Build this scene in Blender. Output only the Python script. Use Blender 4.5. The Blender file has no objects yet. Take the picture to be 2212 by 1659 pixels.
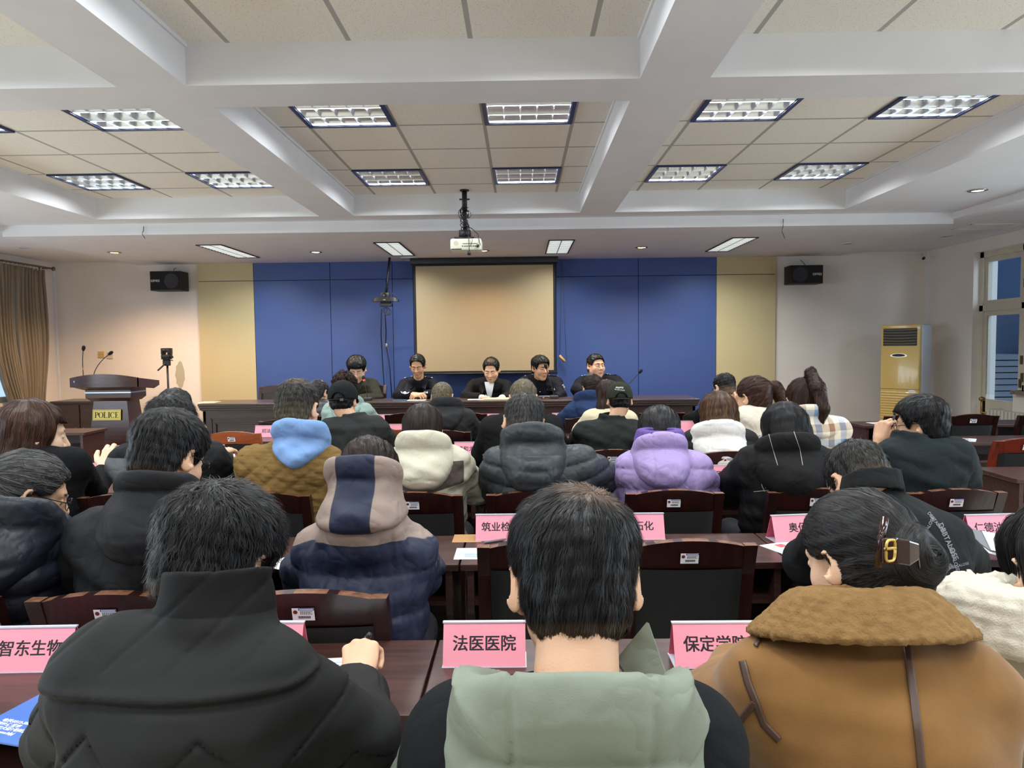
import bpy, bmesh, math, random
import numpy as np
from mathutils import Vector, Matrix
random.seed(7)
RNG = np.random.default_rng(7)
SC = bpy.context.scene
COL = SC.collection
# ------------------------------------------------------------------ camera
H = 1.56                                    # the photographer's eye height
F_PX, PITCH, YAW, ROLL = 1538.3, -0.0548, 0.0128, 0.0117
_cy, _sy, _cp, _sp = math.cos(YAW), math.sin(YAW), math.cos(PITCH), math.sin(PITCH)
_f = Vector((-_sy*_cp, _cy*_cp, _sp)); _r = Vector((_cy, _sy, 0)); _u = _r.cross(_f)
CR = math.cos(ROLL)*_r - math.sin(ROLL)*_u
CU = math.sin(ROLL)*_r + math.cos(ROLL)*_u
CF = _f
cam_data = bpy.data.cameras.new('camera'); cam = bpy.data.objects.new('camera', cam_data); COL.objects.link(cam)
cam_data.sensor_width = 36.0; cam_data.lens = 36.0*F_PX/2212.0; cam_data.clip_start = 0.05; cam_data.clip_end = 100
cam.matrix_world = Matrix(((CR.x, CU.x, -CF.x, 0), (CR.y, CU.y, -CF.y, 0), (CR.z, CU.z, -CF.z, H), (0, 0, 0, 1)))
SC.camera = cam
# ------------------------------------------------------------------ world, exposure
world = bpy.data.worlds.new('world'); SC.world = world; world.use_nodes = True
_bg = world.node_tree.nodes['Background']; _bg.inputs[0].default_value = (0.55, 0.72, 1.0, 1); _bg.inputs[1].default_value = .9
SC.view_settings.view_transform = 'Standard'; SC.view_settings.look = 'None'
SC.view_settings.exposure = 0.45; SC.view_settings.gamma = 1.0; SC.view_settings.use_curve_mapping = False
SC.cycles.max_bounces = 8; SC.cycles.diffuse_bounces = 5; SC.cycles.glossy_bounces = 3; SC.cycles.transmission_bounces = 6
SC.cycles.transparent_max_bounces = 8; SC.cycles.sample_clamp_indirect = 4.0
SC.cycles.caustics_reflective = False; SC.cycles.caustics_refractive = False
P_GRID, P_BAND, P_SPOT = 11.5, 24.0, 75.0
P_DAYFILL = 135.0                                     # fill lamp at each added, unseen side window beside the camera       # watts: coffer grid lamp, band lamp, warm spot

def px(u, v, Y):                              # photo pixel -> point on the plane y = Y
    d = CF*F_PX + CR*(u-1106.0) + CU*(829.5-v)
    t = Y/d.y
    return Vector((d.x*t, Y, H+d.z*t))
def pz(u, v, z):                              # photo pixel -> point at height z
    d = CF*F_PX + CR*(u-1106.0) + CU*(829.5-v)
    t = (z-H)/d.z
    return Vector((d.x*t, d.y*t, z))

# ------------------------------------------------------------------ materials
def nd(t, kind, **kw):
    n = t.nodes.new(kind)
    for k, v in kw.items(): setattr(n, k, v)
    return n
def setin(n, **kw):
    for k, v in kw.items():
        n.inputs[k.replace('_', ' ')].default_value = v
MATS = {}
def lin(c):                                    # sRGB 0-255 -> linear
    return tuple((x/255/12.92 if x/255 <= .04045 else ((x/255+.055)/1.055)**2.4) for x in c)
def mat(name, col, rough=.6, metal=0., spec=.5, bump=0., bscale=80., stretch=(1, 1, 1), var=0., vscale=6., sheen=0., coat=0.,
        emit=None, alpha=None, trans=0., col2=None, attr=None, col3=None, attr3=None, wr=0., ws=14.):
    if name in MATS: return MATS[name]
    m = bpy.data.materials.new(name); m.use_nodes = True; t = m.node_tree; b = t.nodes['Principled BSDF']
    b.inputs['Roughness'].default_value = rough; b.inputs['Metallic'].default_value = metal
    b.inputs['Specular IOR Level'].default_value = spec
    b.inputs['Coat Weight'].default_value = coat; b.inputs['Sheen Weight'].default_value = sheen
    if sheen: b.inputs['Sheen Roughness'].default_value = .4
    if trans: b.inputs['Transmission Weight'].default_value = trans; b.inputs['IOR'].default_value = 1.45
    c = lin(col) if max(col) > 1.5 else tuple(col)
    tc = nd(t, 'ShaderNodeTexCoord'); mp = nd(t, 'ShaderNodeMapping'); mp.inputs['Scale'].default_value = stretch
    t.links.new(tc.outputs['Object'], mp.inputs[0])
    out = None
    if col2 is not None or var or col3 is not None:
        rgb = nd(t, 'ShaderNodeRGB'); rgb.outputs[0].default_value = (*c, 1); out = rgb.outputs[0]
        for cc, aa in ((col2, attr), (col3, attr3)):
            if cc is None: continue
            a = nd(t, 'ShaderNodeAttribute', attribute_name=aa)
            st = nd(t, 'ShaderNodeMapRange', clamp=True); setin(st, From_Min=-.0012, From_Max=.0012)
            t.links.new(a.outputs['Fac'], st.inputs[0])
            mx = nd(t, 'ShaderNodeMix', data_type='RGBA'); t.links.new(st.outputs[0], mx.inputs[0]); t.links.new(out, mx.inputs[6])
            cl = lin(cc) if max(cc) > 1.5 else tuple(cc)
            mx.inputs[7].default_value = (*cl, 1); out = mx.outputs[2]
        if var:
            n = nd(t, 'ShaderNodeTexNoise'); setin(n, Scale=vscale, Detail=4.); t.links.new(mp.outputs[0], n.inputs[0])
            mr = nd(t, 'ShaderNodeMapRange'); setin(mr, From_Min=.3, From_Max=.7, To_Min=1-var, To_Max=1+var); t.links.new(n.outputs[0], mr.inputs[0])
            mx = nd(t, 'ShaderNodeMix', data_type='RGBA', blend_type='MULTIPLY'); mx.inputs[0].default_value = 1
            t.links.new(out, mx.inputs[6]); t.links.new(mr.outputs[0], mx.inputs[7]); out = mx.outputs[2]
        t.links.new(out, b.inputs['Base Color'])
    else: b.inputs['Base Color'].default_value = (*c, 1)
    if bump:
        n = nd(t, 'ShaderNodeTexNoise'); setin(n, Scale=bscale, Detail=3.); t.links.new(mp.outputs[0], n.inputs[0])
        bp = nd(t, 'ShaderNodeBump'); setin(bp, Strength=min(1, bump), Distance=.004); t.links.new(n.outputs[0], bp.inputs['Height'])
        t.links.new(bp.outputs[0], b.inputs['Normal'])
    if wr:                                       # cloth creases
        n = nd(t, 'ShaderNodeTexNoise'); setin(n, Scale=ws, Detail=1.5, Distortion=.35); t.links.new(mp.outputs[0], n.inputs[0])
        a = nd(t, 'ShaderNodeMath', operation='SUBTRACT'); t.links.new(n.outputs[0], a.inputs[0]); a.inputs[1].default_value = .5
        c_ = nd(t, 'ShaderNodeMath', operation='ABSOLUTE'); t.links.new(a.outputs[0], c_.inputs[0])
        bq = nd(t, 'ShaderNodeBump'); setin(bq, Strength=wr, Distance=.03); t.links.new(c_.outputs[0], bq.inputs['Height'])
        if b.inputs['Normal'].links: t.links.new(b.inputs['Normal'].links[0].from_socket, bq.inputs['Normal'])
        t.links.new(bq.outputs[0], b.inputs['Normal'])
    if emit: b.inputs['Emission Color'].default_value = (*emit[0], 1); b.inputs['Emission Strength'].default_value = emit[1]
    MATS[name] = m; return m
def wood(name, c1, c2, rough=.35, scale=3., stretch=(1, 12, 12), coat=.2):
    if name in MATS: return MATS[name]
    m = bpy.data.materials.new(name); m.use_nodes = True; t = m.node_tree; b = t.nodes['Principled BSDF']
    tc = nd(t, 'ShaderNodeTexCoord'); mp = nd(t, 'ShaderNodeMapping'); mp.inputs['Scale'].default_value = stretch
    t.links.new(tc.outputs['Object'], mp.inputs[0])
    n = nd(t, 'ShaderNodeTexNoise'); setin(n, Scale=scale, Detail=6., Roughness=.65); t.links.new(mp.outputs[0], n.inputs[0])
    r = nd(t, 'ShaderNodeValToRGB'); r.color_ramp.elements[0].position = .35; r.color_ramp.elements[1].position = .7
    r.color_ramp.elements[0].color = (*lin(c1), 1); r.color_ramp.elements[1].color = (*lin(c2), 1)
    t.links.new(n.outputs[0], r.inputs[0]); t.links.new(r.outputs[0], b.inputs['Base Color'])
    b.inputs['Roughness'].default_value = rough; b.inputs['Coat Weight'].default_value = coat; b.inputs['Coat Roughness'].default_value = .2
    MATS[name] = m; return m

# ------------------------------------------------------------------ object helpers
def link(o, parent=None):
    COL.objects.link(o)
    if parent: o.parent = parent
    return o
def tag(o, label=None, cat=None, group=None, kind=None):
    if label: o['label'] = label
    if cat: o['category'] = cat
    if group: o['group'] = group
    if kind: o['kind'] = kind
    return o
def thing(name, label, cat, loc=(0, 0, 0), rz=0., group=None):
    o = bpy.data.objects.new(name, None); o.empty_display_size = .1; o.location = loc; o.rotation_euler = (0, 0, rz)
    return tag(link(o), label, cat, group)
def dup(root, loc, rz, label, group=None):
    r = root.copy(); COL.objects.link(r); r.location = loc; r.rotation_euler = (0, 0, rz); r['label'] = label
    if group: r['group'] = group
    for ch in list(root.children):
        c = ch.copy(); COL.objects.link(c); c.parent = r
        for g in list(ch.children):
            d = g.copy(); COL.objects.link(d); d.parent = c
    return r
def mesh(name, verts, faces, m, parent=None, smooth=False, loc=None):
    me = bpy.data.meshes.new(name)
    me.from_pydata([tuple(map(float, v)) for v in verts], [], [tuple(map(int, f)) for f in faces]); me.update()
    if smooth: me.polygons.foreach_set('use_smooth', [True]*len(me.polygons))
    o = bpy.data.objects.new(name, me)
    for x in (m if isinstance(m, (list, tuple)) else [m]): me.materials.append(x)
    if loc is not None: o.location = loc
    return link(o, parent)
class MB:                                       # mesh builder
    def __init__(s): s.v = []; s.f = []; s.mi = []; s.cur = 0
    def add(s, v, f):
        o = len(s.v); s.v += [tuple(x) for x in v]; s.f += [tuple(i+o for i in q) for q in f]; s.mi += [s.cur]*len(f); return s
    def box(s, x0, x1, y0, y1, z0, z1, bev=0.):
        if bev <= 0:
            return s.add([(x0, y0, z0), (x1, y0, z0), (x1, y1, z0), (x0, y1, z0), (x0, y0, z1), (x1, y0, z1), (x1, y1, z1), (x0, y1, z1)],
                         [(0, 3, 2, 1), (4, 5, 6, 7), (0, 1, 5, 4), (1, 2, 6, 5), (2, 3, 7, 6), (3, 0, 4, 7)])
        bm = bmesh.new(); bmesh.ops.create_cube(bm, size=1)
        for v in bm.verts: v.co = Vector(((x0+x1)/2+v.co.x*(x1-x0), (y0+y1)/2+v.co.y*(y1-y0), (z0+z1)/2+v.co.z*(z1-z0)))
        bmesh.ops.bevel(bm, geom=bm.edges[:], offset=bev, segments=2, affect='EDGES', profile=.5)
        return s.bm(bm)
    def bm(s, bm, M=None):
        bm.verts.index_update()
        s.add([tuple(M @ v.co if M else v.co) for v in bm.verts], [tuple(v.index for v in f.verts) for f in bm.faces]); bm.free(); return s
    def tube(s, pts, r, n=8, cap=True):
        pts = [Vector(p) for p in pts]; rs = r if isinstance(r, (list, tuple)) else [r]*len(pts)
        rings = []; up = Vector((0, 0, 1))
        for i, p in enumerate(pts):
            t = (pts[min(i+1, len(pts)-1)]-pts[max(i-1, 0)]).normalized()
            a = t.cross(up)
            if a.length < 1e-3: a = t.cross(Vector((1, 0, 0)))
            a.normalize(); b = t.cross(a)
            rings.append([p+(a*math.cos(2*math.pi*k/n)+b*math.sin(2*math.pi*k/n))*rs[i] for k in range(n)])
        v = [q for R in rings for q in R]; f = []
        for i in range(len(pts)-1):
            for k in range(n): f.append((i*n+k, i*n+(k+1) % n, (i+1)*n+(k+1) % n, (i+1)*n+k))
        if cap: f += [tuple(range(n-1, -1, -1)), tuple(range((len(pts)-1)*n, len(pts)*n))]
        return s.add(v, f)
    def prism(s, poly, y0, y1):                 # polygon in (x, z) extruded along y
        n = len(poly)
        v = [(x, y0, z) for x, z in poly]+[(x, y1, z) for x, z in poly]
        return s.add(v, [tuple(range(n)), tuple(range(2*n-1, n-1, -1))]+[(i, (i+n), (i+1) % n+n, (i+1) % n) for i in range(n)])
    def lathe(s, prof, c=(0, 0, 0), n=20):      # (r, z) profile around z
        v = [(c[0]+r*math.cos(2*math.pi*k/n), c[1]+r*math.sin(2*math.pi*k/n), c[2]+z) for r, z in prof for k in range(n)]
        f = [(i*n+k, i*n+(k+1) % n, (i+1)*n+(k+1) % n, (i+1)*n+k) for i in range(len(prof)-1) for k in range(n)]
        f += [tuple(range(n-1, -1, -1)), tuple(range((len(prof)-1)*n, len(prof)*n))]
        return s.add(v, f)
    def xf(s, M, start=0):
        s.v[start:] = [tuple(M @ Vector(v)) for v in s.v[start:]]; return s
    def build(s, name, m, parent=None, smooth=False, loc=None):
        o = mesh(name, s.v, s.f, m, parent, smooth, loc)
        if isinstance(m, (list, tuple)): o.data.polygons.foreach_set('material_index', s.mi)
        bm = bmesh.new(); bm.from_mesh(o.data); bmesh.ops.recalc_face_normals(bm, faces=bm.faces); bm.to_mesh(o.data); bm.free()
        return o
def autosmooth(o, ang=35):
    me = o.data; me.polygons.foreach_set('use_smooth', [True]*len(me.polygons))
    bm = bmesh.new(); bm.from_mesh(me); lim = math.radians(ang)
    for e in bm.edges:
        if len(e.link_faces) == 2 and e.calc_face_angle(0) > lim: e.smooth = False
    bm.to_mesh(me); bm.free(); return o
def text_geo(s, size, bold=0., fat=0., ext=.0, align='CENTER', spacing=1., shear=0.):   # text -> (verts, faces) lying in xz, facing -y
    cu = bpy.data.curves.new('t', 'FONT'); cu.body = s; cu.size = size; cu.offset = bold; cu.extrude = ext; cu.resolution_u = 3
    cu.align_x = align; cu.align_y = 'CENTER'; cu.space_character = spacing; cu.shear = shear
    o = bpy.data.objects.new('t', cu); COL.objects.link(o)
    dg = bpy.context.evaluated_depsgraph_get(); me = bpy.data.meshes.new_from_object(o.evaluated_get(dg))
    v = [(p.co.x, -p.co.z, p.co.y) for p in me.vertices]; f = [tuple(q.vertices) for q in me.polygons]
    if fat:                                      # heavier strokes: shifted copies of the glyphs
        n = len(v); v0, f0 = list(v), list(f); v = []; f = []
        for k, (a, c) in enumerate(((-1, -1), (1, -1), (-1, 1), (1, 1), (0, 0))): v += [(x+a*fat, y-.00002*k, z+c*fat*.6) for x, y, z in v0]; f += [tuple(i+n*k for i in q) for q in f0]
    bpy.data.objects.remove(o); bpy.data.curves.remove(cu); bpy.data.meshes.remove(me)
    return v, f
def struct(o): o['kind'] = 'structure'; return o
# ================================================================== the room
zA, zB, zC, zSIDE = H+1.1864, H+1.3022, H+1.508, H+1.235
XL0, XL1, XL2, XR1, XR2, XR3 = -4.2269, -1.993, -1.6458, .602, .9469, 3.2215
SL, SR, YS, YF, YW = -5.3844, 4.4453, 7.4269, 7.153, 10.0455
XWL, XWR, YREAR = px(120, 700, YW).x, px(2003, 700, YW).x, -4.2
M_white = mat('white_plaster', (226, 226, 228), .85, bump=.15, bscale=30, var=.03, vscale=3)
M_wall = mat('wall_paint', (228, 220, 212), .9, bump=.15, bscale=40, var=.025, vscale=2.5)
M_trimw = mat('cream_window_paint', (205, 198, 180), .5, var=.05, vscale=9)
# ceiling tiles
def tile_mat():
    m = bpy.data.materials.new('mineral_tile'); m.use_nodes = True; t = m.node_tree; b = t.nodes['Principled BSDF']
    uv = nd(t, 'ShaderNodeUVMap'); sp = nd(t, 'ShaderNodeSeparateXYZ'); t.links.new(uv.outputs[0], sp.inputs[0])
    ds = []
    for i in (0, 1):
        fr = nd(t, 'ShaderNodeMath', operation='FRACT'); t.links.new(sp.outputs[i], fr.inputs[0])
        s = nd(t, 'ShaderNodeMath', operation='SUBTRACT'); t.links.new(fr.outputs[0], s.inputs[0]); s.inputs[1].default_value = .5
        a = nd(t, 'ShaderNodeMath', operation='ABSOLUTE'); t.links.new(s.outputs[0], a.inputs[0]); ds.append(a)
    mx = nd(t, 'ShaderNodeMath', operation='MAXIMUM'); t.links.new(ds[0].outputs[0], mx.inputs[0]); t.links.new(ds[1].outputs[0], mx.inputs[1])
    g = nd(t, 'ShaderNodeMath', operation='GREATER_THAN'); t.links.new(mx.outputs[0], g.inputs[0]); g.inputs[1].default_value = .479
    tc = nd(t, 'ShaderNodeTexCoord')
    n = nd(t, 'ShaderNodeTexNoise'); setin(n, Scale=150., Detail=2.); t.links.new(tc.outputs['Object'], n.inputs[0])
    r = nd(t, 'ShaderNodeValToRGB'); e = r.color_ramp.elements
    e[0].position = .33; e[0].color = (*lin((212, 204, 188)), 1); e[1].position = .41; e[1].color = (*lin((240, 236, 226)), 1)
    t.links.new(n.outputs[0], r.inputs[0])
    mix = nd(t, 'ShaderNodeMix', data_type='RGBA'); t.links.new(g.outputs[0], mix.inputs[0]); t.links.new(r.outputs[0], mix.inputs[6])
    mix.inputs[7].default_value = (*lin((176, 174, 168)), 1); t.links.new(mix.outputs[2], b.inputs['Base Color'])
    bp = nd(t, 'ShaderNodeBump'); setin(bp, Strength=.5, Distance=.008); bp.invert = False
    t.links.new(g.outputs[0], bp.inputs['Height']); t.links.new(bp.outputs[0], b.inputs['Normal'])
    b.inputs['Roughness'].default_value = .95; b.inputs['Specular IOR Level'].default_value = .1
    return m
M_tile = tile_mat()
BAYX = [(XL0, XL1, -4.06), (XL2, XR1, -1.4315), (XR2, XR3, 1.167)]
BAYY = [(3.9125, YF, 4.95), (.35, 3.59, 3.13), (-3.2125, .03, -.5)]
def lamp_spots():
    for i, bx in enumerate(BAYX):
        for j, by in enumerate(BAYY):
            for c_ in (0, 2):
                for ky in (0, 1):
                    if j == 2 and ky == 1: continue
                    yield i, j, c_, ky, bx[2]+.3+.6*c_, (by[2]-.3+1.8*ky if j == 0 else by[2]-.3-1.8*ky)
def tiles():
    v = []; f = []; uv = []; L = list(lamp_spots())
    for i, bx in enumerate(BAYX):
        for j, by in enumerate(BAYY):
            ls = [(l[4], l[5]) for l in L if l[0] == i and l[1] == j]; h = .296
            X_ = sorted({bx[0], bx[1], *[x+s*h for x, y in ls for s in (-1, 1)]}); Y_ = sorted({by[0], by[1], *[y+s*h for x, y in ls for s in (-1, 1)]})
            X_ = [x for x in X_ if bx[0] <= x <= bx[1]]; Y_ = [y for y in Y_ if by[0] <= y <= by[1]]
            for x0, x1 in zip(X_[:-1], X_[1:]):
                for y0, y1 in zip(Y_[:-1], Y_[1:]):
                    if any(abs((x0+x1)/2-x) < h and abs((y0+y1)/2-y) < h for x, y in ls): continue
                    o = len(v); q = [(x0, y0), (x0, y1), (x1, y1), (x1, y0)]
                    v += [(x, y, zC) for x, y in q]; f.append((o, o+1, o+2, o+3)); uv += [((x-bx[2])/.6+10, (y-by[2])/.6+10) for x, y in q]
    o = mesh('ceiling', v, f, M_tile); l = o.data.uv_layers.new(name='UVMap')
    for i, x in enumerate(uv): l.data[i].uv = x
    return struct(o)
tiles()
def sbox(name, *a, m=M_white, bev=0): return struct(MB().box(*a, bev=bev).build(name, m))
zT = zC+.03
# dropped grid of beams, one plaster mass
b = MB()
for x0, x1 in ((SL, XL0), (XL1, XL2), (XR1, XR2), (XR3, SR)): b.box(x0, x1, YREAR, YS, zB, zT)
for y0, y1 in ((YF, YS), (3.59, 3.9125), (.03, .35), (YREAR, -3.2125)):
    for bx in BAYX: b.box(bx[0], bx[1], y0, y1, zB, zT)
struct(b.build('ceiling_beam', M_white))
sbox('ceiling_band_front', SL, SR, YS, YW+.1, zA, zT)
sbox('ceiling_band_left', XWL-.1, SL, YREAR, YW+.1, zSIDE, zT)
sbox('ceiling_band_right', SR, XWR+.1, YREAR, YW+.1, zSIDE, zT)
# thin plaster moulding at the coffer edge
mo = MB()
for bx in BAYX:
    for by in BAYY:
        for x in bx[:2]: s = .012 if x == bx[0] else -.012; mo.box(min(x, x+s), max(x, x+s), by[0], by[1], zC-.02, zC)
struct(mo.build('trim_1', M_white))
# floor
fm = bpy.data.materials.new('floor_tile'); fm.use_nodes = True; t = fm.node_tree
tc = nd(t, 'ShaderNodeTexCoord'); br = nd(t, 'ShaderNodeTexBrick', offset=0.)
setin(br, Scale=1.25, Mortar_Size=.004, Brick_Width=1., Row_Height=1., Color1=(*lin((205, 196, 178)), 1), Color2=(*lin((198, 190, 172)), 1), Mortar=(*lin((110, 102, 92)), 1))
t.links.new(tc.outputs['Object'], br.inputs[0]); t.links.new(br.outputs[0], t.nodes['Principled BSDF'].inputs['Base Color']); t.nodes['Principled BSDF'].inputs['Roughness'].default_value = .3
sbox('floor', XWL-.1, XWR+.1, YREAR, YW+.1, -.1, 0, m=fm)
sbox('ceiling_slab', XWL-.2, XWR+.3, YREAR-.2, YW+.2, zC+.1, zC+.2)
sbox('wall_back', XWL-.1, XWR+.1, YW, YW+.15, 0, zT, m=M_wall)
sbox('wall_rear', XWL-.1, XWR+.1, YREAR-.15, YREAR, 0, zT, m=M_wall)
DZ = .17                                        # speakers' low platform
sbox('floor_platform', -5.0, 4.6, 7.6, YW, 0, DZ, m=wood('platform_wood', (70, 40, 30), (92, 56, 42)))
# left wall with a window behind the curtain, right wall with window and balcony door
LW0, LW1 = 6.6, 9.35
SW0, SW1 = -2.0, 6.0
b = MB()
for y0, y1, z0, z1 in ((YREAR, SW0, 0, zT), (SW1, LW0, 0, zT), (SW0, SW1, 0, .9), (SW0, SW1, 2.55, zT)): b.box(XWL-.2, XWL, y0, y1, z0, z1)
b.box(XWL-.2, XWL, LW1, YW, 0, zT); b.box(XWL-.2, XWL, LW0, LW1, 0, .88); b.box(XWL-.2, XWL, LW0, LW1, 2.5, zT)
struct(b.build('wall_left', M_wall))
RD1 = 9.05; RW0 = 6.2                            # right glazing from far jamb towards the camera
zW1 = px(2100, 545, 9.0).z
RSILL = .97
b = MB()
for y0, y1, z0, z1 in ((YREAR, SW0, 0, zT), (SW1, RW0, 0, zT), (SW0, SW1, 0, .9), (SW0, SW1, 2.55, zT)): b.box(XWR, XWR+.3, y0, y1, z0, z1)
b.box(XWR, XWR+.3, RD1, YW, 0, zT); b.box(XWR, XWR+.3, RW0, RD1, zW1, zT); b.box(XWR, XWR+.3, RW0, 8.28, 0, RSILL)
struct(b.build('wall_right', M_wall))
sbox('baseboard_back', XWL, -5.0, YW-.015, YW, 0, .12, m=mat('skirting', (120, 80, 60), .5))
sbox('trim_2', XWL, XWL+.03, YW-.03, YW, 0, zSIDE, m=M_white)
sbox('trim_3', XWR-.03, XWR, YW-.03, YW, 0, zSIDE, m=M_white)
for u0, v0, u1, v1, z_, nm in ((862, 556, 908, 563, zA, 'trim_7'), (2098, 484, 2190, 488, zSIDE, 'trim_8')):   # access hatches flush in the ceiling
    a, c = pz(u0, v0, z_), pz(u1, v1, z_); x0, x1 = min(a.x, c.x), max(a.x, c.x); y0, y1 = min(a.y, c.y), max(a.y, c.y); y1 = max(y1, y0+.35); y1 = min(y1, YW-.1)
    m = MB(); w = .012
    for q in ((x0, x1, y0, y0+w), (x0, x1, y1-w, y1), (x0, x0+w, y0, y1), (x1-w, x1, y0, y1)): m.box(*q, z_-.006, z_)
    struct(m.build(nm, M_white))
# ---- cladding of the back wall: cream and blue panels with narrow gaps
M_blue = mat('blue_panel', (60, 82, 140), .42, spec=.4, var=.03, vscale=2)
M_cream = mat('cream_panel', (192, 177, 136), .5, spec=.4, var=.02, vscale=2)
zgap = px(715, 605, YW).z
def panel_row(name, us, m):
    for a, c in zip(us[:-1], us[1:]):
        for z0, z1 in ((DZ, zgap-.004), (zgap+.004, zA)):
            struct(MB().box(a+.004, c-.004, YW-.035, YW-.0065, z0, z1).build(name, m))
xs = [px(u, 600, YW).x for u in (428.5, 549.5, 714, 848, 893, 1200, 1378, 1546, 1674.5)]
panel_row('trim_4', xs[0:2], M_cream); panel_row('trim_5', xs[1:8], M_blue); panel_row('trim_6', xs[7:9], M_cream)
struct(MB().box(xs[0]+.004, xs[8]-.004, YW-.006, YW-.0015, DZ, zA).build('gap_backing', mat('painted_gap_shade', (24, 26, 40), .8)))  # dark sheet added behind the panels, its colour giving the gaps their shade
# ---- windows
def thin_glass():
    m = bpy.data.materials.new('window_glass'); m.use_nodes = True; t = m.node_tree; t.nodes.remove(t.nodes['Principled BSDF'])
    a = nd(t, 'ShaderNodeBsdfTransparent'); a.inputs[0].default_value = (.86, .93, .97, 1); g = nd(t, 'ShaderNodeBsdfGlossy'); g.inputs['Roughness'].default_value = .03
    f = nd(t, 'ShaderNodeLayerWeight'); f.inputs[0].default_value = .12; x = nd(t, 'ShaderNodeMixShader'); t.links.new(f.outputs[0], x.inputs[0]); t.links.new(a.outputs[0], x.inputs[1]); t.links.new(g.outputs[0], x.inputs[2])
    t.links.new(x.outputs[0], t.nodes['Material Output'].inputs[0]); return m
M_glass = thin_glass()
M_dusk = mat('balcony_wall', (66, 84, 108), .9, var=.1, vscale=2)
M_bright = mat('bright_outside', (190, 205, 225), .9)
def sash(mb, y0, y1, z0, z1, x, w=.06, d=.05):
    mb.box(x, x+d, y0, y0+w, z0, z1); mb.box(x, x+d, y1-w, y1, z0, z1); mb.box(x, x+d, y0+w, y1-w, z0, z0+w); mb.box(x, x+d, y0+w, y1-w, z1-w, z1)
def glass(par, y0, y1, z0, z1, x): return MB().add([(x, y0, z0), (x, y1, z0), (x, y1, z1), (x, y0, z1)], [(0, 1, 2, 3)]).build('pane', M_glass, par)
zTR = px(2170, 660, 8.3).z                       # transom
o = struct(bpy.data.objects.new('window_1', None)); link(o); o.location = (XWR, 0, 0)
X = .08
fr = MB()
for y0, y1 in ((RW0, RW0+.07), (7.2, 7.27), (8.22, 8.29), (RD1-.07, RD1)): fr.box(X, X+.09, y0, y1, RSILL if y1 < 8.25 else 0.02, zW1)
fr.box(X, X+.09, RW0, RD1, zW1-.07, zW1); fr.box(X, X+.09, RW0, RD1, zTR-.035, zTR+.035); fr.box(X, X+.09, RW0, 8.25, RSILL, RSILL+.06)
fr.build('window_frame', M_trimw, o)
s = MB(); pans = []
for y0, y1, low in ((RW0+.07, 7.2, 0), (7.27, 8.22, 0), (8.29, RD1-.07, 1)):
    zl = .12 if low else RSILL+.06
    sash(s, y0, y1, zl, zTR-.035, X+.02); sash(s, y0, y1, zTR+.035, zW1-.07, X+.02)
    if low: s.box(X+.02, X+.06, y0, y1, .12, .82); pans.append((y0+.06, y1-.06, .88, zTR-.09))
    else:
        zm = (zl+zTR)/2; s.box(X+.02, X+.06, y0, y1, zm-.02, zm+.02); pans += [(y0+.06, y1-.06, zl+.06, zm-.02), (y0+.06, y1-.06, zm+.02, zTR-.09)]
        zm = (zTR+zW1)/2-.03; s.box(X+.02, X+.06, y0, y1, zm-.02, zm+.02); pans += [(y0+.06, y1-.06, zTR+.09, zm-.02), (y0+.06, y1-.06, zm+.02, zW1-.13)]
    if low: pans.append((y0+.06, y1-.06, zTR+.09, zW1-.13))
s.build('sash', M_trimw, o)
for p in pans: glass(o, *p, X+.035)
hm = MB()
for y, z in ((8.255, 1.32), (8.24, 1.12), (8.27, 1.05), (8.23, 2.2)): hm.box(X-.02, X, y-.012, y+.012, z-.05, z+.05)
hm.build('window_latch', mat('old_brass', (110, 95, 70), .4, metal=.8), o)
MB().box(-.06, .3, RW0-.05, 8.24, RSILL-.04, RSILL).build('window_sill', wood('sill_wood', (96, 84, 72), (132, 118, 100), .6), o)
# the enclosed balcony outside
b = MB(); b.box(XWR+1.5, XWR+1.6, 4, YW+3, 0, 3.4); struct(b.build('wall_balcony', M_dusk))
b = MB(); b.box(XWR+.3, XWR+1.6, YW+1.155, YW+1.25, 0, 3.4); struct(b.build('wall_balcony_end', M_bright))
st = thing('board_stack', 'grey stack of flat boards on the balcony behind the glazed door', 'boards', (XWR+1.14, 10.35, 0))
for k in range(16):
    q = .02*math.sin(k*2.3); MB().box(-.3+q, .3+q, -.42, .35-q, .0+k*.085, .07+k*.085).build('board', mat('grey_board', (120, 128, 138), .8), st)
# left window
o = struct(bpy.data.objects.new('window_2', None)); link(o); o.location = (XWL, 0, 0)
fr = MB(); sash(fr, LW0, LW1, .9, 2.5, -.12, .07, .08); fr.box(-.12, -.04, 7.95, 8.01, .9, 2.5); fr.box(-.12, -.04, LW0, LW1, 1.95, 2.0)
fr.build('window_frame', M_trimw, o); glass(o, LW0+.07, LW1-.07, .97, 2.43, -.08)
MB().box(-.2, .05, LW0-.05, LW1+.05, .86, .9).build('window_sill', M_trimw, o)
for nm, X0, sg in (('window_added_left', XWL, -1), ('window_added_right', XWR, 1)):  # side windows out of view, added to brighten the ceiling and walls
    o = struct(bpy.data.objects.new(nm, None)); link(o); o.location = (X0, 0, 0); fr = MB()
    for k in range(4): y0 = SW0+(SW1-SW0)*k/4; sash(fr, y0, y0+(SW1-SW0)/4, .9, 2.55, .09*sg-.03, .06, .06); glass(o, y0+.06, y0+(SW1-SW0)/4-.06, .96, 2.49, .09*sg)
    fr.build('window_frame', M_trimw, o)
    l = bpy.data.lights.new('daylight_fill', 'AREA'); l.shape = 'RECTANGLE'; l.size = 1.6; l.size_y = SW1-SW0; l.energy = P_DAYFILL; l.color = (.93, .97, 1.); q = bpy.data.objects.new('daylight_fill', l); q.location = (.35*sg, (SW0+SW1)/2, 1.75); q.rotation_euler = (0, math.pi/2*sg, 0); link(q, o)  # area lamp outside each added window, as fill light
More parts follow.
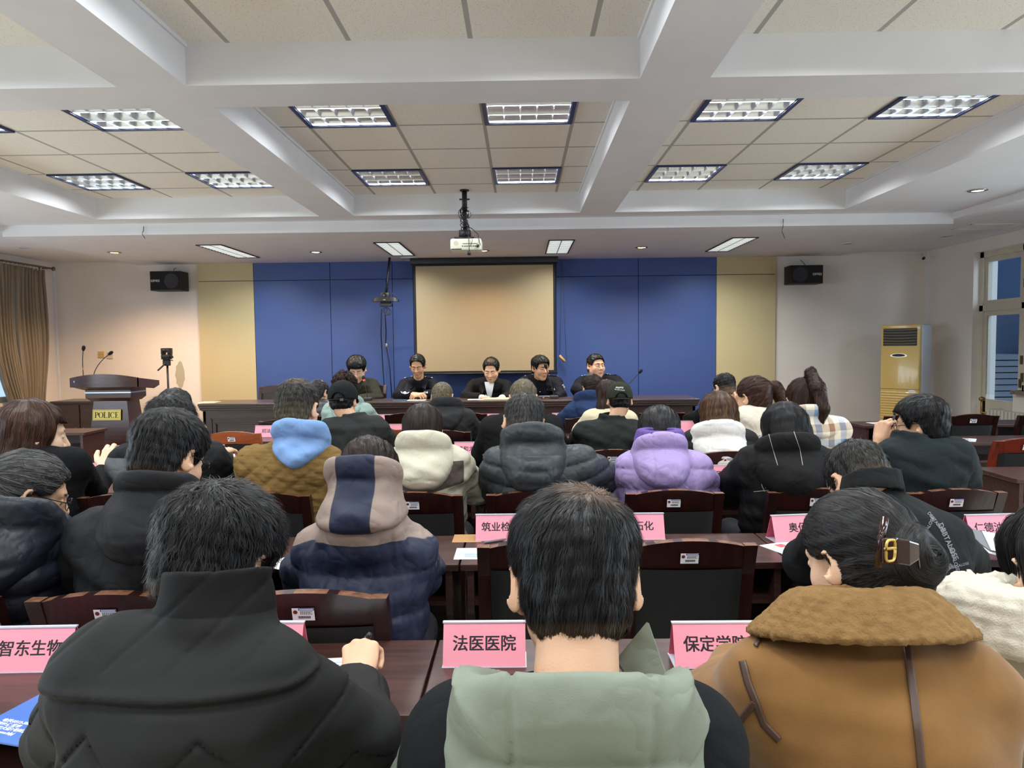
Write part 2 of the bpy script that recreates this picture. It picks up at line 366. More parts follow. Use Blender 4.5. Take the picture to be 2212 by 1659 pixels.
l = bpy.data.lights.new('daylight_fill', 'AREA'); l.shape = 'RECTANGLE'; l.size = 1.2; l.size_y = 2.2; l.energy = P_DAYFILL*.5; l.color = (.72, .86, 1.); q = bpy.data.objects.new('daylight_fill', l); q.location = (XWR+1.2, 5.6, 2.6); q.rotation_euler = (Vector((XWR-1.4, 9.6, .9))-Vector((XWR+1.2, 5.6, 2.6))).to_track_quat('-Z', 'Y').to_euler(); link(q)
# radiator below the right window
rd = thing('radiator', 'white ribbed column radiator under the right window sill', 'radiator', (XWR-.12, 8.3, 0))
rb = [MB().box(-.05, .05, k*.062-.6, k*.062-.558, .12, .74, bev=.018) for k in range(13)]
M_rad = mat('radiator_paint', (190, 186, 176), .5)
for q in rb: autosmooth(q.build('rib', M_rad, rd), 60)
MB().tube([(0, -.6, .68), (0, .2, .68)], .022).tube([(0, -.6, .18), (0, .2, .18)], .022).build('pipe', M_rad, rd, True)
MB().tube([(0, .2, .68), (0, .34, .68), (0, .34, .84)], .016).lathe([(.02, 0), (.035, .01), (.035, .035), (.01, .05)], (0, .34, .82)).build('valve', mat('brass_valve', (150, 120, 70), .35, metal=.8), rd, True)
rd2 = thing('radiator', 'dark ribbed radiator under the left window behind the curtain', 'radiator', (XWL+.1, 8.3, 0))
for k in range(14): autosmooth(MB().box(-.05, .05, k*.062-.4, k*.062-.358, .1, .7, bev=.018).build('rib', M_rad, rd2), 60)
MB().tube([(0, -.4, .64), (0, .45, .64)], .022).build('pipe', M_rad, rd2, True)

# ================================================================== lamps
M_navy = mat('navy_lamp_rim', (22, 44, 92), .4); M_mirror = mat('mirror_reflector', (232, 238, 242), .26, metal=1.)
M_tube = mat('lit_tube', (255, 255, 255), .3, emit=((.93, .97, 1.), 6.0)); M_dark = mat('near_black_plastic', (18, 18, 20), .5)
def area(name, par, loc, sx, sy, w, col, spread=2.5):
    l = bpy.data.lights.new(name, 'AREA'); l.shape = 'RECTANGLE'; l.size = sx; l.size_y = sy; l.energy = w; l.color = col; l.spread = spread
    o = bpy.data.objects.new(name, l); o.location = loc; return link(o, par)
def grid_lamp(x, y, label):
    r = thing('grid_lamp', label, 'ceiling light', (x, y, zC), group='square grid lamps in the coffers')
    f = MB(); a = .297; c = .27
    for q in ((-a, a, -a, -c), (-a, a, c, a), (-a, -c, -c, c), (c, a, -c, c)): f.box(*q, -.012, .02)
    f.build('rim', M_navy, r)
    h = MB(); h.box(-c, c, -c, c, .07, .08)
    for q in ((-c, c, -c, -c+.006), (-c, c, c-.006, c), (-c, -c+.006, -c, c), (c-.006, c, -c, c)): h.box(*q, -.004, .07)
    h.build('housing', M_mirror, r)
    lv = MB()
    for k in range(3):                          # curved reflector troughs between the tubes
        cy = (k-1)*.18
        for s in (-1, 1):
            pts = [(s*.088, -.002), (s*.08, .02), (s*.062, .042), (s*.04, .055)]
            v = []; 
            for yy, zz in pts: v += [(-c, cy+yy, zz), (c, cy+yy, zz)]
            lv.add(v, [(i*2, i*2+1, i*2+3, i*2+2) for i in range(3)])
    lv.build('reflector', M_mirror, r, True)
    cr = MB()
    for k in range(1, 5):
        x0 = -c+k*2*c/5
        cr.add([(x0-.007, -c, .03), (x0-.007, c, .03), (x0, c, -.006), (x0, -c, -.006), (x0+.007, -c, .03), (x0+.007, c, .03)], [(0, 1, 2, 3), (3, 2, 5, 4)])
    for k in range(1, 3):
        y0 = -c+k*2*c/3
        cr.add([(-c, y0-.008, .03), (c, y0-.008, .03), (c, y0, -.006), (-c, y0, -.006), (-c, y0+.008, .03), (c, y0+.008, .03)], [(0, 1, 2, 3), (3, 2, 5, 4)])
    cr.build('louvre', M_mirror, r)
    for k in range(3):
        MB().tube([(-c+.01, (k-1)*.18, .034), (c-.01, (k-1)*.18, .034)], .014, 10).build('tube', M_tube, r, True)
        area('tube_light', r, (0, (k-1)*.18, .018), .5, .022, P_GRID/3, (.93, .97, 1.), 2.7)
    return r
gn = {0: 'left', 1: 'middle', 2: 'right'}
def lamps():
    for i, j, c_, ky, x, y in lamp_spots():
        bay = 'far ' if j == 0 else 'near '
        lab = 'square mirrored grid lamp in the %s%s ceiling coffer, %s column, %s row' % (bay, gn[i], 'left' if c_ == 0 else 'right', ('front' if (ky == 1) == (j == 0) else 'back'))
        if j == 2: lab = 'square grid lamp in the %s rear ceiling coffer behind the camera, %s column' % (gn[i], 'left' if c_ == 0 else 'right')
        grid_lamp(x, y, lab)
lamps()
M_louvre = mat('white_louvre', (225, 228, 225), .35)
def band_lamp(x, y, label):
    r = thing('band_lamp', label, 'ceiling light', (x, y, zA), group='narrow louvre lamps over the platform')
    f = MB(); a, l = .15, .6
    for q in ((-a, a, -l, -l+.015), (-a, a, l-.015, l), (-a, -a+.015, -l, l), (a-.015, a, -l, l)): f.box(*q, -.01, -.0005)
    f.build('rim', M_dark, r)
    MB().box(-a+.015, a-.015, -l+.015, l-.015, -.0025, -.0008).build('reflector', mat('lamp_glow', (230, 235, 230), .4, emit=((.9, .96, .95), .55)), r)
    lv = MB(); lv.box(-.006, .006, -l+.015, l-.015, -.009, -.0025)
    for k in range(1, 14): y0 = -l+.015+k*(2*l-.03)/14; lv.box(-a+.015, a-.015, y0-.002, y0+.002, -.009, -.0025)
    lv.build('louvre', M_louvre, r)
    for s in (-1, 1):
        area('tube_light', r, (s*.07, 0, -.0095), .02, 1.1, P_BAND/2, (.95, 1., .96), 2.6)
for x, w in ((-3.555, 'leftmost'), (-1.516, 'second from left'), (.48, 'third from left'), (2.56, 'rightmost')):
    band_lamp(x, 8.77, 'narrow louvre ceiling lamp over the platform, %s of four' % w)
M_warm = mat('warm_bulb', (255, 220, 160), .3, emit=((1., .5, .16), 30.)); M_chrome = mat('chrome_ring', (190, 180, 165), .25, metal=1.)
def spot(u, v, z, label, lit, cool=False, k=1.):
    p = pz(u, v, z); r = thing('downlight', label, 'ceiling light', (p.x, p.y, z))
    MB().lathe([(.052, -.001), (.075, -.001), (.078, -.006), (.055, -.010), (.05, -.004)], n=24).build('ring', M_chrome if lit else M_white, r, True)
    MB().lathe([(.0, -.004), (.05, -.004), (.045, -.001), (0, -.001)], n=20).build('bulb', (mat('cool_bulb', (255, 255, 255), .3, emit=((.95, .98, 1.), 4.)) if cool else M_warm) if lit else mat('unlit_lens', (120, 116, 108), .3), r, True)
    if lit:
        l = bpy.data.lights.new('spot_light', 'SPOT'); l.energy = (12. if cool else P_SPOT*k); l.color = (.95, .98, 1) if cool else (1, .62, .33)
        l.spot_size = 2.5; l.spot_blend = .8; l.shadow_soft_size = .04
        o = bpy.data.objects.new('spot_light', l); o.location = (0, 0, -.03); link(o, r)
spot(247, 545, zA, 'glowing warm round downlight left, above the lectern', True, False, 2.0)
spot(682, 544, zA, 'glowing warm round downlight above the blue panels left of the screen', True)
spot(1386, 534, zA, 'glowing warm round downlight above the blue panels right of the screen', True)
spot(1044, 541, zA, 'glowing warm round downlight hidden just behind the ceiling projector', True, False, .45)
spot(2112, 411, zB, 'lit white round downlight on the raised ceiling ring at far right', True, True)
spot(1832, 525.5, zA, 'unlit round downlight above the right loudspeaker', False)
spot(2043, 510, zSIDE, 'unlit round downlight over the right window side', False)
spot(50, 535, zSIDE, 'unlit round downlight over the curtain at left', False)
# ================================================================== furniture
W_table = wood('table_laminate', (52, 30, 27), (82, 52, 45), .38, 3., (1.2, 14, 14), .15)
W_dark = wood('dark_mahogany', (27, 9, 8), (47, 17, 14), .3, 4., (10, 10, 1.5), .35)
W_red = wood('red_mahogany', (96, 30, 18), (128, 48, 26), .3, 4., (10, 10, 1.5), .35)
W_orange = wood('orange_wood', (150, 78, 40), (182, 100, 56), .32, 4., (2, 10, 10), .3)
W_desk = wood('desk_wood', (46, 32, 28), (66, 48, 42), .35, 3., (1, 14, 14), .25)
M_edge = mat('tan_edge', (112, 74, 52), .5, var=.55, vscale=45)  # patchy tan for the top edges of chair posts and rail
M_fab = mat('black_upholstery', (24, 24, 24), .75, bump=.25, bscale=300, var=.1, vscale=12)
M_paper = mat('white_paper', (236, 238, 240), .7)
M_ink = mat('black_ink', (28, 26, 34), .6); M_pink = mat('pink_card', (250, 160, 178), .7, var=.015, vscale=5)
M_pinkd = mat('deep_pink_card', (228, 98, 122), .7)
M_acr = mat('clear_acrylic', (1., 1., 1.), .04, trans=1., spec=.5)
M_acre = mat('acrylic_edge', (206, 208, 222), .15, alpha=None)
M_blueink = mat('label_blue', (38, 60, 140), .6); M_emblem = mat('emblem_red', (110, 40, 34), .5); M_gold = mat('gilt', (200, 170, 90), .35, metal=.6)
TZ = .755
def make_table(L, label, loc):
    r = thing('training_table', label, 'table', loc)
    hl = L/2; d = .2
    MB().box(-hl+.003, hl-.003, -d, d, TZ-.026, TZ, bev=.003).build('tabletop', W_table, r)
    prof = [(-d+.05, 0), (d-.02, 0), (d-.02, TZ-.026), (-d+.015, TZ-.026), (-d+.015, TZ-.17), (-d+.03, TZ-.2), (-d+.085, TZ-.28), (-d+.1, TZ-.34), (-d+.1, .12), (-d+.05, .06)]
    for s in (-1, 1):
        m = MB(); m.prism([(y, z) for y, z in prof], s*(hl-.04)-.0125, s*(hl-.04)+.0125)
        m.v = [(y, x, z) for x, y, z in m.v]; m.build('side_panel', W_table, r)
    MB().box(-hl+.05, hl-.05, d-.05, d-.035, .12, TZ-.026).build('modesty_panel', W_table, r)
    MB().box(-hl+.05, hl-.05, -d+.03, d-.05, TZ-.165, TZ-.147).build('shelf', W_table, r)
    return r
XS = [-2.66, -1.45, -.235, .978, 2.19, 3.40]
ROWY = {1: 1.71, 2: 2.78, 3: 4.15, 4: 5.15, 5: 6.27, 6: 7.33}
rown = {1: 'nearest', 2: 'second', 3: 'third', 4: 'fourth', 5: 'fifth', 6: 'front'}
coln = ['far left', 'left', 'middle-left', 'middle', 'middle-right', 'right']
T0 = None
for rw, ks in ((1, (1, 2, 3)), (2, (0, 1, 2, 3)), (3, (-1, 0, 1, 2, 3)), (4, (0, 1, 2, 3)), (5, (0, 1, 2, 3)), (6, (0, 1, 2, 3))):
    for k in ks:
        x0 = XS[k] if k >= 0 else -3.87; x1 = XS[k+1] if k >= 0 else XS[0]
        lab = 'dark brown laminate table in the %s row, %s position' % (rown[rw], ['outer left', 'left', 'second from left', 'centre', 'right', 'x'][k+1])
        loc = ((x0+x1)/2, ROWY[rw], 0)
        if T0 is None: T0 = make_table(1.213, lab, loc); T0['group'] = 'training tables in rows'
        else: dup(T0, loc, 0, lab)
a = pz(1823, 909, TZ); c_ = pz(1863, 922.5, TZ)
for x, y, lab in ((4.05, 6.95, 'dark table near the air conditioner, right block, front row'), (5.0, 6.95, 'dark table beside the radiator, right block, front row'),
                  (3.85, 5.78, 'dark table with blue-white leaflet in front of the man with the pen'), (5.0, 5.78, 'dark table beyond the reddish chair at right'),
                  (-5.1, 7.05, 'dark table with open shelf in front of the lectern'), (3.98, 4.3, 'dark table with its end panel at the right picture edge')):
    if y < 5: dup(T0, (px(2197, 990, 4.1).x+.607, 4.3, 0), 0, lab)
    elif x < 0: dup(T0, (px(200, 915, 7.0).x-.6, 7.05, 0), 0, lab)
    else: dup(T0, ({6.95: 3.85, 5.78: 4.0}[y]+(1.215 if x > 4.5 else 0), y, 0), 0, lab)

# ---- chairs
def make_chair(wd, label, loc, rz):
    r = thing('conference_chair', label, 'chair', loc, rz)
    def post(s):                                # raked, slightly curved rear post down to the floor
        m = MB(); n = 8; P = [(0, -.02), (.22, .0), (.45, .02), (.62, .008), (.78, -.022), (.888, -.06)]
        v = []
        for z, y in P:
            w = .021; v += [(s*.198-w, y-.018, z), (s*.198+w, y-.018, z), (s*.198+w, y+.02, z), (s*.198-w, y+.02, z)]
        f = [(0, 3, 2, 1)]+[(i*4+k, i*4+(k+1) % 4, i*4+4+(k+1) % 4, i*4+4+k) for i in range(len(P)-1) for k in range(4)]+[(len(v)-4, len(v)-3, len(v)-2, len(v)-1)]
        o = m.add(v, f).build('back_post', [wd, M_edge], r)
        me = o.data
        for p in me.polygons:
            if p.center.z > .887: p.material_index = 1
    post(-1); post(1)
    m = MB(); n = 12; v = []; f = []
    for i in range(n+1):                         # arched top rail
        x = -.178+.356*i/n; a = 1-(x/.178)**2; cv = -.012*a
        zt = .884+.022*a; zb = .802+.004*a
        v += [(x, -.06+cv-.012, zt), (x, -.052+cv+.016, zt), (x, -.034+cv+.016, zb), (x, -.034+cv-.012, zb)]
    for i in range(n):
        for k in range(4): f.append((i*4+k, i*4+4+k, i*4+4+(k+1) % 4, i*4+(k+1) % 4))
    f += [(0, 1, 2, 3), (n*4+3, n*4+2, n*4+1, n*4)]
    o = rail = m.add(v, f).build('top_rail', [wd, M_edge], r)
    for p in o.data.polygons:
        if p.normal.z > .8 and int(p.center.x*60) % 3 != 1: p.material_index = 1
    m = MB(); v = []; f = []; n = 8
    for j in range(7):
        z = .52+.283*j/6
        for i in range(n+1):
            x = -.176+.352*i/n; y = .012-.055*((z-.52)/.3)**1.6-.012*(1-(x/.176)**2)
            v += [(x, y-.014, z), (x, y+.022, z)]
    w = (n+1)*2
    for j in range(6):
        for i in range(n):
            q = j*w+i*2; f += [(q, q+2, q+2+w, q+w), (q+1, q+1+w, q+3+w, q+3)]
    for j in range(6): q = j*w; f += [(q, q+w, q+w+1, q+1)]; q = j*w+2*n; f += [(q, q+1, q+w+1, q+w)]
    m.add(v, f).build('back_panel', M_fab, r, True)
    MB().box(-.177, .177, -.008, .018, .465, .515).build('bottom_rail', wd, r)
    MB().box(-.215, .215, .01, .43, .415, .47, bev=.02).build('seat', M_fab, r)
    ap = MB(); ap.box(-.2, .2, .02, .42, .36, .415); ap.build('apron', wd, r)
    for s in (-1, 1): MB().box(s*.195-.02, s*.195+.02, .385, .425, 0, .37, bev=.004).build('front_leg', wd, r)
    # asset label stuck on the top rail
    yo = -.0625
    lb = MB(); lb.cur = 0; t = .0008
    def q(x0, x1, z0, z1, k, mi): lb.cur = mi; lb.box(x0, x1, -t*k-.0004, -t*k, z0, z1)
    q(-.03, .03, -.019, .019, 1, 0); q(-.012, .03, .0125, .019, 1.6, 1)
    for k in range(10): q(-.009+k*.0038, -.0063+k*.0038, .0143, .0172, 2.2, 0)
    for j in range(3):
        for k in range(7-(j % 2)): q(-.008+k*.0049, -.0046+k*.0049, .0075-j*.0035, .0093-j*.0035, 1.6, 2)
    xx = -.014
    for k in range(19): w_ = [.0006, .0011, .0008, .0014][k*7 % 4]; q(xx, xx+w_, -.0125, -.0045, 1.6, 2); xx += w_+[.0008, .0005, .0011][k*5 % 3]
    lb.cur = 3; lb.v += []; s0 = len(lb.v); lb.lathe([(.0001, 0), (.006, 0), (.006, .0006), (.0001, .0006)], n=14)
    lb.xf(Matrix.Translation((-.021, -t*1.4, .007)) @ Matrix.Rotation(math.pi/2, 4, 'X'), s0)
    o = lb.build('asset_label', [M_paper, M_blueink, M_ink, M_emblem], rail)
    o.location = (-.006, -.0722, .845); o.rotation_euler = (math.radians(14.5), 0, 0)
    return r
CH = {}
def chair(u, v, Y, label, wd='dark', rz=0., z=0.):
    p = px(u, v, Y); loc = (p.x, Y+.01, z)
    wm = {'dark': W_dark, 'red': W_red, 'orange': W_orange}[wd]
    if wd not in CH: CH[wd] = make_chair(wm, label, loc, rz); CH[wd]['group'] = 'conference chairs with asset labels'
    else: dup(CH[wd], loc, rz, label)
for u, v, Y, lab, wd, rz in (
    (-150, 1268, 1.93, 'dark chair at the left picture edge, under the woman in the navy puffer', 'dark', .02),
    (258, 1270, 1.93, 'dark chair with a labelled back, behind the man in the black hooded shell jacket', 'dark', .03),
    (674, 1275, 1.93, 'dark chair under the woman in the navy and mauve down jacket', 'dark', 0),
    (2140, 1258, 1.95, 'dark chair under the man in the black jacket with lettered panels', 'dark', -.03),
    (1171, 1168, 2.40, 'empty dark chair partly hidden by the head of the man in green', 'dark', 0),
    (1484, 1168, 2.40, 'empty dark chair with a peeling label, right of the man in green', 'dark', 0),
    (285, 1066, 3.24, 'dark chair of the third row, behind the man in black and grey at left', 'dark', 0),
    (575, 1068, 3.24, 'dark chair under the man in the quilted olive jacket', 'dark', .0),
    (898, 1060, 3.22, 'dark chair under the woman in the cream and brown parka', 'dark', 0),
    (1155, 1060, 3.22, 'dark chair under the man in the dark grey puffer jacket', 'dark', 0),
    (1452, 1063, 3.22, 'dark chair under the woman in the lilac puffer jacket', 'dark', 0),
    (1755, 1063, 3.22, 'dark chair under the woman in the black coat with white stitching', 'dark', 0),
    (2050, 1060, 3.18, 'dark chair with chipped rail, under the man with raised pen at right', 'dark', .03),
    (60, 1075, 3.2, 'dark chair under the woman with brown shoulder-length hair at left', 'dark', 0),
    (432, 986, 4.33, 'dark chair under the woman in the white jacket near the lectern', 'dark', 0),
    (765, 972, 4.42, 'dark chair under the man in the black cap', 'dark', 0),
    (1119, 972, 4.4, 'dark chair of the fourth row under the man in the black sweater', 'dark', 0),
    (1322, 968, 4.45, 'dark chair under the man in the green cap', 'dark', 0),
    (1570, 976, 4.34, 'dark chair under the woman with the white hood', 'dark', 0),
    (1762, 974, 4.4, 'dark chair under the woman in the plaid coat', 'dark', 0),
    (508, 933, 5.6, 'orange wooden chair standing left of the man with the blue hood', 'orange', 0),
    (812, 918, 5.75, 'orange wooden chair right of the man in the black cap', 'orange', 0),
    (957, 928, 5.55, 'dark chair under the grey-haired man in the dark jacket', 'dark', 0),
    (1560, 916, 5.8, 'dark chair under the woman in the white sweater', 'dark', 0),
    (614, 893, 6.5, 'dark empty chair before the left end of the long desk', 'dark', 0),
    (700, 893, 6.75, 'dark chair under the man in the leather jacket', 'dark', 0),
    (881, 890, 7.0, 'dark empty chair in the front row left of the grey-haired man', 'dark', 0),
    (1005, 890, 7.0, 'dark empty chair in the front row beyond the grey-haired man', 'dark', 0),
    (1272, 901, 6.45, 'dark chair under the person in the navy hoodie', 'dark', 0),
    (1428, 893, 6.9, 'dark empty chair in the front row right of the green cap', 'dark', 0),
    (1957, 893, 6.4, 'dark empty chair before the air conditioner, behind the man with the pen', 'dark', .05),
    (2095, 893, 6.35, 'dark empty chair in front of the radiator, label on its rail', 'dark', 0),
    (2246, 892, 6.35, 'dark empty chair at the right picture edge by the radiator', 'dark', 0),
    (2206, 946, 4.78, 'reddish empty chair turned slightly, at the right picture edge', 'red', .05)):
    chair(u, v, Y, lab, wd, rz)
for u, lab in ((594, 'dark empty chair behind the left end of the long desk'), (797, 'dark chair behind the man in the olive jacket at the desk'),
               (905, 'dark chair hidden behind the officer with folded hands'), (1045, 'dark chair behind the man in the black suit jacket at the desk'),
               (1168, 'dark chair hidden behind the officer holding a phone'), (1300, 'dark chair hidden behind the officer who looks aside')):
    p = px(u, 836, 9.12); dup(CH['dark'], (p.x, 9.12, DZ), math.pi, lab)

# ---- the long panelled desk
yD0, yD1 = 8.0, 8.62
xD0 = px(426, 872, yD0).x; xD1 = px(1512, 864, yD0).x; zD = px(900, 868, yD0).z
dk = thing('panel_desk', 'long dark brown panelled desk with grooved rim, in front of the speakers', 'desk', ((xD0+xD1)/2, (yD0+yD1)/2, DZ))
hx = (xD1-xD0)/2; hy = (yD1-yD0)/2; zz = zD-DZ
MB().box(-hx, hx, -hy, hy, zz-.028, zz, bev=.006).build('desktop', W_desk, dk)
m = MB(); m.box(-hx+.006, hx-.006, -hy+.006, hy, zz-.05, zz-.028, bev=.006); m.box(-hx+.012, hx-.012, -hy+.014, hy, zz-.075, zz-.05, bev=.008); m.box(-hx+.03, hx-.03, -hy+.035, hy-.3, zz-.085, zz-.075)
m.build('rim_moulding', W_desk, dk)
MB().box(-hx+.04, hx-.04, -hy+.05, -hy+.08, 0, zz-.08).build('front_panel', W_desk, dk)
m = MB()
npan = 4
for k in range(npan):
    x0 = -hx+.04+k*(2*hx-.08)/npan; x1 = x0+(2*hx-.08)/npan
    for a_, t_ in ((.09, .012), (.14, .02)):
        for q in ((x0+a_, x1-a_, zz-.08-a_-.012, zz-.08-a_), (x0+a_, x0+a_+.012, .08, zz-.08-a_), (x1-a_-.012, x1-a_, .08, zz-.08-a_)):
            m.box(q[0], q[1], -hy+.05-t_, -hy+.05, q[2], q[3])
m.build('panel_moulding', W_desk, dk)
for s in (-1, 1): MB().box(s*(hx-.055)-.015, s*(hx-.055)+.015, -hy+.05, hy-.03, 0, zz-.08).build('side_panel', W_desk, dk)
for x in (.0, hx*.45, -hx*.45): MB().box(x-.002, x+.002, -hy-.0006, -hy+.004, zz-.028, zz-.002).build('joint', M_dark, dk)
YT = 8.3
# ---- lectern
yl = 8.1; pl = px(150, 815, yl); pr = px(296, 818, yl); lw = (pr.x-pl.x)/2; lz = px(220, 808, yl).z
le = thing('lectern', 'dark wood lectern with silver stripe and yellow plate, left by the wall', 'lectern', ((pl.x+pr.x)/2, yl+.25, 0), -.0)
W_lec = wood('lectern_wood', (50, 26, 22), (78, 44, 36), .3, 3., (1.5, 12, 12), .4)
m = MB(); n = 14; v = []; f = []
for i in range(n+1):                            # bowed front board of the top
    x = -lw+2*lw*i/n; b_ = 1-(x/lw)**2; zt = lz-.045+.045*b_; y = -.25-.05*b_
    v += [(x, y, lz-.15), (x, y, zt), (x, y+.03, zt), (x, y+.03, lz-.15)]
for i in range(n):
    for k in range(4): f.append((i*4+k, i*4+(k+1) % 4, i*4+4+(k+1) % 4, i*4+4+k))
f += [(0, 1, 2, 3), (n*4+3, n*4+2, n*4+1, n*4)]
autosmooth(m.add(v, f).build('front_board', W_lec, le), 40)
m = MB(); m.prism([(-.25, lz-.15), (-.25, lz-.045), (.25, lz-.10), (.25, lz-.155), (.12, lz-.19)], lw-.02, lw); m.prism([(-.25, lz-.15), (-.25, lz-.045), (.25, lz-.10), (.25, lz-.155), (.12, lz-.19)], -lw, -lw+.02)
m.v = [(y, x, z) for x, y, z in m.v]; m.build('side_board', W_lec, le)
MB().add([(-lw+.02, -.22, lz-.07), (lw-.02, -.22, lz-.07), (lw-.02, .25, lz-.11), (-lw+.02, .25, lz-.11), (-lw+.02, -.22, lz-.1), (lw-.02, -.22, lz-.1), (lw-.02, .25, lz-.14), (-lw+.02, .25, lz-.14)],
         [(0, 1, 2, 3), (7, 6, 5, 4), (0, 4, 5, 1), (1, 5, 6, 2), (2, 6, 7, 3), (3, 7, 4, 0)]).build('top', W_lec, le)
def frustum(m, x0, x1, y0, y1, z0, X0, X1, Y0, Y1, z1):
    return m.add([(x0, y0, z0), (x1, y0, z0), (x1, y1, z0), (x0, y1, z0), (X0, Y0, z1), (X1, Y0, z1), (X1, Y1, z1), (X0, Y1, z1)],
                 [(0, 3, 2, 1), (4, 5, 6, 7), (0, 1, 5, 4), (1, 2, 6, 5), (2, 3, 7, 6), (3, 0, 4, 7)])
nw = lw*.68
m = MB(); frustum(m, -nw, nw, -.17, .17, lz-.19, -lw+.03, lw-.03, -.25, .2, lz-.15); m.box(-nw, nw, -.17, .17, lz-.28, lz-.19); frustum(m, -nw+.04, nw-.04, -.13, .14, lz-.32, -nw, nw, -.17, .17, lz-.28)
m.build('neck', W_lec, le)
MB().box(-nw-.002, nw+.002, -.172, .172, lz-.226, lz-.212).build('silver_stripe', mat('brushed_silver', (200, 205, 215), .3, metal=.8), le)
m = MB(); frustum(m, -nw-.02, nw+.02, -.2, .2, .08, -nw+.07, nw-.07, -.13, .14, lz-.32); m.box(-lw, lw, -.26, .26, 0, .08); m.build('pedestal', W_lec, le)
zpl = lz-.48
plate = MB().box(-.165, .165, -.006, 0, -.062, .062, bev=.003).build('name_plate', mat('yellow_plate', (236, 216, 110), .4), le); plate.location = (-.03, -.158, zpl)
plate.rotation_euler = (-.085, 0, 0)
# POLICE in serif capitals, drawn as outlines
def serif_word(h):
    m = MB(); t = .17*h; th = .055*h; d = (-.0012, -.0002)
    def R(x0, x1, z0, z1): m.box(x0, x1, *d, z0, z1)
    def serif(x, z, w=.36): R(x-w*h/2, x+w*h/2, z-th/2, z+th/2)
    def arc(cx, cz, rx, rz, a0, a1, wmax, n=18, wmin=th):
        v = []; f = []
        for i in range(n+1):
            a = a0+(a1-a0)*i/n; w = wmin+(wmax-wmin)*abs(math.cos(a))**1.3
            for k in (-1, 1): v += [(cx+(rx+k*w/2)*math.cos(a), d[0], cz+(rz+k*w*.4)*math.sin(a)), (cx+(rx+k*w/2)*math.cos(a), d[1], cz+(rz+k*w*.4)*math.sin(a))]
        for i in range(n):
            o = i*4; f += [(o, o+2, o+6, o+4), (o+1, o+5, o+7, o+3), (o, o+4, o+5, o+1), (o+2, o+3, o+7, o+6)]
        m.add(v, f)
    x = 0
    R(x-t/2, x+t/2, 0, h); serif(x, th/2); serif(x, h-th/2); arc(x+.16*h, h*.73, .26*h, .25*h, -math.pi/2, math.pi/2, t); R(x, x+.18*h, h-th, h); R(x, x+.18*h, .46*h, .46*h+th)
    x = .92*h; arc(x, h/2, .34*h, .48*h, 0, 2*math.pi, t, 32)
    x = 1.52*h; R(x-t/2, x+t/2, 0, h); serif(x, h-th/2); R(x-.18*h, x+.46*h, 0, th); R(x+.42*h, x+.46*h, 0, .24*h)
    x = 2.3*h; R(x-t/2, x+t/2, 0, h); serif(x, th/2); serif(x, h-th/2)
    x = 2.92*h; arc(x, h/2, .34*h, .48*h, .75, 2*math.pi-.75, t, 28); R(x+.24*h, x+.29*h, .62*h, .95*h)
    x = 3.5*h; R(x-t/2, x+t/2, 0, h); R(x-.18*h, x+.42*h, 0, th); R(x-.18*h, x+.42*h, h-th, h); R(x, x+.28*h, h*.48, h*.48+th); R(x+.38*h, x+.42*h, 0, .24*h); R(x+.36*h, x+.4*h, .78*h, h); R(x+.25*h, x+.29*h, .36*h, .64*h)
    return m
m = serif_word(.068)
o = m.build('lettering', M_ink, plate); o.location = (-.128, -.0062, -.034)
m = MB()
for q in ((-.155, .155, .05, .0515), (-.155, .155, -.0515, -.05), (-.1555, -.154, -.05, .05), (.154, .1555, -.05, .05)): m.box(q[0], q[1], -.0075, -.006, q[2], q[3])
m.build('plate_border', M_ink, plate)
m = MB(); m.lathe([(.0, 0), (.02, 0), (.02, .003), (0, .003)], n=20); m.xf(Matrix.Translation((-lw+.08, -.262, lz-.085)) @ Matrix.Rotation(math.pi/2, 4, 'X') @ Matrix.Diagonal((1.3, .8, 1, 1)))
m.build('oval_badge', M_paper, le)
def gooseneck(name, label, base, tip, bend, ring=None, basebox=True, grp=None):
    r = thing(name, label, 'microphone', base, group=grp)
    T = Vector(tip)-Vector(base); B = Vector(bend)-Vector(base)
    pts = [(Vector((0, 0, .03))*(1-t)**2+B*2*t*(1-t)+T*t*t) for t in [i/12 for i in range(13)]]
    if basebox: autosmooth(MB().box(-.05, .05, -.06, .06, 0, .035, bev=.01).build('base', mat('mic_grey', (52, 54, 54), .45), r))
    else: MB().lathe([(.02, 0), (.02, .02), (.01, .03)], n=12).build('base', M_dark, r, True)
    MB().tube(pts, .0045, 8).build('gooseneck', M_dark, r, True)
    d = (pts[-1]-pts[-2]).normalized(); e = MB(); s0 = 0
    e.lathe([(.002, -.012), (.012, -.008), (.018, .01), (.02, .03), (.016, .045), (.006, .053), (.001, .054)], n=14)
    e.xf(Matrix.Translation(pts[-1]) @ d.to_track_quat('Z', 'Y').to_matrix().to_4x4()); e.build('windscreen', mat('foam', (20, 20, 21), .95, bump=.4, bscale=500), r, True)
    if ring:
        e = MB(); e.lathe([(.011, -.016), (.014, -.012), (.014, -.004), (.011, -.001)], n=14); e.xf(Matrix.Translation(pts[-1]) @ d.to_track_quat('Z', 'Y').to_matrix().to_4x4())
        e.build('light_ring', mat('red_ring', (230, 40, 40), .3, emit=((1, .06, .05), 1.6)), r, True)
    return r
P0 = px(180, 808, 8.2); T1 = px(180, 756, 8.2); gooseneck('microphone', 'upright thin gooseneck microphone on the left of the lectern', (P0.x, 8.2, lz-.1), T1, (P0.x-.01, 8.2, T1.z-.1), basebox=False)
P0 = px(200, 808, 8.22); T1 = px(236, 765, 8.22); gooseneck('microphone', 'slanted gooseneck microphone on the lectern', (P0.x, 8.22, lz-.1), T1, (P0.x+.02, 8.22, P0.z+.1), basebox=False)
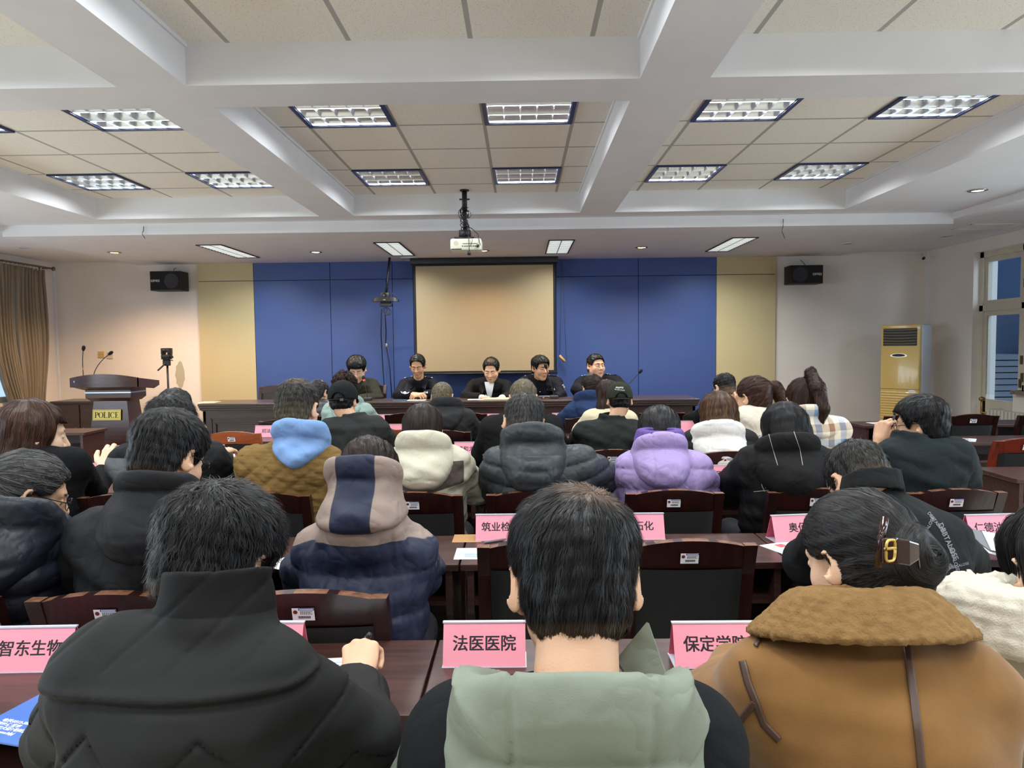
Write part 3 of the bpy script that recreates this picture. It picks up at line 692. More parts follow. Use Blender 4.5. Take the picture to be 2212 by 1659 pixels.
def desk_mic(ub, ut, vt, uu, vv, lab, ring=False):
    b0 = px(ub, 866, YT); t1 = px(ut, vt, YT+.05); gooseneck('desk_microphone', lab, (b0.x, YT, zD), t1, px(uu, vv, YT), ring, grp='desk microphones')
desk_mic(794, 786, 820, 790, 838, 'gooseneck microphone with a red light ring in front of the man in olive', True)
desk_mic(1197, 1180, 795, 1193, 838, 'gooseneck microphone in front of the officer holding a phone')
desk_mic(1325, 1381, 805, 1340, 850, 'gooseneck microphone leaning right at the right end of the desk')
# ---- low cabinet left of the lectern
p = px(108, 868, 9.2); q = px(186, 868, 9.2)
cb = thing('cabinet', 'low dark cabinet in the left corner behind the lectern', 'cabinet', ((p.x+q.x)/2+.15, 9.45, 0))
hw = (q.x-p.x)/2+.15; zc = px(150, 867, 9.2).z
MB().box(-hw+.01, hw-.01, -.24, .24, 0, zc-.03).build('body', W_desk, cb); MB().box(-hw, hw, -.26, .25, zc-.03, zc, bev=.004).build('top', W_desk, cb)
for s in (-1, 1): d_ = MB().box(min(s*.01, s*(hw-.03)), max(s*.01, s*(hw-.03)), -.255, -.24, .06, zc-.05).build('door', W_desk, cb); MB().box(s*.05-.006, s*.05+.006, -.27, -.255, zc*.5, zc*.5+.1).build('handle', M_chrome, d_)
# ---- projection screen
ys = 9.72
a = px(897.5, 575, ys); b_ = px(1194.5, 575, ys); zb = px(1040, 801, ys).z; zt = px(1040, 573.5, ys).z
sc = thing('projection_screen', 'pulled-down beige projection screen with black border on the blue wall', 'screen', ((a.x+b_.x)/2, ys, zb))
hw = (b_.x-a.x)/2; M_scr = mat('screen_fabric', (160, 142, 112), .85, var=.01, vscale=2)
MB().box(-hw, hw, -.001, .001, 0, zt-zb).build('fabric', M_scr, sc)
m = MB(); bw = .03
m.box(-hw-bw, -hw, -.0015, .0015, -.02, zt-zb+.02); m.box(hw, hw+bw, -.0015, .0015, -.02, zt-zb+.02); m.box(-hw, hw, -.0015, .0015, zt-zb, zt-zb+.03); m.box(-hw, hw, -.0015, .0015, -.025, 0)
m.build('black_border', mat('screen_black', (16, 16, 18), .8), sc)
MB().tube([(-hw-.05, 0, -.035), (hw+.05, 0, -.035)], .014, 10).build('bottom_bar', M_dark, sc, True)
autosmooth(MB().box(-hw-.07, hw+.07, -.05, .05, zt-zb+.025, zA-zb-.001, bev=.01).build('housing', mat('housing_black', (24, 24, 26), .5), sc))
# pull cord with wooden handle
pc = thing('pull_cord', 'thin looped pull cord with a small wooden handle right of the screen', 'cord', (*px(1215, 770, 9.9)[:2], px(1215, 770, 9.9).z))
def rel(o, *pts): return [Vector(p)-o.location for p in pts]
MB().tube(rel(pc, px(1213, 562, 9.9), px(1211, 660, 9.9), px(1209, 768, 9.9)), .003, 6).tube(rel(pc, px(1215, 562, 9.9), px(1219, 680, 9.9), px(1223, 770, 9.9)), .0025, 6).tube(rel(pc, px(1223, 770, 9.9), px(1224, 776, 9.9), px(1220, 781, 9.9)), .004, 6).build('cord', mat('grey_cord', (60, 62, 75), .7), pc, True)
MB().tube(rel(pc, px(1208, 768, 9.9), px(1220, 781, 9.9)), .02, 8).build('handle', mat('pale_wood', (196, 158, 90), .6), pc, True)
# ---- ceiling projector
yp = 7.0; c0 = px(1008, 531, yp)
pj = thing('projector', 'white ceiling projector with cables on a black pole', 'projector', (c0.x, yp, c0.z))
hw = 66*yp/1538/2; hh = 25*yp/1538/2
autosmooth(MB().box(-hw, hw, -.11, .11, -hh, hh, bev=.018).build('case', mat('projector_white', (228, 228, 205), .4), pj))
m = MB()
for x0, x1, z0, z1 in ((-.14, -.04, -.05, -.042), (-.03, .11, .005, .009)): m.box(x0, x1, -.1125, -.108, z0, z1)
for k, x in enumerate((-.03, -.008, .012, .032, .05, .072, .09)): m.box(x-.006, x+.006, -.1125, -.108, -.022, -.014)
m.build('ports', M_dark, pj)
m = MB(); m.lathe([(0, 0), (.022, 0), (.022, .002), (0, .002)], n=20); m.xf(Matrix.Translation((-hw+.055, -.110, .012)) @ Matrix.Rotation(math.pi/2, 4, 'X')); m.build('speaker_grille', mat('grille_beige', (205, 202, 178), .7), pj)
top = zC-c0.z-.0005; pxx = px(1004, 470, yp).x-c0.x
m = MB(); m.box(pxx-.1, pxx+.09, -.07, .07, hh+.005, hh+.02); m.box(pxx-.055, pxx+.055, -.05, .05, hh+.02, hh+.09); m.tube([(pxx, 0, hh+.09), (pxx, 0, hh+.3)], .019, 12); m.tube([(pxx, 0, hh+.28), (pxx, 0, top)], .025, 12); m.tube([(pxx-.05, 0, top-.09), (pxx+.05, 0, top-.09)], .008, 8); m.tube([(pxx, 0, top-.012), (pxx, 0, top)], .045, 16)
m.build('mount', M_dark, pj, True)
cm = MB()
for k in range(7):                              # tangle of cables round the pole
    ph = k*.9; pts = []
    for i in range(28):
        t_ = i/27; rr = .022+.022*abs(math.sin(3*t_+k)); pts.append((pxx+rr*math.cos(9*t_+ph), rr*math.sin(9*t_+ph)-.015, hh+.06+.24*t_+.03*math.sin(5*t_+k)))
    cm.tube(pts, .0035, 5)
def loop(c, r, n=18, w=.9): return [(c[0]+r*w*math.cos(2*math.pi*i/n+1), c[1]-.02, c[2]+r*math.sin(2*math.pi*i/n+1)) for i in range(n)]
cm.tube(loop((pxx-.01, 0, hh+.25), .055), .0035, 5).tube(loop((pxx+.03, 0, hh+.24), .035), .003, 5)
cm.tube([(pxx+.02, -.03, hh+.13), (pxx+.07, -.06, hh+.1), (pxx+.13, -.1, hh+.04), (pxx+.155, -.13, -.01), (pxx+.135, -.13, -.025), (pxx+.13, -.112, -.02)], .004, 6)
cm.tube([(pxx+.02, -.06, hh+.1), (pxx+.045, -.125, .05), (pxx+.047, -.13, -.07)], .0035, 6); cm.tube([(pxx+.02, -.05, hh+.03), (pxx+.07, -.115, hh+.05), (pxx+.08, -.125, .03), (pxx+.06, -.115, -.015)], .002, 5)
cm.box(pxx+.03, pxx+.062, -.14, -.115, -.105, -.07); cm.box(pxx+.118, pxx+.14, -.13, -.11, -.03, -.005)
cm.build('cables', mat('cable_black', (24, 25, 28), .5), pj, True)
# ---- video conferencing camera bar hung on a pole
yv = 9.55; c0 = px(833, 648, yv)
vc = thing('video_camera_bar', 'black video conference camera bar hanging on a pole before the blue wall', 'camera', (c0.x, yv, c0.z))
sc_ = yv/1538
m = MB(); n = 14; v = []; f = []
for i in range(n+1):
    x = (-28+56*i/n)*sc_; a_ = 1-abs(x/(28.5*sc_))**4; zt_ = (1+5.5*a_)*sc_; v += [(x, -.06, -3.5*sc_), (x, -.075*a_, zt_-.5*sc_), (x, .03, zt_), (x, .05, -3.5*sc_)]
for i in range(n):
    for k in range(4): f.append((i*4+k, i*4+(k+1) % 4, i*4+4+(k+1) % 4, i*4+4+k))
f += [(0, 1, 2, 3), (n*4+3, n*4+2, n*4+1, n*4)]
M_grey = mat('dark_grey_plastic', (42, 42, 42), .5)
autosmooth(m.add(v, f).build('bar', M_grey, vc), 40)
m = MB(); m.box(-9*sc_, 9*sc_, -.06, .03, 6*sc_, 15*sc_, bev=.006); o = m.build('camera_head', M_grey, vc); autosmooth(o)
m = MB(); m.lathe([(.028, 0), (.028, .02), (.02, .022), (.018, .012), (0, .012)], n=18); m.xf(Matrix.Translation((0, -.058, 10.5*sc_)) @ Matrix.Rotation(math.pi/2, 4, 'X')); m.build('lens', M_dark, vc, True)
m = MB(); m.box(-11*sc_, 12*sc_, -.03, .03, -8*sc_, -3.5*sc_, bev=.004); m.box(-12*sc_, 14*sc_, -.05, .04, -14*sc_, -8.5*sc_, bev=.004); m.build('receiver', M_dark, vc)
MB().box(-.02, .01, -.071, -.068, -.8*sc_, .6*sc_).build('badge', mat('silver_badge', (190, 195, 200), .3, metal=.6), vc)
tp = px(841, 566, yv)-c0; m = MB(); m.tube([(0, .03, 14*sc_), (tp.x*.35, .03, 38*sc_), (tp.x, .03, zA-c0.z)], .016, 10); m.build('pole', M_dark, vc, True)
m = MB()
m.tube(rel(vc, px(838, 622, yv), px(845, 632, yv), px(855, 640, yv), px(856, 650, yv)), .006, 6)
m.tube(rel(vc, px(836, 603, yv), px(833, 606, yv), px(836, 614, yv)), .004, 6)
for dx, dz, r_ in ((-1, 22, 6), (3, 24, 8), (7, 26, 7)): m.tube([(dx*sc_+r_*.7*sc_*math.cos(t_), -.02, -dz*sc_+r_*sc_*math.sin(t_)) for t_ in [i*.35 for i in range(19)]], .005, 6)
m.build('cable_loops', M_dark, vc, True)
def cable(name, label, pts, r_, m_):
    P_ = [Vector(p) for p in pts]; o = MB().tube([p-P_[-1] for p in P_], r_, 6).build(name, m_, None, True); o.location = P_[-1]; return tag(o, label, 'cable')
M_cab = mat('cable_dark', (22, 24, 40), .5)
cable('hanging_cable', 'left of two dark cables hanging from the camera bar down the blue wall', [px(824, 668, 9.55), px(823, 720, 9.8), px(827, 790, 9.95), px(832, 866, 9.95)], .007, M_cab)
cable('hanging_cable', 'right of two dark cables hanging from the camera bar, with a beige joint', [px(832, 680, 9.55), px(834, 715, 9.8), px(833, 745, 9.95), px(836, 757, 9.95), px(842, 790, 9.95), px(847, 866, 9.95)], .007, M_cab)
o = MB().tube([(0, 0, .04), (0, 0, -.01)], [.011, .014], 8).build('cable_joint', mat('beige_plug', (180, 160, 130), .5), None, True); o.location = px(835, 748, 9.93); tag(o, 'small beige cable joint on the hanging cable below the camera bar', 'plug')
# ---- wall loudspeakers
def speaker(u0, u1, v0, v1, lab, side):
    y = 9.75; a_ = px(u0, v0, y); b2 = px(u1, v1, y); r = thing('loudspeaker', lab, 'speaker', ((a_.x+b2.x)/2, y, b2.z)); hw = abs(b2.x-a_.x)/2; h = a_.z-b2.z
    autosmooth(MB().box(-hw, hw, 0, .24, 0, h, bev=.006).build('cabinet', mat('speaker_black', (17, 18, 24), .55), r))
    autosmooth(MB().box(-hw+.012, hw-.012, -.012, 0, .012, h-.012, bev=.005).build('grille', mat('grille_black', (13, 14, 19), .8, bump=.3, bscale=400), r))
    cx = hw*.42*side; m = MB(); m.lathe([(.085, 0), (.1, .004), (.105, 0), (.09, -.002)], n=28); m.xf(Matrix.Translation((cx, -.0125, h*.5)) @ Matrix.Rotation(math.pi/2, 4, 'X')); m.build('cone_ring', mat('cone_grey', (30, 31, 38), .6), r, True)
    lx = -hw*.62*side; m = MB(); s = .036                                  # the three squarish letters of the maker's logo
    for k in range(3):
        x0 = lx+(k-1.5)*s*1.12; z0 = h*.5
        fr = ((x0, x0+s, z0+.011, z0+.015), (x0, x0+.006, z0-.011, z0+.011), (x0+s-.006, x0+s, z0-.011, z0+.011))
        for q in fr: m.box(q[0], q[1], -.0145, -.012, q[2], q[3])
        if k == 1: m.box(x0+s/2-.003, x0+s/2+.003, -.0145, -.012, z0-.011, z0+.011)
        else: m.box(x0, x0+s, -.0145, -.012, z0-.015, z0-.011); m.box(x0+.008, x0+s-.006, -.0145, -.012, z0-.003, z0+.002)
    m.build('logo', mat('logo_silver', (205, 205, 205), .4), r)
    MB().box(-.06, .06, .24, YW-y, h*.3, h*.7).build('bracket', M_dark, r)
    MB().tube([(hw*.2, .15, h), (hw*.15, .2, h+.05), (hw*.1, YW-y-.01, zA-b2.z-.05)], .004, 6).build('wire', M_dark, r, True)
    return r
speaker(323, 391, 586, 627, 'black loudspeaker high on the left wall above the tripod camera', 1)
speaker(1708, 1778, 573, 612, 'black loudspeaker high on the right white wall', -1)
# ---- standing air conditioner in the right corner
y = 9.42; c0 = px(1955, 880, y); zt = px(1950, 702, y).z
ac = thing('air_conditioner', 'tall standing air conditioner with yellowed front in the right corner', 'air conditioner', (c0.x, y, 0), math.radians(-50))
M_yel = mat('yellowed_plastic', (222, 190, 112), .18, spec=.6, coat=.3); M_acw = mat('ac_white', (206, 214, 224), .35)
autosmooth(MB().box(-.24, .25, -.13, .2, .0, zt, bev=.05).build('body', M_acw, ac), 50)
fz = zt
fp = MB(); fp.box(-.25, .235, -.175, -.10, .03, zt+.004, bev=.02); fpo = fp.build('front_panel', M_yel, ac); autosmooth(fpo, 50)
MB().box(-.215, .2, -.179, -.174, zt-.27, zt-.045).build('air_outlet', M_dark, ac)
for k in range(6):
    m = MB(); zz_ = zt-.245+k*.036; n = 10
    v = []; 
    for i in range(n+1): x = -.21+.405*i/n; q_ = .006*math.sin(math.pi*i/n); v += [(x, -.186, zz_-q_), (x, -.186, zz_-q_+.006), (x, -.176, zz_-q_+.009)]
    m.add(v, [(i*3+k_, i*3+3+k_, i*3+4+k_, i*3+1+k_) for i in range(n) for k_ in (0, 1)]).build('louvre', mat('louvre_tan', (150, 130, 88), .5), ac)
m = MB(); n = 16; v = [(0, -.1785, 0)]
for i in range(n): a_ = 2*math.pi*i/n; v.append((.105*math.cos(a_), -.1785, (.03 if math.sin(a_) > 0 else .022)*math.sin(a_)))
m.add(v, [(0, 1+i, 1+(i+1) % n) for i in range(n)]); o = m.build('display_rim', mat('ac_chrome', (190, 180, 150), .2, metal=.8), ac); o.location = (-.02, 0, zt-.4)
m = MB(); m.add([(x*.78, -.1795, z*.72) for x, _, z in v], [(0, 1+i, 1+(i+1) % n) for i in range(n)]); o = m.build('display', M_dark, ac); o.location = (-.02, 0, zt-.397)
for k in range(22): MB().box(-.235, .215, -.181, -.17, .16+k*.034, .174+k*.034, bev=.003).build('intake_slat', M_yel, ac)
MB().box(-.25, .235, -.178, -.17, .925, .93).build('panel_seam', mat('seam_brown', (120, 96, 50), .6), ac)
m = MB(); m.lathe([(0, 0), (.05, 0), (.05, .002), (0, .002)], n=20); m.xf(Matrix.Translation((.15, -.177, .9)) @ Matrix.Rotation(math.pi/2, 4, 'X') @ Matrix.Diagonal((1, .5, 1, 1))); m.build('oval_sticker', M_paper, ac)
MB().box(.2, .235, -.1765, -.1745, zt-.06, zt-.025).build('energy_sticker', M_paper, ac)
# ---- tripod with small camera
yt = 9.3; c0 = px(362, 800, yt)
tr = thing('tripod_camera', 'small black camera on a tripod between lectern and cream panel', 'camera', (c0.x, yt, 0))
zz_ = [px(362, v_, yt).z for v_ in (752, 773, 790, 812)]
m = MB(); m.tube([(0, 0, .6), (0, 0, zz_[2])], .013, 10); m.build('column', M_dark, tr, True)
for k in range(3): a_ = k*2.1+.4; MB().tube([(0, 0, .75), (.38*math.cos(a_), .38*math.sin(a_), .01)], [.018, .01], 8).build('leg', M_dark, tr, True)
m = MB(); m.box(-.06, .045, -.04, .04, zz_[1]-.02, zz_[1]-.005); m.box(-.05, .035, -.03, .03, zz_[2], zz_[1]-.02, bev=.008); m.tube([(-.01, -.03, zz_[2]+.03), (-.08, -.1, zz_[2]-.06)], .011, 8); m.tube([(.03, 0, zz_[1]-.03), (.075, 0, zz_[1]-.035)], .006, 6); m.build('pan_head', M_dark, tr)
m = MB(); zb_ = zz_[1]-.005; m.box(-.06, .05, -.05, .06, zb_, zb_+.05, bev=.01); m.box(-.06, -.03, -.05, .05, zb_+.05, zz_[0], bev=.008); m.box(.025, .055, -.05, .05, zb_+.05, zz_[0], bev=.008); m.box(-.05, .045, -.04, .04, zb_+.075, zz_[0]+.002, bev=.015); m.box(.05, .075, -.02, .02, zb_, zb_+.025); autosmooth(m.build('camera_body', M_dark, tr))
m = MB(); m.lathe([(0, 0), (.012, 0), (.014, .004), (0, .006)], n=14); m.xf(Matrix.Translation((-.02, -.043, zz_[0]-.025)) @ Matrix.Rotation(math.pi/2, 4, 'X')); m.build('lens', mat('lens_glass', (60, 60, 70), .1, coat=1.), tr, True)
# wall sockets and marks
for u, v, lab, c_ in ((219, 766, 'beige wall socket plate behind the lectern', (196, 170, 110)), (237.5, 768, 'pale wall socket plate behind the slanted microphone', (205, 190, 175))):
    p = px(u, v, YW); o = thing('wall_socket', lab, 'socket', (p.x, YW, p.z)); MB().box(-.043, .043, -.012, 0, -.045, .045, bev=.003).build('plate', mat('socket_%d' % u, c_, .5), o); MB().box(-.03, .03, -.0135, -.012, -.002, .002).build('slot', mat('socket_line', (150, 130, 90), .6), o)
pt = MB(); n = 18; pt.add([(math.cos(2*math.pi*i/n)*.066*(1+.12*math.sin(3*i)), 0, math.sin(2*math.pi*i/n)*.19*(1+.08*math.sin(5*i))) for i in range(n)], [tuple(range(n))])
o = pt.build('wall_patch', mat('patch_grey', (178, 172, 150), .9)); p = px(389, 810, YW); o.location = (p.x, YW-.001, p.z); struct(o)
# ---- curtain and rod
def curtain():
    r = thing('curtain', 'grey-brown pleated curtain hanging at the left window', 'curtain', (XWL+.14, 9.2, 0))
    y0, y1 = 8.55, 9.62; zt = px(40, 578, 9.3).z; zb = px(40, 872, 9.2).z-.12; n = 150; k = 26
    for nm, a0, a1, ph in (('left_panel', 0, .46, 0), ('right_panel', .5, 1, 1.3)):
        v = []; f = []
        for j in range(k+1):
            t_ = j/k; z = zt+(zb-zt)*t_; g = t_**2.2*.75
            for i in range(n+1):
                s = a0+(a1-a0)*i/n; yc = (y0*.35+y1*.65); y = y0+(y1-y0)*s; y = y+(yc-y)*g*(.8 if nm == 'left_panel' else .35)
                amp = .035*(1-.3*t_); x = amp*math.sin(s*95+ph+t_*1.5)+.012*math.sin(s*210+t_*4)+.02*math.sin(t_*6+s*5)
                v.append((x, y-9.2, z))
        f = [(j*(n+1)+i, j*(n+1)+i+1, (j+1)*(n+1)+i+1, (j+1)*(n+1)+i) for j in range(k) for i in range(n)]
        o = mesh(nm, v, f, M_curt, r, True); md = o.modifiers.new('thickness', 'SOLIDIFY'); md.thickness = .004
    h = MB()
    for i in range(14): y = y0-9.2+(y1-y0)*(i+.5)/14; h.tube([(0, y, zt-.02), (.0, y, zt+.035)], .008, 6)
    h.build('hooks', M_trimw, r)
    rr = thing('curtain_rod', 'thin metal curtain rod above the left curtain', 'rod', (XWL+.14, 8.8, zt+.04)); MB().tube([(0, -2.3, 0), (0, 1.02, 0)], .012, 10).build('rod', mat('rod_metal', (130, 118, 100), .4, metal=.7), rr, True)
    MB().lathe([(.005, -.03), (.02, -.02), (.025, 0), (.02, .02), (.005, .03)], (0, 1.04, 0), 12).build('finial', mat('rod_metal', (1, 1, 1)), rr, True)
    for y in (-1.8, .95): MB().box(-.14, 0, y-.01, y+.01, -.012, .012).build('bracket', mat('rod_metal', (1, 1, 1)), rr)
M_curt = mat('curtain_fabric', (134, 122, 104), .9, var=.18, vscale=26, stretch=(1, 1, .05), bump=.3, bscale=200)
curtain()
# hanging wire ends on the ceiling step
for u, v0, v1, Yw, lab in ((310, 489, 515, 7.42, 'thin broken wire dangling from the ceiling step at left'), (1692, 473, 515, 7.42, 'thin broken wire dangling from the ceiling step at right')):
    P_ = [px(u+3*math.sin(i*1.3)*(i > 2), v0+(v1-v0)*i/6, Yw-.012) for i in range(7)]
    cable('dangling_wire', lab, P_[::-1], .0035, mat('thin_wire', (70, 62, 58), .6))
# ================================================================== things on the tables
def name_card(u, v, text, label, rz=0., z=TZ, cs=1.):
    p = pz(u, v, z); r = thing('name_card', label, 'name card', (p.x, p.y+.04, z), rz, 'pink folded name cards on the tables')
    w, h, d = .104, .098, .042
    def slab(mb, x, y0, z0, y1, z1, t): mb.add([(-x, y0, z0), (x, y0, z0), (x, y0+t, z0), (-x, y0+t, z0), (-x, y1, z1), (x, y1, z1), (x, y1+t, z1), (-x, y1+t, z1)], [(0, 3, 2, 1), (4, 5, 6, 7), (0, 1, 5, 4), (1, 2, 6, 5), (2, 3, 7, 6), (3, 0, 4, 7)])
    m = MB(); slab(m, w, -d, .002, -.004, h, .0012); slab(m, w, d, .002, .004, h, -.0012); ins = m.build('paper_insert', M_pink, r)
    m = MB(); slab(m, w, -d+.0016, .002, -.0028, h-.001, .0004); slab(m, w, d-.0016, .002, .0028, h-.001, -.0004); m.build('paper_inside', M_pinkd, r)
    m = MB(); m.box(-w-.002, w+.002, -d-.003, d+.003, 0, .0016); m.box(-w-.002, w+.002, -.006, .006, h+.0005, h+.004); m.build('acrylic_stand', M_acre, r)
    if text:
        sz = min(.036, .165/max(1, len(text)))*cs; vs, fs = text_geo(text, sz*1.12, 0., .0008)
        a_ = math.atan2(d-.004, h-.002); M_ = Matrix.Translation((0, -d-.0006+(d-.004)*.52, h*.52)) @ Matrix.Rotation(-a_, 4, 'X')
        mesh('lettering', [M_ @ Vector(q) for q in vs], fs, M_ink, r)
    return r
for a_ in ((57, 1452, '智东生物', 'pink folded name card at the left picture edge, by the blue booklet', .03),
           (1046, 1441, '法医医院', 'pink folded name card left of the man in the green hood', 0),
           (1550, 1443, '保定学院', 'pink folded name card between the man in green and the woman in tan', 0),
           (560, 1441, '', 'pink folded name card mostly hidden behind the man in black', 0),
           (2165, 1432, '', 'pink folded name card between the tan and the cream jackets', 0),
           (1082, 1168, '筑业检测', 'pink folded name card by the brochure, left of the balding head', 0),
           (1382, 1166, '霄石化', 'pink folded name card showing right of the balding head', 0),
           (1726, 1170, '奥佰', 'pink folded name card next to the hair bun, second row', .12),
           (2152, 1170, '仁德油脂', 'pink folded name card beside the raised booklet at right', .06),
           (1552, 1045, '普天奥', 'pink folded name card between the lilac and the black coat', 0),
           (1795, 1045, '', 'pink folded name card right of the coat with white stitching', 0),
           (505, 1045, '长', 'pink folded name card left of the olive jacket', 0),
           (195, 1038, '', 'pink folded name card under the arm of the woman in the black coat', 0),
           (1012, 986, '盛和力成', 'pink folded name card right of the cream parka', 0),
           (462, 990, '', 'turned pink folded name card by the hand near the orange chair', -.6),
           (574, 944, '招法', 'pink folded name card beyond the blue hood', 0),
           (862, 941, '', 'small pink folded name card right of the black cap', 0),
           (1478, 934, '', 'pink folded name card beyond the lilac coat', 0),
           (838, 917, '天', 'pink folded name card in the front row under the man in olive', 0),
           (1056, 916, '', 'pink folded name card in the front row under the man writing', 0),
           (1215, 914, '河', 'pink folded name card in the front row left of the navy hoodie', 0)): name_card(*a_)
M_cyan = mat('brochure_blue', (186, 216, 232), .5); M_redp = mat('brochure_red', (216, 96, 96), .5); M_bk = mat('blue_booklet', (66, 112, 190), .35, coat=.2); M_kraft = mat('kraft_folder', (176, 134, 86), .8)
def paper(u, v, label, name='paper_sheet', w=.148, l=.21, rz=0., z=TZ, style='lines', t=.0012, y=None, cat='paper', grp=None):
    p = pz(u, v, z) if y is None else Vector((px(u, v, y).x, y, z)); r = thing(name, label, cat, (p.x, p.y, z), rz, grp)
    M0 = {'booklet': M_bk, 'kraft': M_kraft, 'notebook': mat('yellow_paper', (232, 226, 170), .7)}.get(style, M_paper)
    MB().box(-w/2, w/2, -l/2, l/2, .0002, t).build('page', M0, r)
    m = MB(); e = t+.0003
    if style == 'lines':
        for k in range(9): m.box(-w*.38, w*(.38-.1*(k % 3)), l*(.36-k*.07), l*(.36-k*.07)+.0025, t, e)
        m.build('printed_lines', mat('grey_print', (120, 122, 130), .7), r)
    elif style == 'brochure':
        m.box(-w/2+.003, w/2-.003, -l*.18, l*.16, t, e); m.build('colour_band', M_cyan, r)
        MB().box(-.02, .02, l*.2, l*.4, t, e).build('red_panel', M_redp, r)
        m = MB()
        for k in range(6): m.box(-w*.32, w*.3-.02*(k % 2), -l*(.06+k*.06), -l*(.06+k*.06)+.003, e, e+.0003)
        m.build('printed_lines', mat('grey_print', (1, 1, 1)), r)
    return r
paper(110, 1540, 'blue glossy booklet with white print at the lower left table edge', 'booklet', .19, .25, -.25, style='booklet', t=.004, cat='booklet')
bk = bpy.data.objects['booklet']
vs = []; fs = []
for k, s in enumerate(('电话:0312-589100', '地址:保定市', '阳光大街1号财富', 'http://www.bfpj')):
    v_, f_ = text_geo(s, .0125, .0004, align='LEFT'); o_ = len(vs); vs += [(x-.07+.004*(k == 2), z-.055-k*.0135, .0044) for x, y, z in v_]; fs += [tuple(i+o_ for i in q) for q in f_]
mesh('lettering', vs, fs, M_paper, bk)
paper(725, 1462, 'white sheet under the writing hand of the man in black', rz=.1)
paper(1570, 1478, 'white sheet in front of the name card left of the tan jacket', w=.2, l=.14, style='lines')
paper(640, 1212, 'white sheet left of the woman in the navy and mauve jacket', rz=-.5)
paper(545, 1190, 'white sheet on the second-row table by the ear of the man in black', rz=.2)
paper(1042, 1196, 'blue and white brochure under the name card in the second row', 'brochure', .21, .148, .0, style='brochure', cat='brochure')
paper(1010, 1163, 'kraft brown folder beneath the second-row name card', 'folder', .12, .12, 0, style='kraft', t=.0006, cat='folder')
paper(1712, 1188, 'blue and white brochure by the name card next to the hair bun', 'brochure', .148, .2, .4, style='brochure', cat='brochure')
paper(2170, 1192, 'white form lying before the name card at right', rz=.3)
paper(1050, 1046, 'blue-white brochure on the third-row table, left of the dark grey puffer', 'brochure', .148, .2, .2, style='brochure', cat='brochure')
paper(1800, 1056, 'white sheet on the third-row table right of the stitched coat', rz=.1)
paper(1018, 988, 'blue and white brochure before the name card of the fourth row', 'brochure', .148, .2, .3, style='brochure', cat='brochure')
paper(505, 985, 'white sheets by the hand of the woman in white', rz=.5)
paper(2085, 950, 'blue-white leaflet on the table behind the man with the pen', 'brochure', .148, .2, -.6, style='brochure', cat='brochure')
paper(1900, 915, 'white sheet on the table by the air conditioner', rz=.2)
YD = 8.25
paper(900, 862, 'white sheet on the desk before the officer with folded hands', z=zD, y=YD, w=.21, l=.15)
paper(1030, 862, 'white sheet on the desk left of the notebook', z=zD, y=YD, w=.21, l=.15)
paper(1075, 862, 'open yellow notebook on the desk under the writing hand', 'notebook', .32, .2, 0, zD, 'notebook', .012, YD, 'notebook')
paper(452, 868, 'flat yellow sheet on the left end of the long desk', 'paper_sheet', .2, .2, 0, zD, 'notebook', .003, YD, 'paper')
def phone(u, lab, y=YD):
    p = px(u, 864, y); r = thing('phone', lab, 'phone', (p.x, y, zD)); autosmooth(MB().box(-.075, .075, -.037, .037, 0, .008, bev=.003).build('case', mat('phone_blue', (110, 150, 175), .3), r)); MB().box(-.072, .072, -.034, .034, .008, .0085).build('screen', mat('phone_glass', (40, 48, 58), .08), r)
phone(863, 'phone lying on the desk before the officer with folded hands')
# small leather bag on the table by the stitched coat
p = pz(1700, 1150, TZ); r = thing('leather_bag', 'brown leather bag beside the coat with white stitching', 'bag', (p.x, 2.92, TZ)); m = MB(); frustum(m, -.06, .06, -.02, .02, 0, -.035, .035, -.006, .006, .05); autosmooth(m.build('bag_body', mat('brown_leather', (92, 66, 58), .45), r))

def loose_pen(u, v, lab, col, rz, z=TZ):
    p = pz(u, v, z); r = thing('pen', lab, 'pen', (p.x, p.y, z), rz); MB().tube([(-.068, 0, .005), (-.055, 0, .005), (.06, 0, .005)], [.0012, .005, .005], 10).build('barrel', mat('pen_%d' % sum(col), col, .3), r, True); MB().tube([(.06, 0, .005), (.07, 0, .005)], [.0055, .0045], 10).build('cap', M_dark, r, True)
loose_pen(1076, 1170, 'grey pen lying before the name card left of the balding head', (110, 110, 116), .5)
loose_pen(1046, 1052, 'orange-red pen at the table edge left of the dark grey puffer', (216, 70, 40), 1.2)
# the booklet held up at right, folded leaf with its thickness
Q = [px(2066, 1133, 2.62), px(2120, 1150, 2.66), px(2205, 1168, 2.7), px(2222, 1210, 2.36), px(2140, 1192, 2.36), px(2100, 1165, 2.45)]
c0 = sum(Q, Vector())/6; r = thing('open_booklet', 'grey open booklet held up over the table before the right-hand name card', 'booklet', tuple(c0))
o = mesh('cover', [q-c0 for q in Q], [(0, 1, 5), (1, 4, 5), (1, 2, 3, 4)], mat('grey_cover', (120, 124, 128), .4), r); md = o.modifiers.new('thickness', 'SOLIDIFY'); md.thickness = .004
o = mesh('page', [q-c0+Vector((0, -.002, .006)) for q in (Q[1], Q[2], Q[3], Q[4])], [(0, 1, 2, 3)], M_paper, r); md = o.modifiers.new('thickness', 'SOLIDIFY'); md.thickness = .001
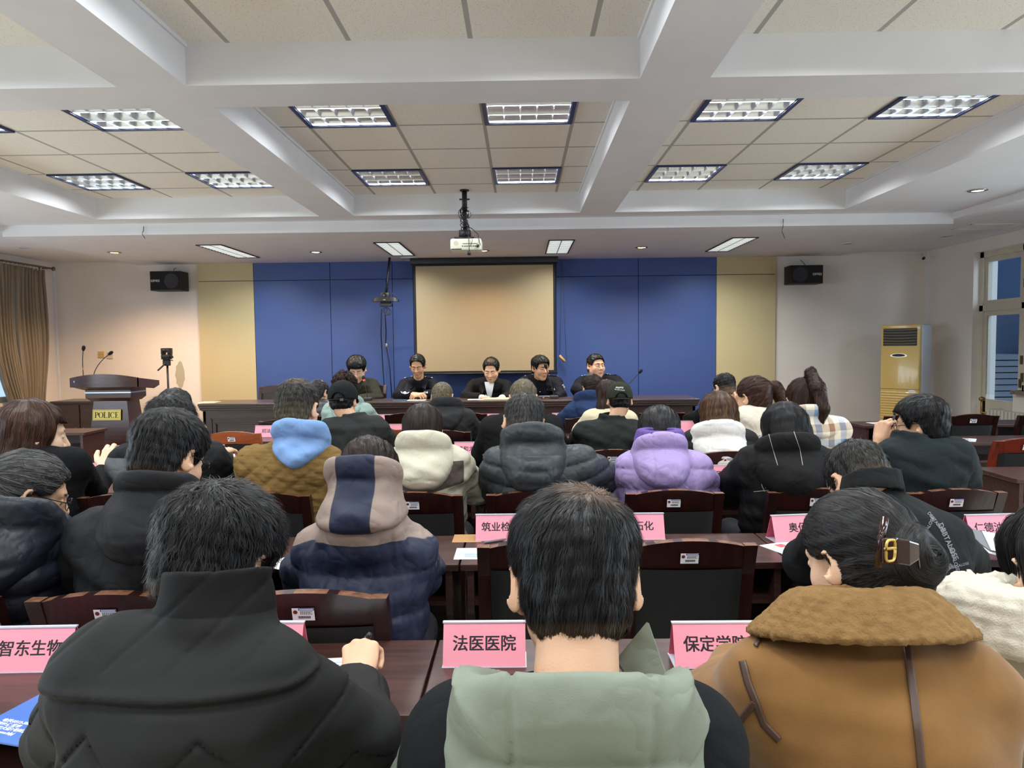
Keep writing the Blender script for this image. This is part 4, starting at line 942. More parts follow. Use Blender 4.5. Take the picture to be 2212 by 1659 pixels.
# patterned handbag wedged between two people of the second row
p = px(126, 1290, 2.28); r = thing('handbag', 'beige patterned handbag between the navy puffer and the black shell jacket', 'bag', (p.x, 2.28, .47)); m = MB(); frustum(m, -.09, .09, -.05, .05, 0, -.07, .07, -.025, .025, p.z-.47+.03); autosmooth(m.build('bag_body', mat('beige_pattern', (176, 164, 140), .6, var=.3, vscale=40), r)); MB().tube([(-.05, 0, p.z-.45), (-.03, 0, p.z-.39), (.03, 0, p.z-.39), (.05, 0, p.z-.45)], .006, 8).build('handle', mat('brown_leather', (92, 66, 58), .45), r, True)
# small camera in the right corner
p = px(2000, 552, 9.9); r = thing('corner_camera', 'tiny black-tipped camera on a bracket high in the right corner', 'camera', tuple(p)); q = px(1996, 557, 9.8)-p; MB().tube([(0, .1, .03), tuple(q)], .012, 8).build('bracket', M_white, r, True); MB().tube([tuple(q), tuple(q*1.35)], .018, 10).build('lens', M_dark, r, True)
# ================================================================== people: implicit surfaces
f32 = np.float32
def A3(*a): return np.array(a, f32)
def cap(p, a, b, ra, rb=None):
    a = np.asarray(a, f32); b = np.asarray(b, f32); rb = ra if rb is None else rb
    ba = b-a; pa = p-a; h = np.clip(pa@ba/max(float(ba@ba), 1e-9), 0, 1)
    return np.linalg.norm(pa-h[:, None]*ba, axis=1)-(ra+(rb-ra)*h)
def ell(p, c, r, M=None):
    q = p-np.asarray(c, f32)
    if M is not None: q = q@np.asarray(M, f32)
    r = np.asarray(r, f32); a = q/r; k0 = np.linalg.norm(a, axis=1); k1 = np.linalg.norm(a/r, axis=1)
    return k0*(k0-1)/np.maximum(k1, 1e-6)
def smin(a, b, k):
    h = np.clip(.5+.5*(b-a)/k, 0, 1); return b*(1-h)+a*h-k*h*(1-h)
def smax(a, b, k): return -smin(-a, -b, k)
def sstep(x, a, b):
    t = np.clip((x-a)/(b-a), 0, 1); return t*t*(3-2*t)
_ND = RNG.normal(size=(14, 3)).astype(f32); _ND /= np.linalg.norm(_ND, axis=1)[:, None]; _NP = RNG.uniform(0, 6.28, 14).astype(f32)
def nz(p, s, seed=0):                          # cheap smooth noise, about -1..1
    o = np.zeros(len(p), f32)
    for i in range(7):
        j = (i+seed*3) % 14; o += np.sin(p@(_ND[j]*s*(1+.35*i))+_NP[(j+seed) % 14]*(1+seed))
    return o/3.2
def nets(f, lo, hi, h):                        # naive surface nets, coarse blocks first
    lo = np.asarray(lo, f32); n = [int(math.ceil((hi[i]-lo[i])/h/4))*4+4 for i in range(3)]; nb = [k//4 for k in n]
    def grid(ns, st, off): return np.stack(np.meshgrid(*[lo[i]+off+st*np.arange(ns[i], dtype=f32) for i in range(3)], indexing='ij'), -1).reshape(-1, 3)
    c = f(grid(nb, 4*h, 1.5*h)).reshape(nb).astype(f32)
    act = np.abs(c) < 5.6*h+.014
    d = np.repeat(np.repeat(np.repeat(c, 4, 0), 4, 1), 4, 2); m = np.repeat(np.repeat(np.repeat(act, 4, 0), 4, 1), 4, 2)
    ii = np.argwhere(m); d[m] = f((lo+ii.astype(f32)*f32(h)).astype(f32))
    d[0] = np.maximum(d[0], .001); d[-1] = np.maximum(d[-1], .001); d[:, 0] = np.maximum(d[:, 0], .001); d[:, -1] = np.maximum(d[:, -1], .001); d[:, :, 0] = np.maximum(d[:, :, 0], .001); d[:, :, -1] = np.maximum(d[:, :, -1], .001)
    s = d < 0
    cs = sum(s[i:n[0]-1+i, j:n[1]-1+j, k:n[2]-1+k].astype(np.int8) for i in (0, 1) for j in (0, 1) for k in (0, 1))
    ce = np.argwhere((cs > 0) & (cs < 8)); I, J, K = ce.T
    off = [(i, j, k) for i in (0, 1) for j in (0, 1) for k in (0, 1)]; dv = [d[I+o[0], J+o[1], K+o[2]] for o in off]
    acc = np.zeros((len(ce), 3), f32); cnt = np.zeros(len(ce), f32)
    for a in range(8):
        for b in range(a+1, 8):
            if sum(abs(off[a][q]-off[b][q]) for q in range(3)) != 1: continue
            mk = (dv[a] < 0) != (dv[b] < 0); t = np.where(mk, dv[a]/np.where(mk, dv[a]-dv[b], 1), 0)
            oa = np.array(off[a], f32); ob = np.array(off[b], f32); acc += np.where(mk[:, None], oa+(ob-oa)*t[:, None], 0); cnt += mk
    v = lo+h*(ce+acc/cnt[:, None]); ix = np.full([k-1 for k in n], -1, np.int32); ix[I, J, K] = np.arange(len(ce))
    F = []
    for ax in range(3):
        o = [0, 0, 0]; o[ax] = 1; sl0 = tuple(slice(0, n[q]-(1 if q == ax else 0)) for q in range(3)); sl1 = tuple(slice(o[q], n[q]) for q in range(3))
        e = np.argwhere(s[sl0] != s[sl1]); u, w = [q for q in range(3) if q != ax]
        e = e[(e[:, u] > 0) & (e[:, w] > 0) & (e[:, u] < n[u]-1) & (e[:, w] < n[w]-1)]
        def cell(du, dw):
            q = e.copy(); q[:, u] -= du; q[:, w] -= dw; return ix[q[:, 0], q[:, 1], q[:, 2]]
        quad = np.stack([cell(1, 1), cell(0, 1), cell(0, 0), cell(1, 0)], 1)
        fl = s[e[:, 0], e[:, 1], e[:, 2]]
        if ax == 1: fl = ~fl
        quad[~fl] = quad[~fl][:, ::-1]; F.append(quad)
    return v, np.concatenate(F)
def grad(f, p, e=.002):
    g = np.stack([f(p+A3(*[e if i == j else 0 for j in range(3)]))-f(p-A3(*[e if i == j else 0 for j in range(3)])) for i in range(3)], 1)
    return g/np.maximum(np.linalg.norm(g, axis=1)[:, None], 1e-6)
def nmesh(name, v, fc, m, parent=None, attrs=None, smooth=True):
    me = bpy.data.meshes.new(name); nv, nf = len(v), len(fc); fc = np.asarray(fc, np.int32)
    me.vertices.add(nv); me.vertices.foreach_set('co', np.asarray(v, f32).ravel()); k = fc.shape[1]
    me.loops.add(nf*k); me.loops.foreach_set('vertex_index', fc.ravel()); me.polygons.add(nf)
    me.polygons.foreach_set('loop_start', np.arange(0, nf*k, k, dtype=np.int32)); me.polygons.foreach_set('use_smooth', np.full(nf, smooth)); me.update(calc_edges=True)
    for an, av in (attrs or {}).items(): me.attributes.new(an, 'FLOAT', 'POINT').data.foreach_set('value', np.asarray(av, f32))
    me.materials.append(m); o = bpy.data.objects.new(name, me); return link(o, parent)
# ------------------------------------------------------------------ materials
def skin_mat(name, col):
    m = mat(name, col, .5, spec=.35, var=.05, vscale=14, bump=.12, bscale=260, col2=(188, 120, 102), attr='lips', col3=(30, 24, 22), attr3='brow')
    b = m.node_tree.nodes['Principled BSDF']; b.inputs['Subsurface Weight'].default_value = .12; b.inputs['Subsurface Radius'].default_value = (.6, .25, .12); b.inputs['Subsurface Scale'].default_value = .012
    return m
def hair_mat(name, c1, c2, skin=(176, 140, 110), rough=.42):
    if name in MATS: return MATS[name]
    m = bpy.data.materials.new(name); m.use_nodes = True; t = m.node_tree; b = t.nodes['Principled BSDF']
    r = nd(t, 'ShaderNodeAttribute', attribute_name='rnd'); fa = nd(t, 'ShaderNodeAttribute', attribute_name='fade')
    x = nd(t, 'ShaderNodeMix', data_type='RGBA'); t.links.new(r.outputs['Fac'], x.inputs[0]); x.inputs[6].default_value = (*lin(c1), 1); x.inputs[7].default_value = (*lin(c2), 1)
    y = nd(t, 'ShaderNodeMix', data_type='RGBA'); t.links.new(fa.outputs['Fac'], y.inputs[0]); t.links.new(x.outputs[2], y.inputs[6]); y.inputs[7].default_value = (*lin(skin), 1)
    t.links.new(y.outputs[2], b.inputs['Base Color']); b.inputs['Roughness'].default_value = rough; b.inputs['Specular IOR Level'].default_value = .25
    MATS[name] = m; return m
# ------------------------------------------------------------------ head, hair, hands
def head_fn(p, fem=False, jaw=1., open_eye=False):
    q = p.copy(); q[:, 0] = np.abs(q[:, 0])
    d = smin(ell(q, (0, -.012, .035), (.077, .097, .083)), ell(q, (0, .028, -.035), (.060*jaw, .066, .090)), .03)
    d = smin(d, cap(q, (.044*jaw, .005, -.055), (0.008, .066, -.106), .021*jaw, .019), .03)
    d = smin(d, ell(q, (.036*jaw, .062, -.03), (.026, .026, .028)), .025)
    d = smin(d, cap(q, (0, .086, .024), (.042, .074, .024), .011, .009), .018)
    d = smax(d, -(np.linalg.norm(q-A3(.032, .106, .004), axis=1)-.017), .014)
    d = smin(d, ell(q, (.032, .0795, .003), (.0155, .0125, .0105)), .005)
    d = smin(d, cap(q, (0, .088, .014), (0, .113, -.028), .0075, .0118), .012)
    d = smin(d, np.linalg.norm(q-A3(.0115, .099, -.034), axis=1)-.0088, .008)
    d = smin(d, ell(q, (0, .0935, -.0615), (.023, .0095, .0062)), .005); d = smin(d, ell(q, (0, .092, -.073), (.02, .0095, .007)), .005)
    c, s = math.cos(.62), math.sin(.62); M = np.array([[c, s, 0], [-s, c, 0], [0, 0, 1]], f32)
    e = ell(q, (.087, -.015, -.004), (.0085, .022, .034), M); e = smin(e, ell(q, (.076, -.002, -.028), (.009, .01, .014)), .012)
    e = smax(e, -ell(q, (.0945, -.007, .0), (.0075, .0125, .021), M), .004)
    return smin(d, e, .008)
def face_attrs(p, open_eye):
    q = p.copy(); q[:, 0] = np.abs(q[:, 0])
    lips = -np.minimum(ell(q, (0, .0955, -.0625), (.020, .012, .0045)), ell(q, (0, .094, -.072), (.0175, .012, .0055)))
    brow = -np.minimum(cap(q, (.014, .097, .023), (.046, .08, .027), .0052, .003), cap(q, (.0195, .092, -.0012 if not open_eye else .002), (.0455, .083, .0005 if not open_eye else .003), .0022 if not open_eye else .0036))
    return lips, brow
def skull_fn(p): return smin(ell(p, (0, -.012, .035), (.077, .097, .083)), ell(p, (0, -.03, -.025), (.066, .068, .07)), .03)
def hair_fn(st):
    sty = st['style']
    def base(p):
        top = st.get('top', .014); side = st.get('side', .006); t = side+(top-side)*sstep(p[:, 2], .0, .095)
        if st.get('fringe'): t = t+st['fringe']*sstep(p[:, 1], .02, .09)*sstep(p[:, 2], .03, .1)
        d = skull_fn(p)-t-st.get('rough', .0025)*nz(p, 95, 1)-st.get('lump', 0)*nz(p, 36, 2)
        na = st.get('nape', -.066); fr = st.get('front', .072)
        zl = np.interp(p[:, 1], [-.12, -.06, -.035, -.012, .012, .03, .042, .06, .085, .12], [na, na, na*.75, .012, .024, -.012, .0, fr*.8, fr, fr*1.05]).astype(f32)
        if sty in ('pony', 'bun', 'long', 'bob', 'curly'): zl = np.interp(p[:, 1], [-.12, -.05, -.03, .0, .02, .045, .07, .1], [-.075, -.075, -.05, .02, .01, .02, fr*.95, fr]).astype(f32)
        return smax(d, zl-p[:, 2], .008)
    if sty == 'short': return base
    if sty == 'bob':
        L = st.get('L', .15); w = st.get('w', .094)
        def f(p):
            d = smin(ell(p, (0, -.012, .03), (w, .112, .1)), ell(p, (0, -.03, -L*.45), (w*1.02, .092, L*.62)), .04)-.003*nz(p, 60, 1)
            d = smax(d, -L-p[:, 2]+.1*p[:, 1]*0, .02); yc = st.get('yc', .04)
            return smax(d, np.minimum(p[:, 1]-yc, .055-p[:, 2]), .012)
        return f
    if sty == 'long':
        L = st.get('L', .3); w = st.get('w', .09)
        def f(p):
            d = ell(p, (0, -.012, .032), (w, .108, .098)); d = smin(d, ell(p, (0, -.05, -L*.42), (w*1.08, .062, L*.62)), .04)-.004*nz(p*A3(1, 1, .35), 70, 1)
            yc = st.get('yc', .045); return smax(smax(d, np.minimum(p[:, 1]-yc, .055-p[:, 2]), .012), -L-p[:, 2], .03)
        return f
    if sty == 'curly':
        def f(p): return smin(base(p), smax(ell(p, (0, -.02, .035), (.098, .112, .098))-.012*nz(p, 75, 1)-.008*nz(p, 150, 2), np.minimum(p[:, 1]-.055, .06-p[:, 2]), .01), .01)
        return f
    if sty == 'pony':
        tie = A3(*st.get('tie', (0, -.115, .02))); pts = [tie]+[A3(*q) for q in st.get('tail', ((0, -.15, .0), (0, -.155, -.08), (0, -.14, -.2)))]; r = st.get('r', (.016, .03, .034, .012))
        def f(p):
            d = smin(base(p), np.linalg.norm(p-tie, axis=1)-.022, .03)
            for i in range(len(pts)-1): d = smin(d, cap(p, pts[i], pts[i+1], r[i], r[i+1])-.003*nz(p, 80, 1), .014 if i else .005)
            return d
        return f
    if sty == 'bun':
        c = A3(*st.get('tie', (0, -.115, .01))); r = st.get('br', (.05, .042, .045))
        def f(p):
            q = p-c; a = np.arctan2(q[:, 2], q[:, 0]); rr = np.linalg.norm(q[:, [0, 2]], axis=1)
            b = ell(p, c, r)-.004*np.sin(a*2+rr*90)
            d = smin(base(p), b, .012)
            for q_ in st.get('wisp', ()): d = smin(d, cap(p, q_[0], q_[1], q_[2], q_[3])-.002*nz(p, 90, 1), .02)
            return d
        return f
def flow_fn(st):
    sty = st['style']; cr = A3(*st.get('crown', (.008, -.055, .115)))
    def fl(p):
        d = p-cr; n = np.linalg.norm(d, axis=1)[:, None]; d = d/np.maximum(n, 1e-5)
        if sty in ('short', 'curly'):
            sw = np.stack([-d[:, 1], d[:, 0], 0*d[:, 0]], 1); return d+.35*sw*np.exp(-n*18)+A3(0, 0, -.35)+A3(0, .5, 0)*sstep(p[:, 2], .05, .11)[:, None]*st.get('fwd', .6)
        if sty in ('bob', 'long'): return A3(0, 0, -1)+.8*d*sstep(p[:, 2], .04, .1)[:, None]
        tie = A3(*st.get('tie', (0, -.115, .02))); to = tie-p; k = np.linalg.norm(to, axis=1)[:, None]; to = to/np.maximum(k, 1e-5)
        if sty == 'pony':
            tl = [A3(*q) for q in st.get('tail', ((0, -.15, .0), (0, -.155, -.08), (0, -.14, -.2)))]; ax = tl[-1]-tl[0]; ax = ax/np.linalg.norm(ax)
            dist = np.min([cap(p, a, b, 0) for a, b in zip([tie]+tl[:-1], tl)], axis=0); w = sstep(dist, .045, .03)[:, None]
            first = tl[0]-tie; first = first/np.linalg.norm(first); nr = sstep(np.linalg.norm(p-tl[0], axis=1), .07, .02)[:, None]
            return to*(1-w)+(ax*(1-nr)+first*nr)*w
        q = p-tie; w = sstep(np.linalg.norm(q, axis=1), .075, .05)[:, None]; tw = np.stack([-q[:, 2], 0*q[:, 0], q[:, 0]], 1); tw = tw/np.maximum(np.linalg.norm(tw, axis=1)[:, None], 1e-5)
        return to*(1-w)+(tw+.3*to)*w
    return fl
def strands(f, fl, v, n, L, w, lift, seg, seed, wave=0., jit=.25, stop=None):
    rg = np.random.default_rng(seed); i = rg.integers(0, len(v), n); p = v[i]+rg.normal(size=(n, 3)).astype(f32)*.002
    Ls = (L*rg.uniform(.55, 1.15, n)).astype(f32); P = []; Nn = []
    jt = rg.normal(size=(n, 3)).astype(f32)*jit; lf = (lift*rg.uniform(.1, 1., n)**2).astype(f32)
    for k in range(seg+1):
        g = grad(f, p); d = f(p); p = p-g*np.clip(d, -.02, .02)[:, None]
        t = k/seg; P.append(p+g*(.0012+lf*t**1.3)[:, None]); Nn.append(g)
        dr = fl(p)+jt+(wave*np.sin(k*2.1+i*1.7)[:, None]*np.cross(g, fl(p)) if wave else 0); dr = dr-np.sum(dr*g, 1)[:, None]*g; dr = dr/np.maximum(np.linalg.norm(dr, axis=1)[:, None], 1e-5)
        if stop is not None: dr = dr*(~stop(p))[:, None]
        p = (p+dr*(Ls/seg)[:, None]).astype(f32)
    V = []; Fc = []
    for k in range(seg+1):
        t = P[min(k+1, seg)]-P[max(k-1, 0)]; sd = np.cross(Nn[k], t); sd = sd/np.maximum(np.linalg.norm(sd, axis=1)[:, None], 1e-6); ww = w*(1-.85*(k/seg)**2)
        V += [P[k]-sd*ww/2, P[k]+sd*ww/2]
    V = np.stack(V, 1).reshape(-1, 3); m = 2*(seg+1); b = np.arange(n)[:, None]*m
    for k in range(seg): Fc.append(b+np.array([[2*k, 2*k+1, 2*k+3, 2*k+2]]))
    return V, np.concatenate(Fc), np.repeat(rg.uniform(0, 1, n)**1.5, m)
def hand_geo(pose, mirror):
    C = {'rest': [(20, 30, 20)]*4, 'flat': [(8, 12, 8)]*4, 'pen': [(52, 52, 30), (58, 62, 35), (66, 75, 40), (70, 78, 42)], 'fist': [(72, 88, 50)]*4, 'hold': [(45, 60, 30), (50, 62, 35), (55, 66, 35), (58, 68, 38)]}[pose]
    K = [(-.031, .088, .004), (-.0105, .094, .006), (.0105, .09, .0045), (.03, .08, 0)]; Ls = [(.044, .026, .02), (.048, .03, .021), (.045, .028, .021), (.035, .021, .018)]; R0 = [.0096, .0098, .0094, .0084]
    ch = []
    for k, l, c, r in zip(K, Ls, C, R0):
        p = np.array(k, f32); a = 0; pts = [(p, r*1.12)]; sp = k[0]*2.2
        for j in range(3): a += math.radians(c[j]); p = p+np.array([math.sin(sp)*l[j]*.6*math.cos(a), math.cos(a)*l[j], -math.sin(a)*l[j]], f32); pts.append((p, r*(1-.1*(j+1))))
        ch.append(pts)
    if pose in ('pen', 'fist', 'hold'): th = [((-.02, .02, -.006), .016), ((-.042, .052, -.022), .0125), ((-.033, .085, -.04), .0108), ((-.018, .104, -.047), .009)]
    else: th = [((-.02, .02, -.006), .016), ((-.048, .048, -.014), .0125), ((-.06, .078, -.018), .0105), ((-.062, .102, -.022), .0088)]
    def f(p):
        q = p.copy()
        if mirror: q[:, 0] = -q[:, 0]
        d = smin(cap(q, (0, -.09, -.002), (0, .01, -.002), .03, .026), ell(q, (0, .05, -.004), (.041, .052, .0145)), .02)
        for k in K: d = smin(d, cap(q, (k[0]*.55, .015, 0), k, .0125, .0112), .012)
        d = smin(d, ell(q, (-.022, .035, -.012), (.018, .03, .014)), .012)
        for pts in ch:
            e = np.minimum.reduce([cap(q, pts[j][0], pts[j+1][0], pts[j][1], pts[j+1][1]) for j in range(3)]); d = smin(d, e, .0035)
        e = np.minimum.reduce([cap(q, th[j][0], th[j+1][0], th[j][1], th[j+1][1]) for j in range(3)]); return smin(d, e, .005)
    return nets(f, (-.085, -.1, -.12), (.085, .21, .035), .0032)
HANDS = {}
def hand(pose, mirror):
    if (pose, mirror) not in HANDS: HANDS[(pose, mirror)] = hand_geo(pose, mirror)
    return HANDS[(pose, mirror)]
def frame(fwd, up):                            # columns x, y=fwd, z
    y = np.asarray(fwd, f32); y = y/np.linalg.norm(y); x = np.cross(y, up); x = x/np.linalg.norm(x); z = np.cross(x, y); return np.stack([x, y, z], 1)
def rotm(yaw, pitch, roll):
    return np.array(Matrix.Rotation(yaw, 3, 'Z') @ Matrix.Rotation(-pitch, 3, 'X') @ Matrix.Rotation(roll, 3, 'Y'), f32)
# ------------------------------------------------------------------ one person
PEOPLE = {}
def person(key, label, Y, head, hw, sh, Ysh, hair, coat, pose=None, hood=None, yaw=0., pitch=.35, roll=0., skin='skin', face=1, fem=False, jaw=1., res=1., hands=('rest', 'rest'), extras=(), neck=None, openeye=False, Yp=None, seatz=.46, floor=0., trousers=(30, 30, 36), nearhair=1., cuff=None, elbow=None, wrist=None, hroll=(0, 0), npose=None):
    hs = hw*Y/1538./(2*(.077+hair.get('wq', .010))); pose = pose or {}
    SLw = np.array(px(*sh[0], Ysh), f32); SRw = np.array(px(*sh[1], Ysh), f32)
    if face < 0: SLw, SRw = SRw, SLw            # anatomical left/right seen from the front (x order kept via frame)
    org = np.array([(SLw[0]+SRw[0])/2, Yp if Yp else Ysh-.06*face, floor], f32)
    T = lambda v: (np.asarray(v, f32)-org).astype(f32)
    SL, SR = T(SLw), T(SRw); b = coat.get('bulk', 1.); rs = .062*b
    sd = (SR-SL); W = np.linalg.norm(sd); sx = sd/W; SL = SL+sx*rs*.95; SR = SR-sx*rs*.95; SL[2] -= rs*.55; SR[2] -= rs*.55
    mid = (SL+SR)/2; P = A3(0, 0, seatz+.07)
    htop = T(np.array(px(*head, Y), f32)); Hc = htop-A3(0, 0, (.117+hair.get('top', .014))*hs)+A3(0, face*.02*math.sin(pitch), 0)
    yw = yaw+(math.pi if face < 0 else 0); R = rotm(yw, pitch, roll); tohead = lambda p: ((p-Hc)@R)/hs
    hd = hood.get('dim', (.13, .25, .05, .1, .033, .04)) if hood else None
    drop = (hd[4]+hd[5])*1.05 if hood else (coat['collar'][0]*1.05 if coat.get('collar') else .045)
    N = mid+A3(0, .02*face, .055*b if face > 0 else .025) if neck is None else T(np.array(px(*neck, Ysh-.05*face), f32))+A3(0, (.01 if hood else .075)*face, -drop)
    hb = Hc+R@A3(0, -.035, -.045)*hs
    root = thing('person', label, 'person', tuple(org)); root['group'] = None; del root['group']
    J = dict(SL=SL, SR=SR, N=N, P=P, Hc=Hc, R=R, hs=hs, mid=mid, face=face, org=org, sx=sx)
    fy = face
    if elbow: EL, ER = [T(np.array(px(*e[:2], e[2]), f32)) for e in elbow]
    else:
        ez = TZ+.06+floor*0; o = .07 if face > 0 else .06
        EL = A3(SL[0], SL[1]+.2*fy, ez-floor+ (DZ if floor else 0)+.02)-sx*o; ER = A3(SR[0], SR[1]+.2*fy, ez-floor+(DZ if floor else 0)+.02)+sx*o
    if wrist: WL, WR = [T(np.array(px(*e[:2], e[2]), f32)) for e in wrist]
    else: WL = EL+A3(0, .21*fy, -.01)+sx*.12; WR = ER+A3(0, .21*fy, -.01)-sx*.12
    J.update(EL=EL, ER=ER, WL=WL, WR=WR)
    up = mid-P; up = up/np.linalg.norm(up); ax = sx-up*(sx@up); ax = ax/np.linalg.norm(ax); ay = np.cross(up, ax); Mx = np.stack([ax, ay, up], 1)
    w2 = W/2
    def torso(p, g=0., slim=1.):
        d = cap(p, SL+sx*.02, SR-sx*.02, rs*slim+g)
        k = .075
        d = smin(d, ell(p, mid*.74+P*.26-ay*.012*1, ((w2*.86)*slim+g, .118*b*slim+g, .2+g), Mx), k)
        d = smin(d, ell(p, mid*.42+P*.58, (w2*.84*slim+g, .132*b*slim+g, .2+g), Mx), k)
        d = smin(d, ell(p, P+A3(0, .01*fy, .02), (max(.175, w2*.84)*slim+g, .13*slim+g, .12+g)), k)
        d = smin(d, ell(p, N-up*.12-A3(0, fy, 0)*.03, (.115+g, .085*b+g, .1)), .06)
        d = smin(d, cap(p, N-up*.02, SL, .05, rs*slim*.85), .045); d = smin(d, cap(p, N-up*.02, SR, .05, rs*slim*.85), .045)
        return d
    def arms(p, g=0., slim=1.):
        d = None
        for S_, E_, W_ in ((SL, EL, WL), (SR, ER, WR)):
            e = smin(cap(p, S_, E_, .064*b*slim+g, .058*b*slim+g), cap(p, E_, W_, .056*b*slim+g, (.040 if not coat.get('widecuff') else .05)*b*slim+g), .025); d = e if d is None else np.minimum(d, e)
        return d
    # ---- body: head, neck, core and hands in one mesh
    def fb(p):
        hp = tohead(p); return smin(head_fn(hp, fem, jaw)*hs, np.minimum(cap(p, hb, N-up*.03, .054*hs*(.9 if fem else 1)*(.5+.5*jaw), .058*hs*(.92 if fem else 1.05)), 1), .022)
    lo = np.minimum(Hc-.17*hs, N-.1); hi = np.maximum(Hc+.17*hs, N+.1)
    hv, hf = nets(fb, lo, hi, .0042*res); lips, brow = face_attrs(tohead(hv), openeye)
    VV = [hv]; FF = [hf]; LP = [lips]; BR = [brow]; off = len(hv)
    def core(p): return smin(torso(p, -.03, .9), arms(p, -.018, .85), .03)
    lo = np.min([SL, SR, EL, ER, WL, WR, P], 0)-.16; hi = np.max([SL, SR, EL, ER, WL, WR, N], 0)+.14; lo[2] = min(lo[2], P[2]-.1)
    cv, cf = nets(core, lo, hi, .02); VV.append(cv); FF.append(cf+off); off += len(cv); LP.append(np.full(len(cv), -1.)); BR.append(np.full(len(cv), -1.))
    HM = []
    for i, (E_, W_) in enumerate(((EL, WL), (ER, WR))):
        if hands[i] is None: HM.append(None); continue
        v_, f_ = hand(hands[i], i == 0); d_ = W_-E_; d_ = d_/np.linalg.norm(d_)
        if npose and npose[i] is not None: Mh = frame(npose[i][0], npose[i][1])
        else: Mh = frame(d_*A3(1, 1, .3), A3(math.sin(hroll[i]), 0, math.cos(hroll[i])))
        q = (v_*hs*1.02)@Mh.T+W_+Mh[:, 1]*.03; VV.append(q); FF.append(f_+off); off += len(q); LP.append(np.full(len(q), -1.)); BR.append(np.full(len(q), -1.)); HM.append((Mh, W_+Mh[:, 1]*.03))
    J['HM'] = HM
    body = nmesh('body', np.concatenate(VV), np.concatenate(FF), SKINS[skin], root, dict(lips=np.concatenate(LP), brow=np.concatenate(BR)))
    # ---- hair
    if hair['style'] != 'none':
        hf_ = hair_fn(hair); lo = A3(-.14, -.24, -.12); hi = A3(.14, .15, .17)
        if hair['style'] in ('bob', 'long'): lo[2] = -hair.get('L', .2)-.04
        for q in list(hair.get('tail', ()))+[w_[1] for w_ in hair.get('wisp', ())]: lo = np.minimum(lo, A3(*q)-.05); hi = np.maximum(hi, A3(*q)+.05)
        v_, f_ = nets(hf_, lo, hi, .005*res if nearhair < 1.5 else .0038); n_ = int(hair.get('n', 1600)*nearhair)
        stp = None
        if hair['style'] == 'short':
            def stp(p): return (np.abs(p[:, 1]+.002) < .036) & (p[:, 2] < np.interp(p[:, 1], [-.04, -.03, -.012, .012, .03, .04], [-.03, -.01, .03, .04, .012, .01])) & (np.abs(p[:, 0]) > .05) | (p[:, 2] < hair.get('nape', -.066)-.004)
            ok_ = ~stp(v_); vs_ = v_[ok_]
        else: vs_ = v_
        sv, sf, sr = strands(hf_, flow_fn(hair), vs_, n_, hair.get('len', .04), hair.get('sw', .0022), hair.get('lift', .006), hair.get('seg', 5), sum(ord(c_) for c_ in key) % 997, hair.get('wave', 0), hair.get('jit', .22), stp)
        av = np.concatenate([v_, sv]); fd = np.zeros(len(av), f32)
        if 'fade' in hair: fd = np.maximum(fd, hair['fade']*(1-sstep(av[:, 2], -.06, hair.get('fz', .045))))
        if 'bald' in hair:
            c_, r_, a_ = hair['bald']; fd = np.maximum(fd, a_*(1-sstep(np.linalg.norm(av-A3(*c_), axis=1), r_*.35, r_)))
        fd[len(v_):] *= .75 if 'bald' in hair else .9
        nmesh('hair', (av*hs)@R.T+Hc, np.concatenate([f_, sf+len(v_)]), hair_mat('hair_%s' % hair['mat'], *HAIRC[hair['mat']]), root, dict(rnd=np.concatenate([np.full(len(v_), .12), sr]), fade=fd))
    # ---- coat
    disp = coat.get('disp'); cg = coat.get('gap', .012)
    def fc(p):
        d = torso(p, cg); a = arms(p, cg)
        d = smin(d, a, coat.get('k', .028))
        if coat.get('collar'):                   # stand-up collar round the neck
            hgt, rad, th = coat['collar']; q = p-N; axs = hb-N; axs = axs/np.linalg.norm(axs)*A3(.1, .35, .4)+A3(0, 0, .8); axs = axs/np.linalg.norm(axs); z = q@axs; r_ = np.linalg.norm(q-z[:, None]*axs, axis=1)
            ring = np.maximum(np.abs(r_-rad+.12*np.maximum(z, 0))-th, np.abs(z-hgt*.35)-hgt*.65); d = smin(d, ring, .012)
        d = np.maximum(d, -np.maximum(cap(p, N, hb+(hb-N)*2, .055*hs, .062*hs), .035-z)) if coat.get('collar') else d
        d = np.maximum(d, (seatz+.015)-p[:, 2]-.0)
        if disp: d = d-disp(p, J)
        for S_, W_ in ((EL, WL), (ER, WR)):      # cut the sleeve ends open at the wrist
            n_ = W_-S_; n_ = n_/np.linalg.norm(n_); e = (p-W_)@n_+.012; near = np.linalg.norm(p-W_, axis=1) < .13; d = np.where(near, np.maximum(d, e), d)
        return d
    lo = np.min([SL, SR, EL, ER, WL, WR, P, N], 0)-.16*b; hi = np.max([SL, SR, EL, ER, WL, WR, N], 0)+.14*b; hi[2] = max(hi[2], N[2]+.2); lo[2] = seatz-.01
    v_, f_ = nets(fc, lo, hi, .0088*res*coat.get('res', 1.)); at = {}
    for an in ('p1', 'p2'): at[an] = coat[an](v_, J) if an in coat else np.full(len(v_), -1.)
    J['coat_fn'] = fc
    nmesh(coat.get('name', 'jacket'), v_, f_, coat['mat'], root, at)
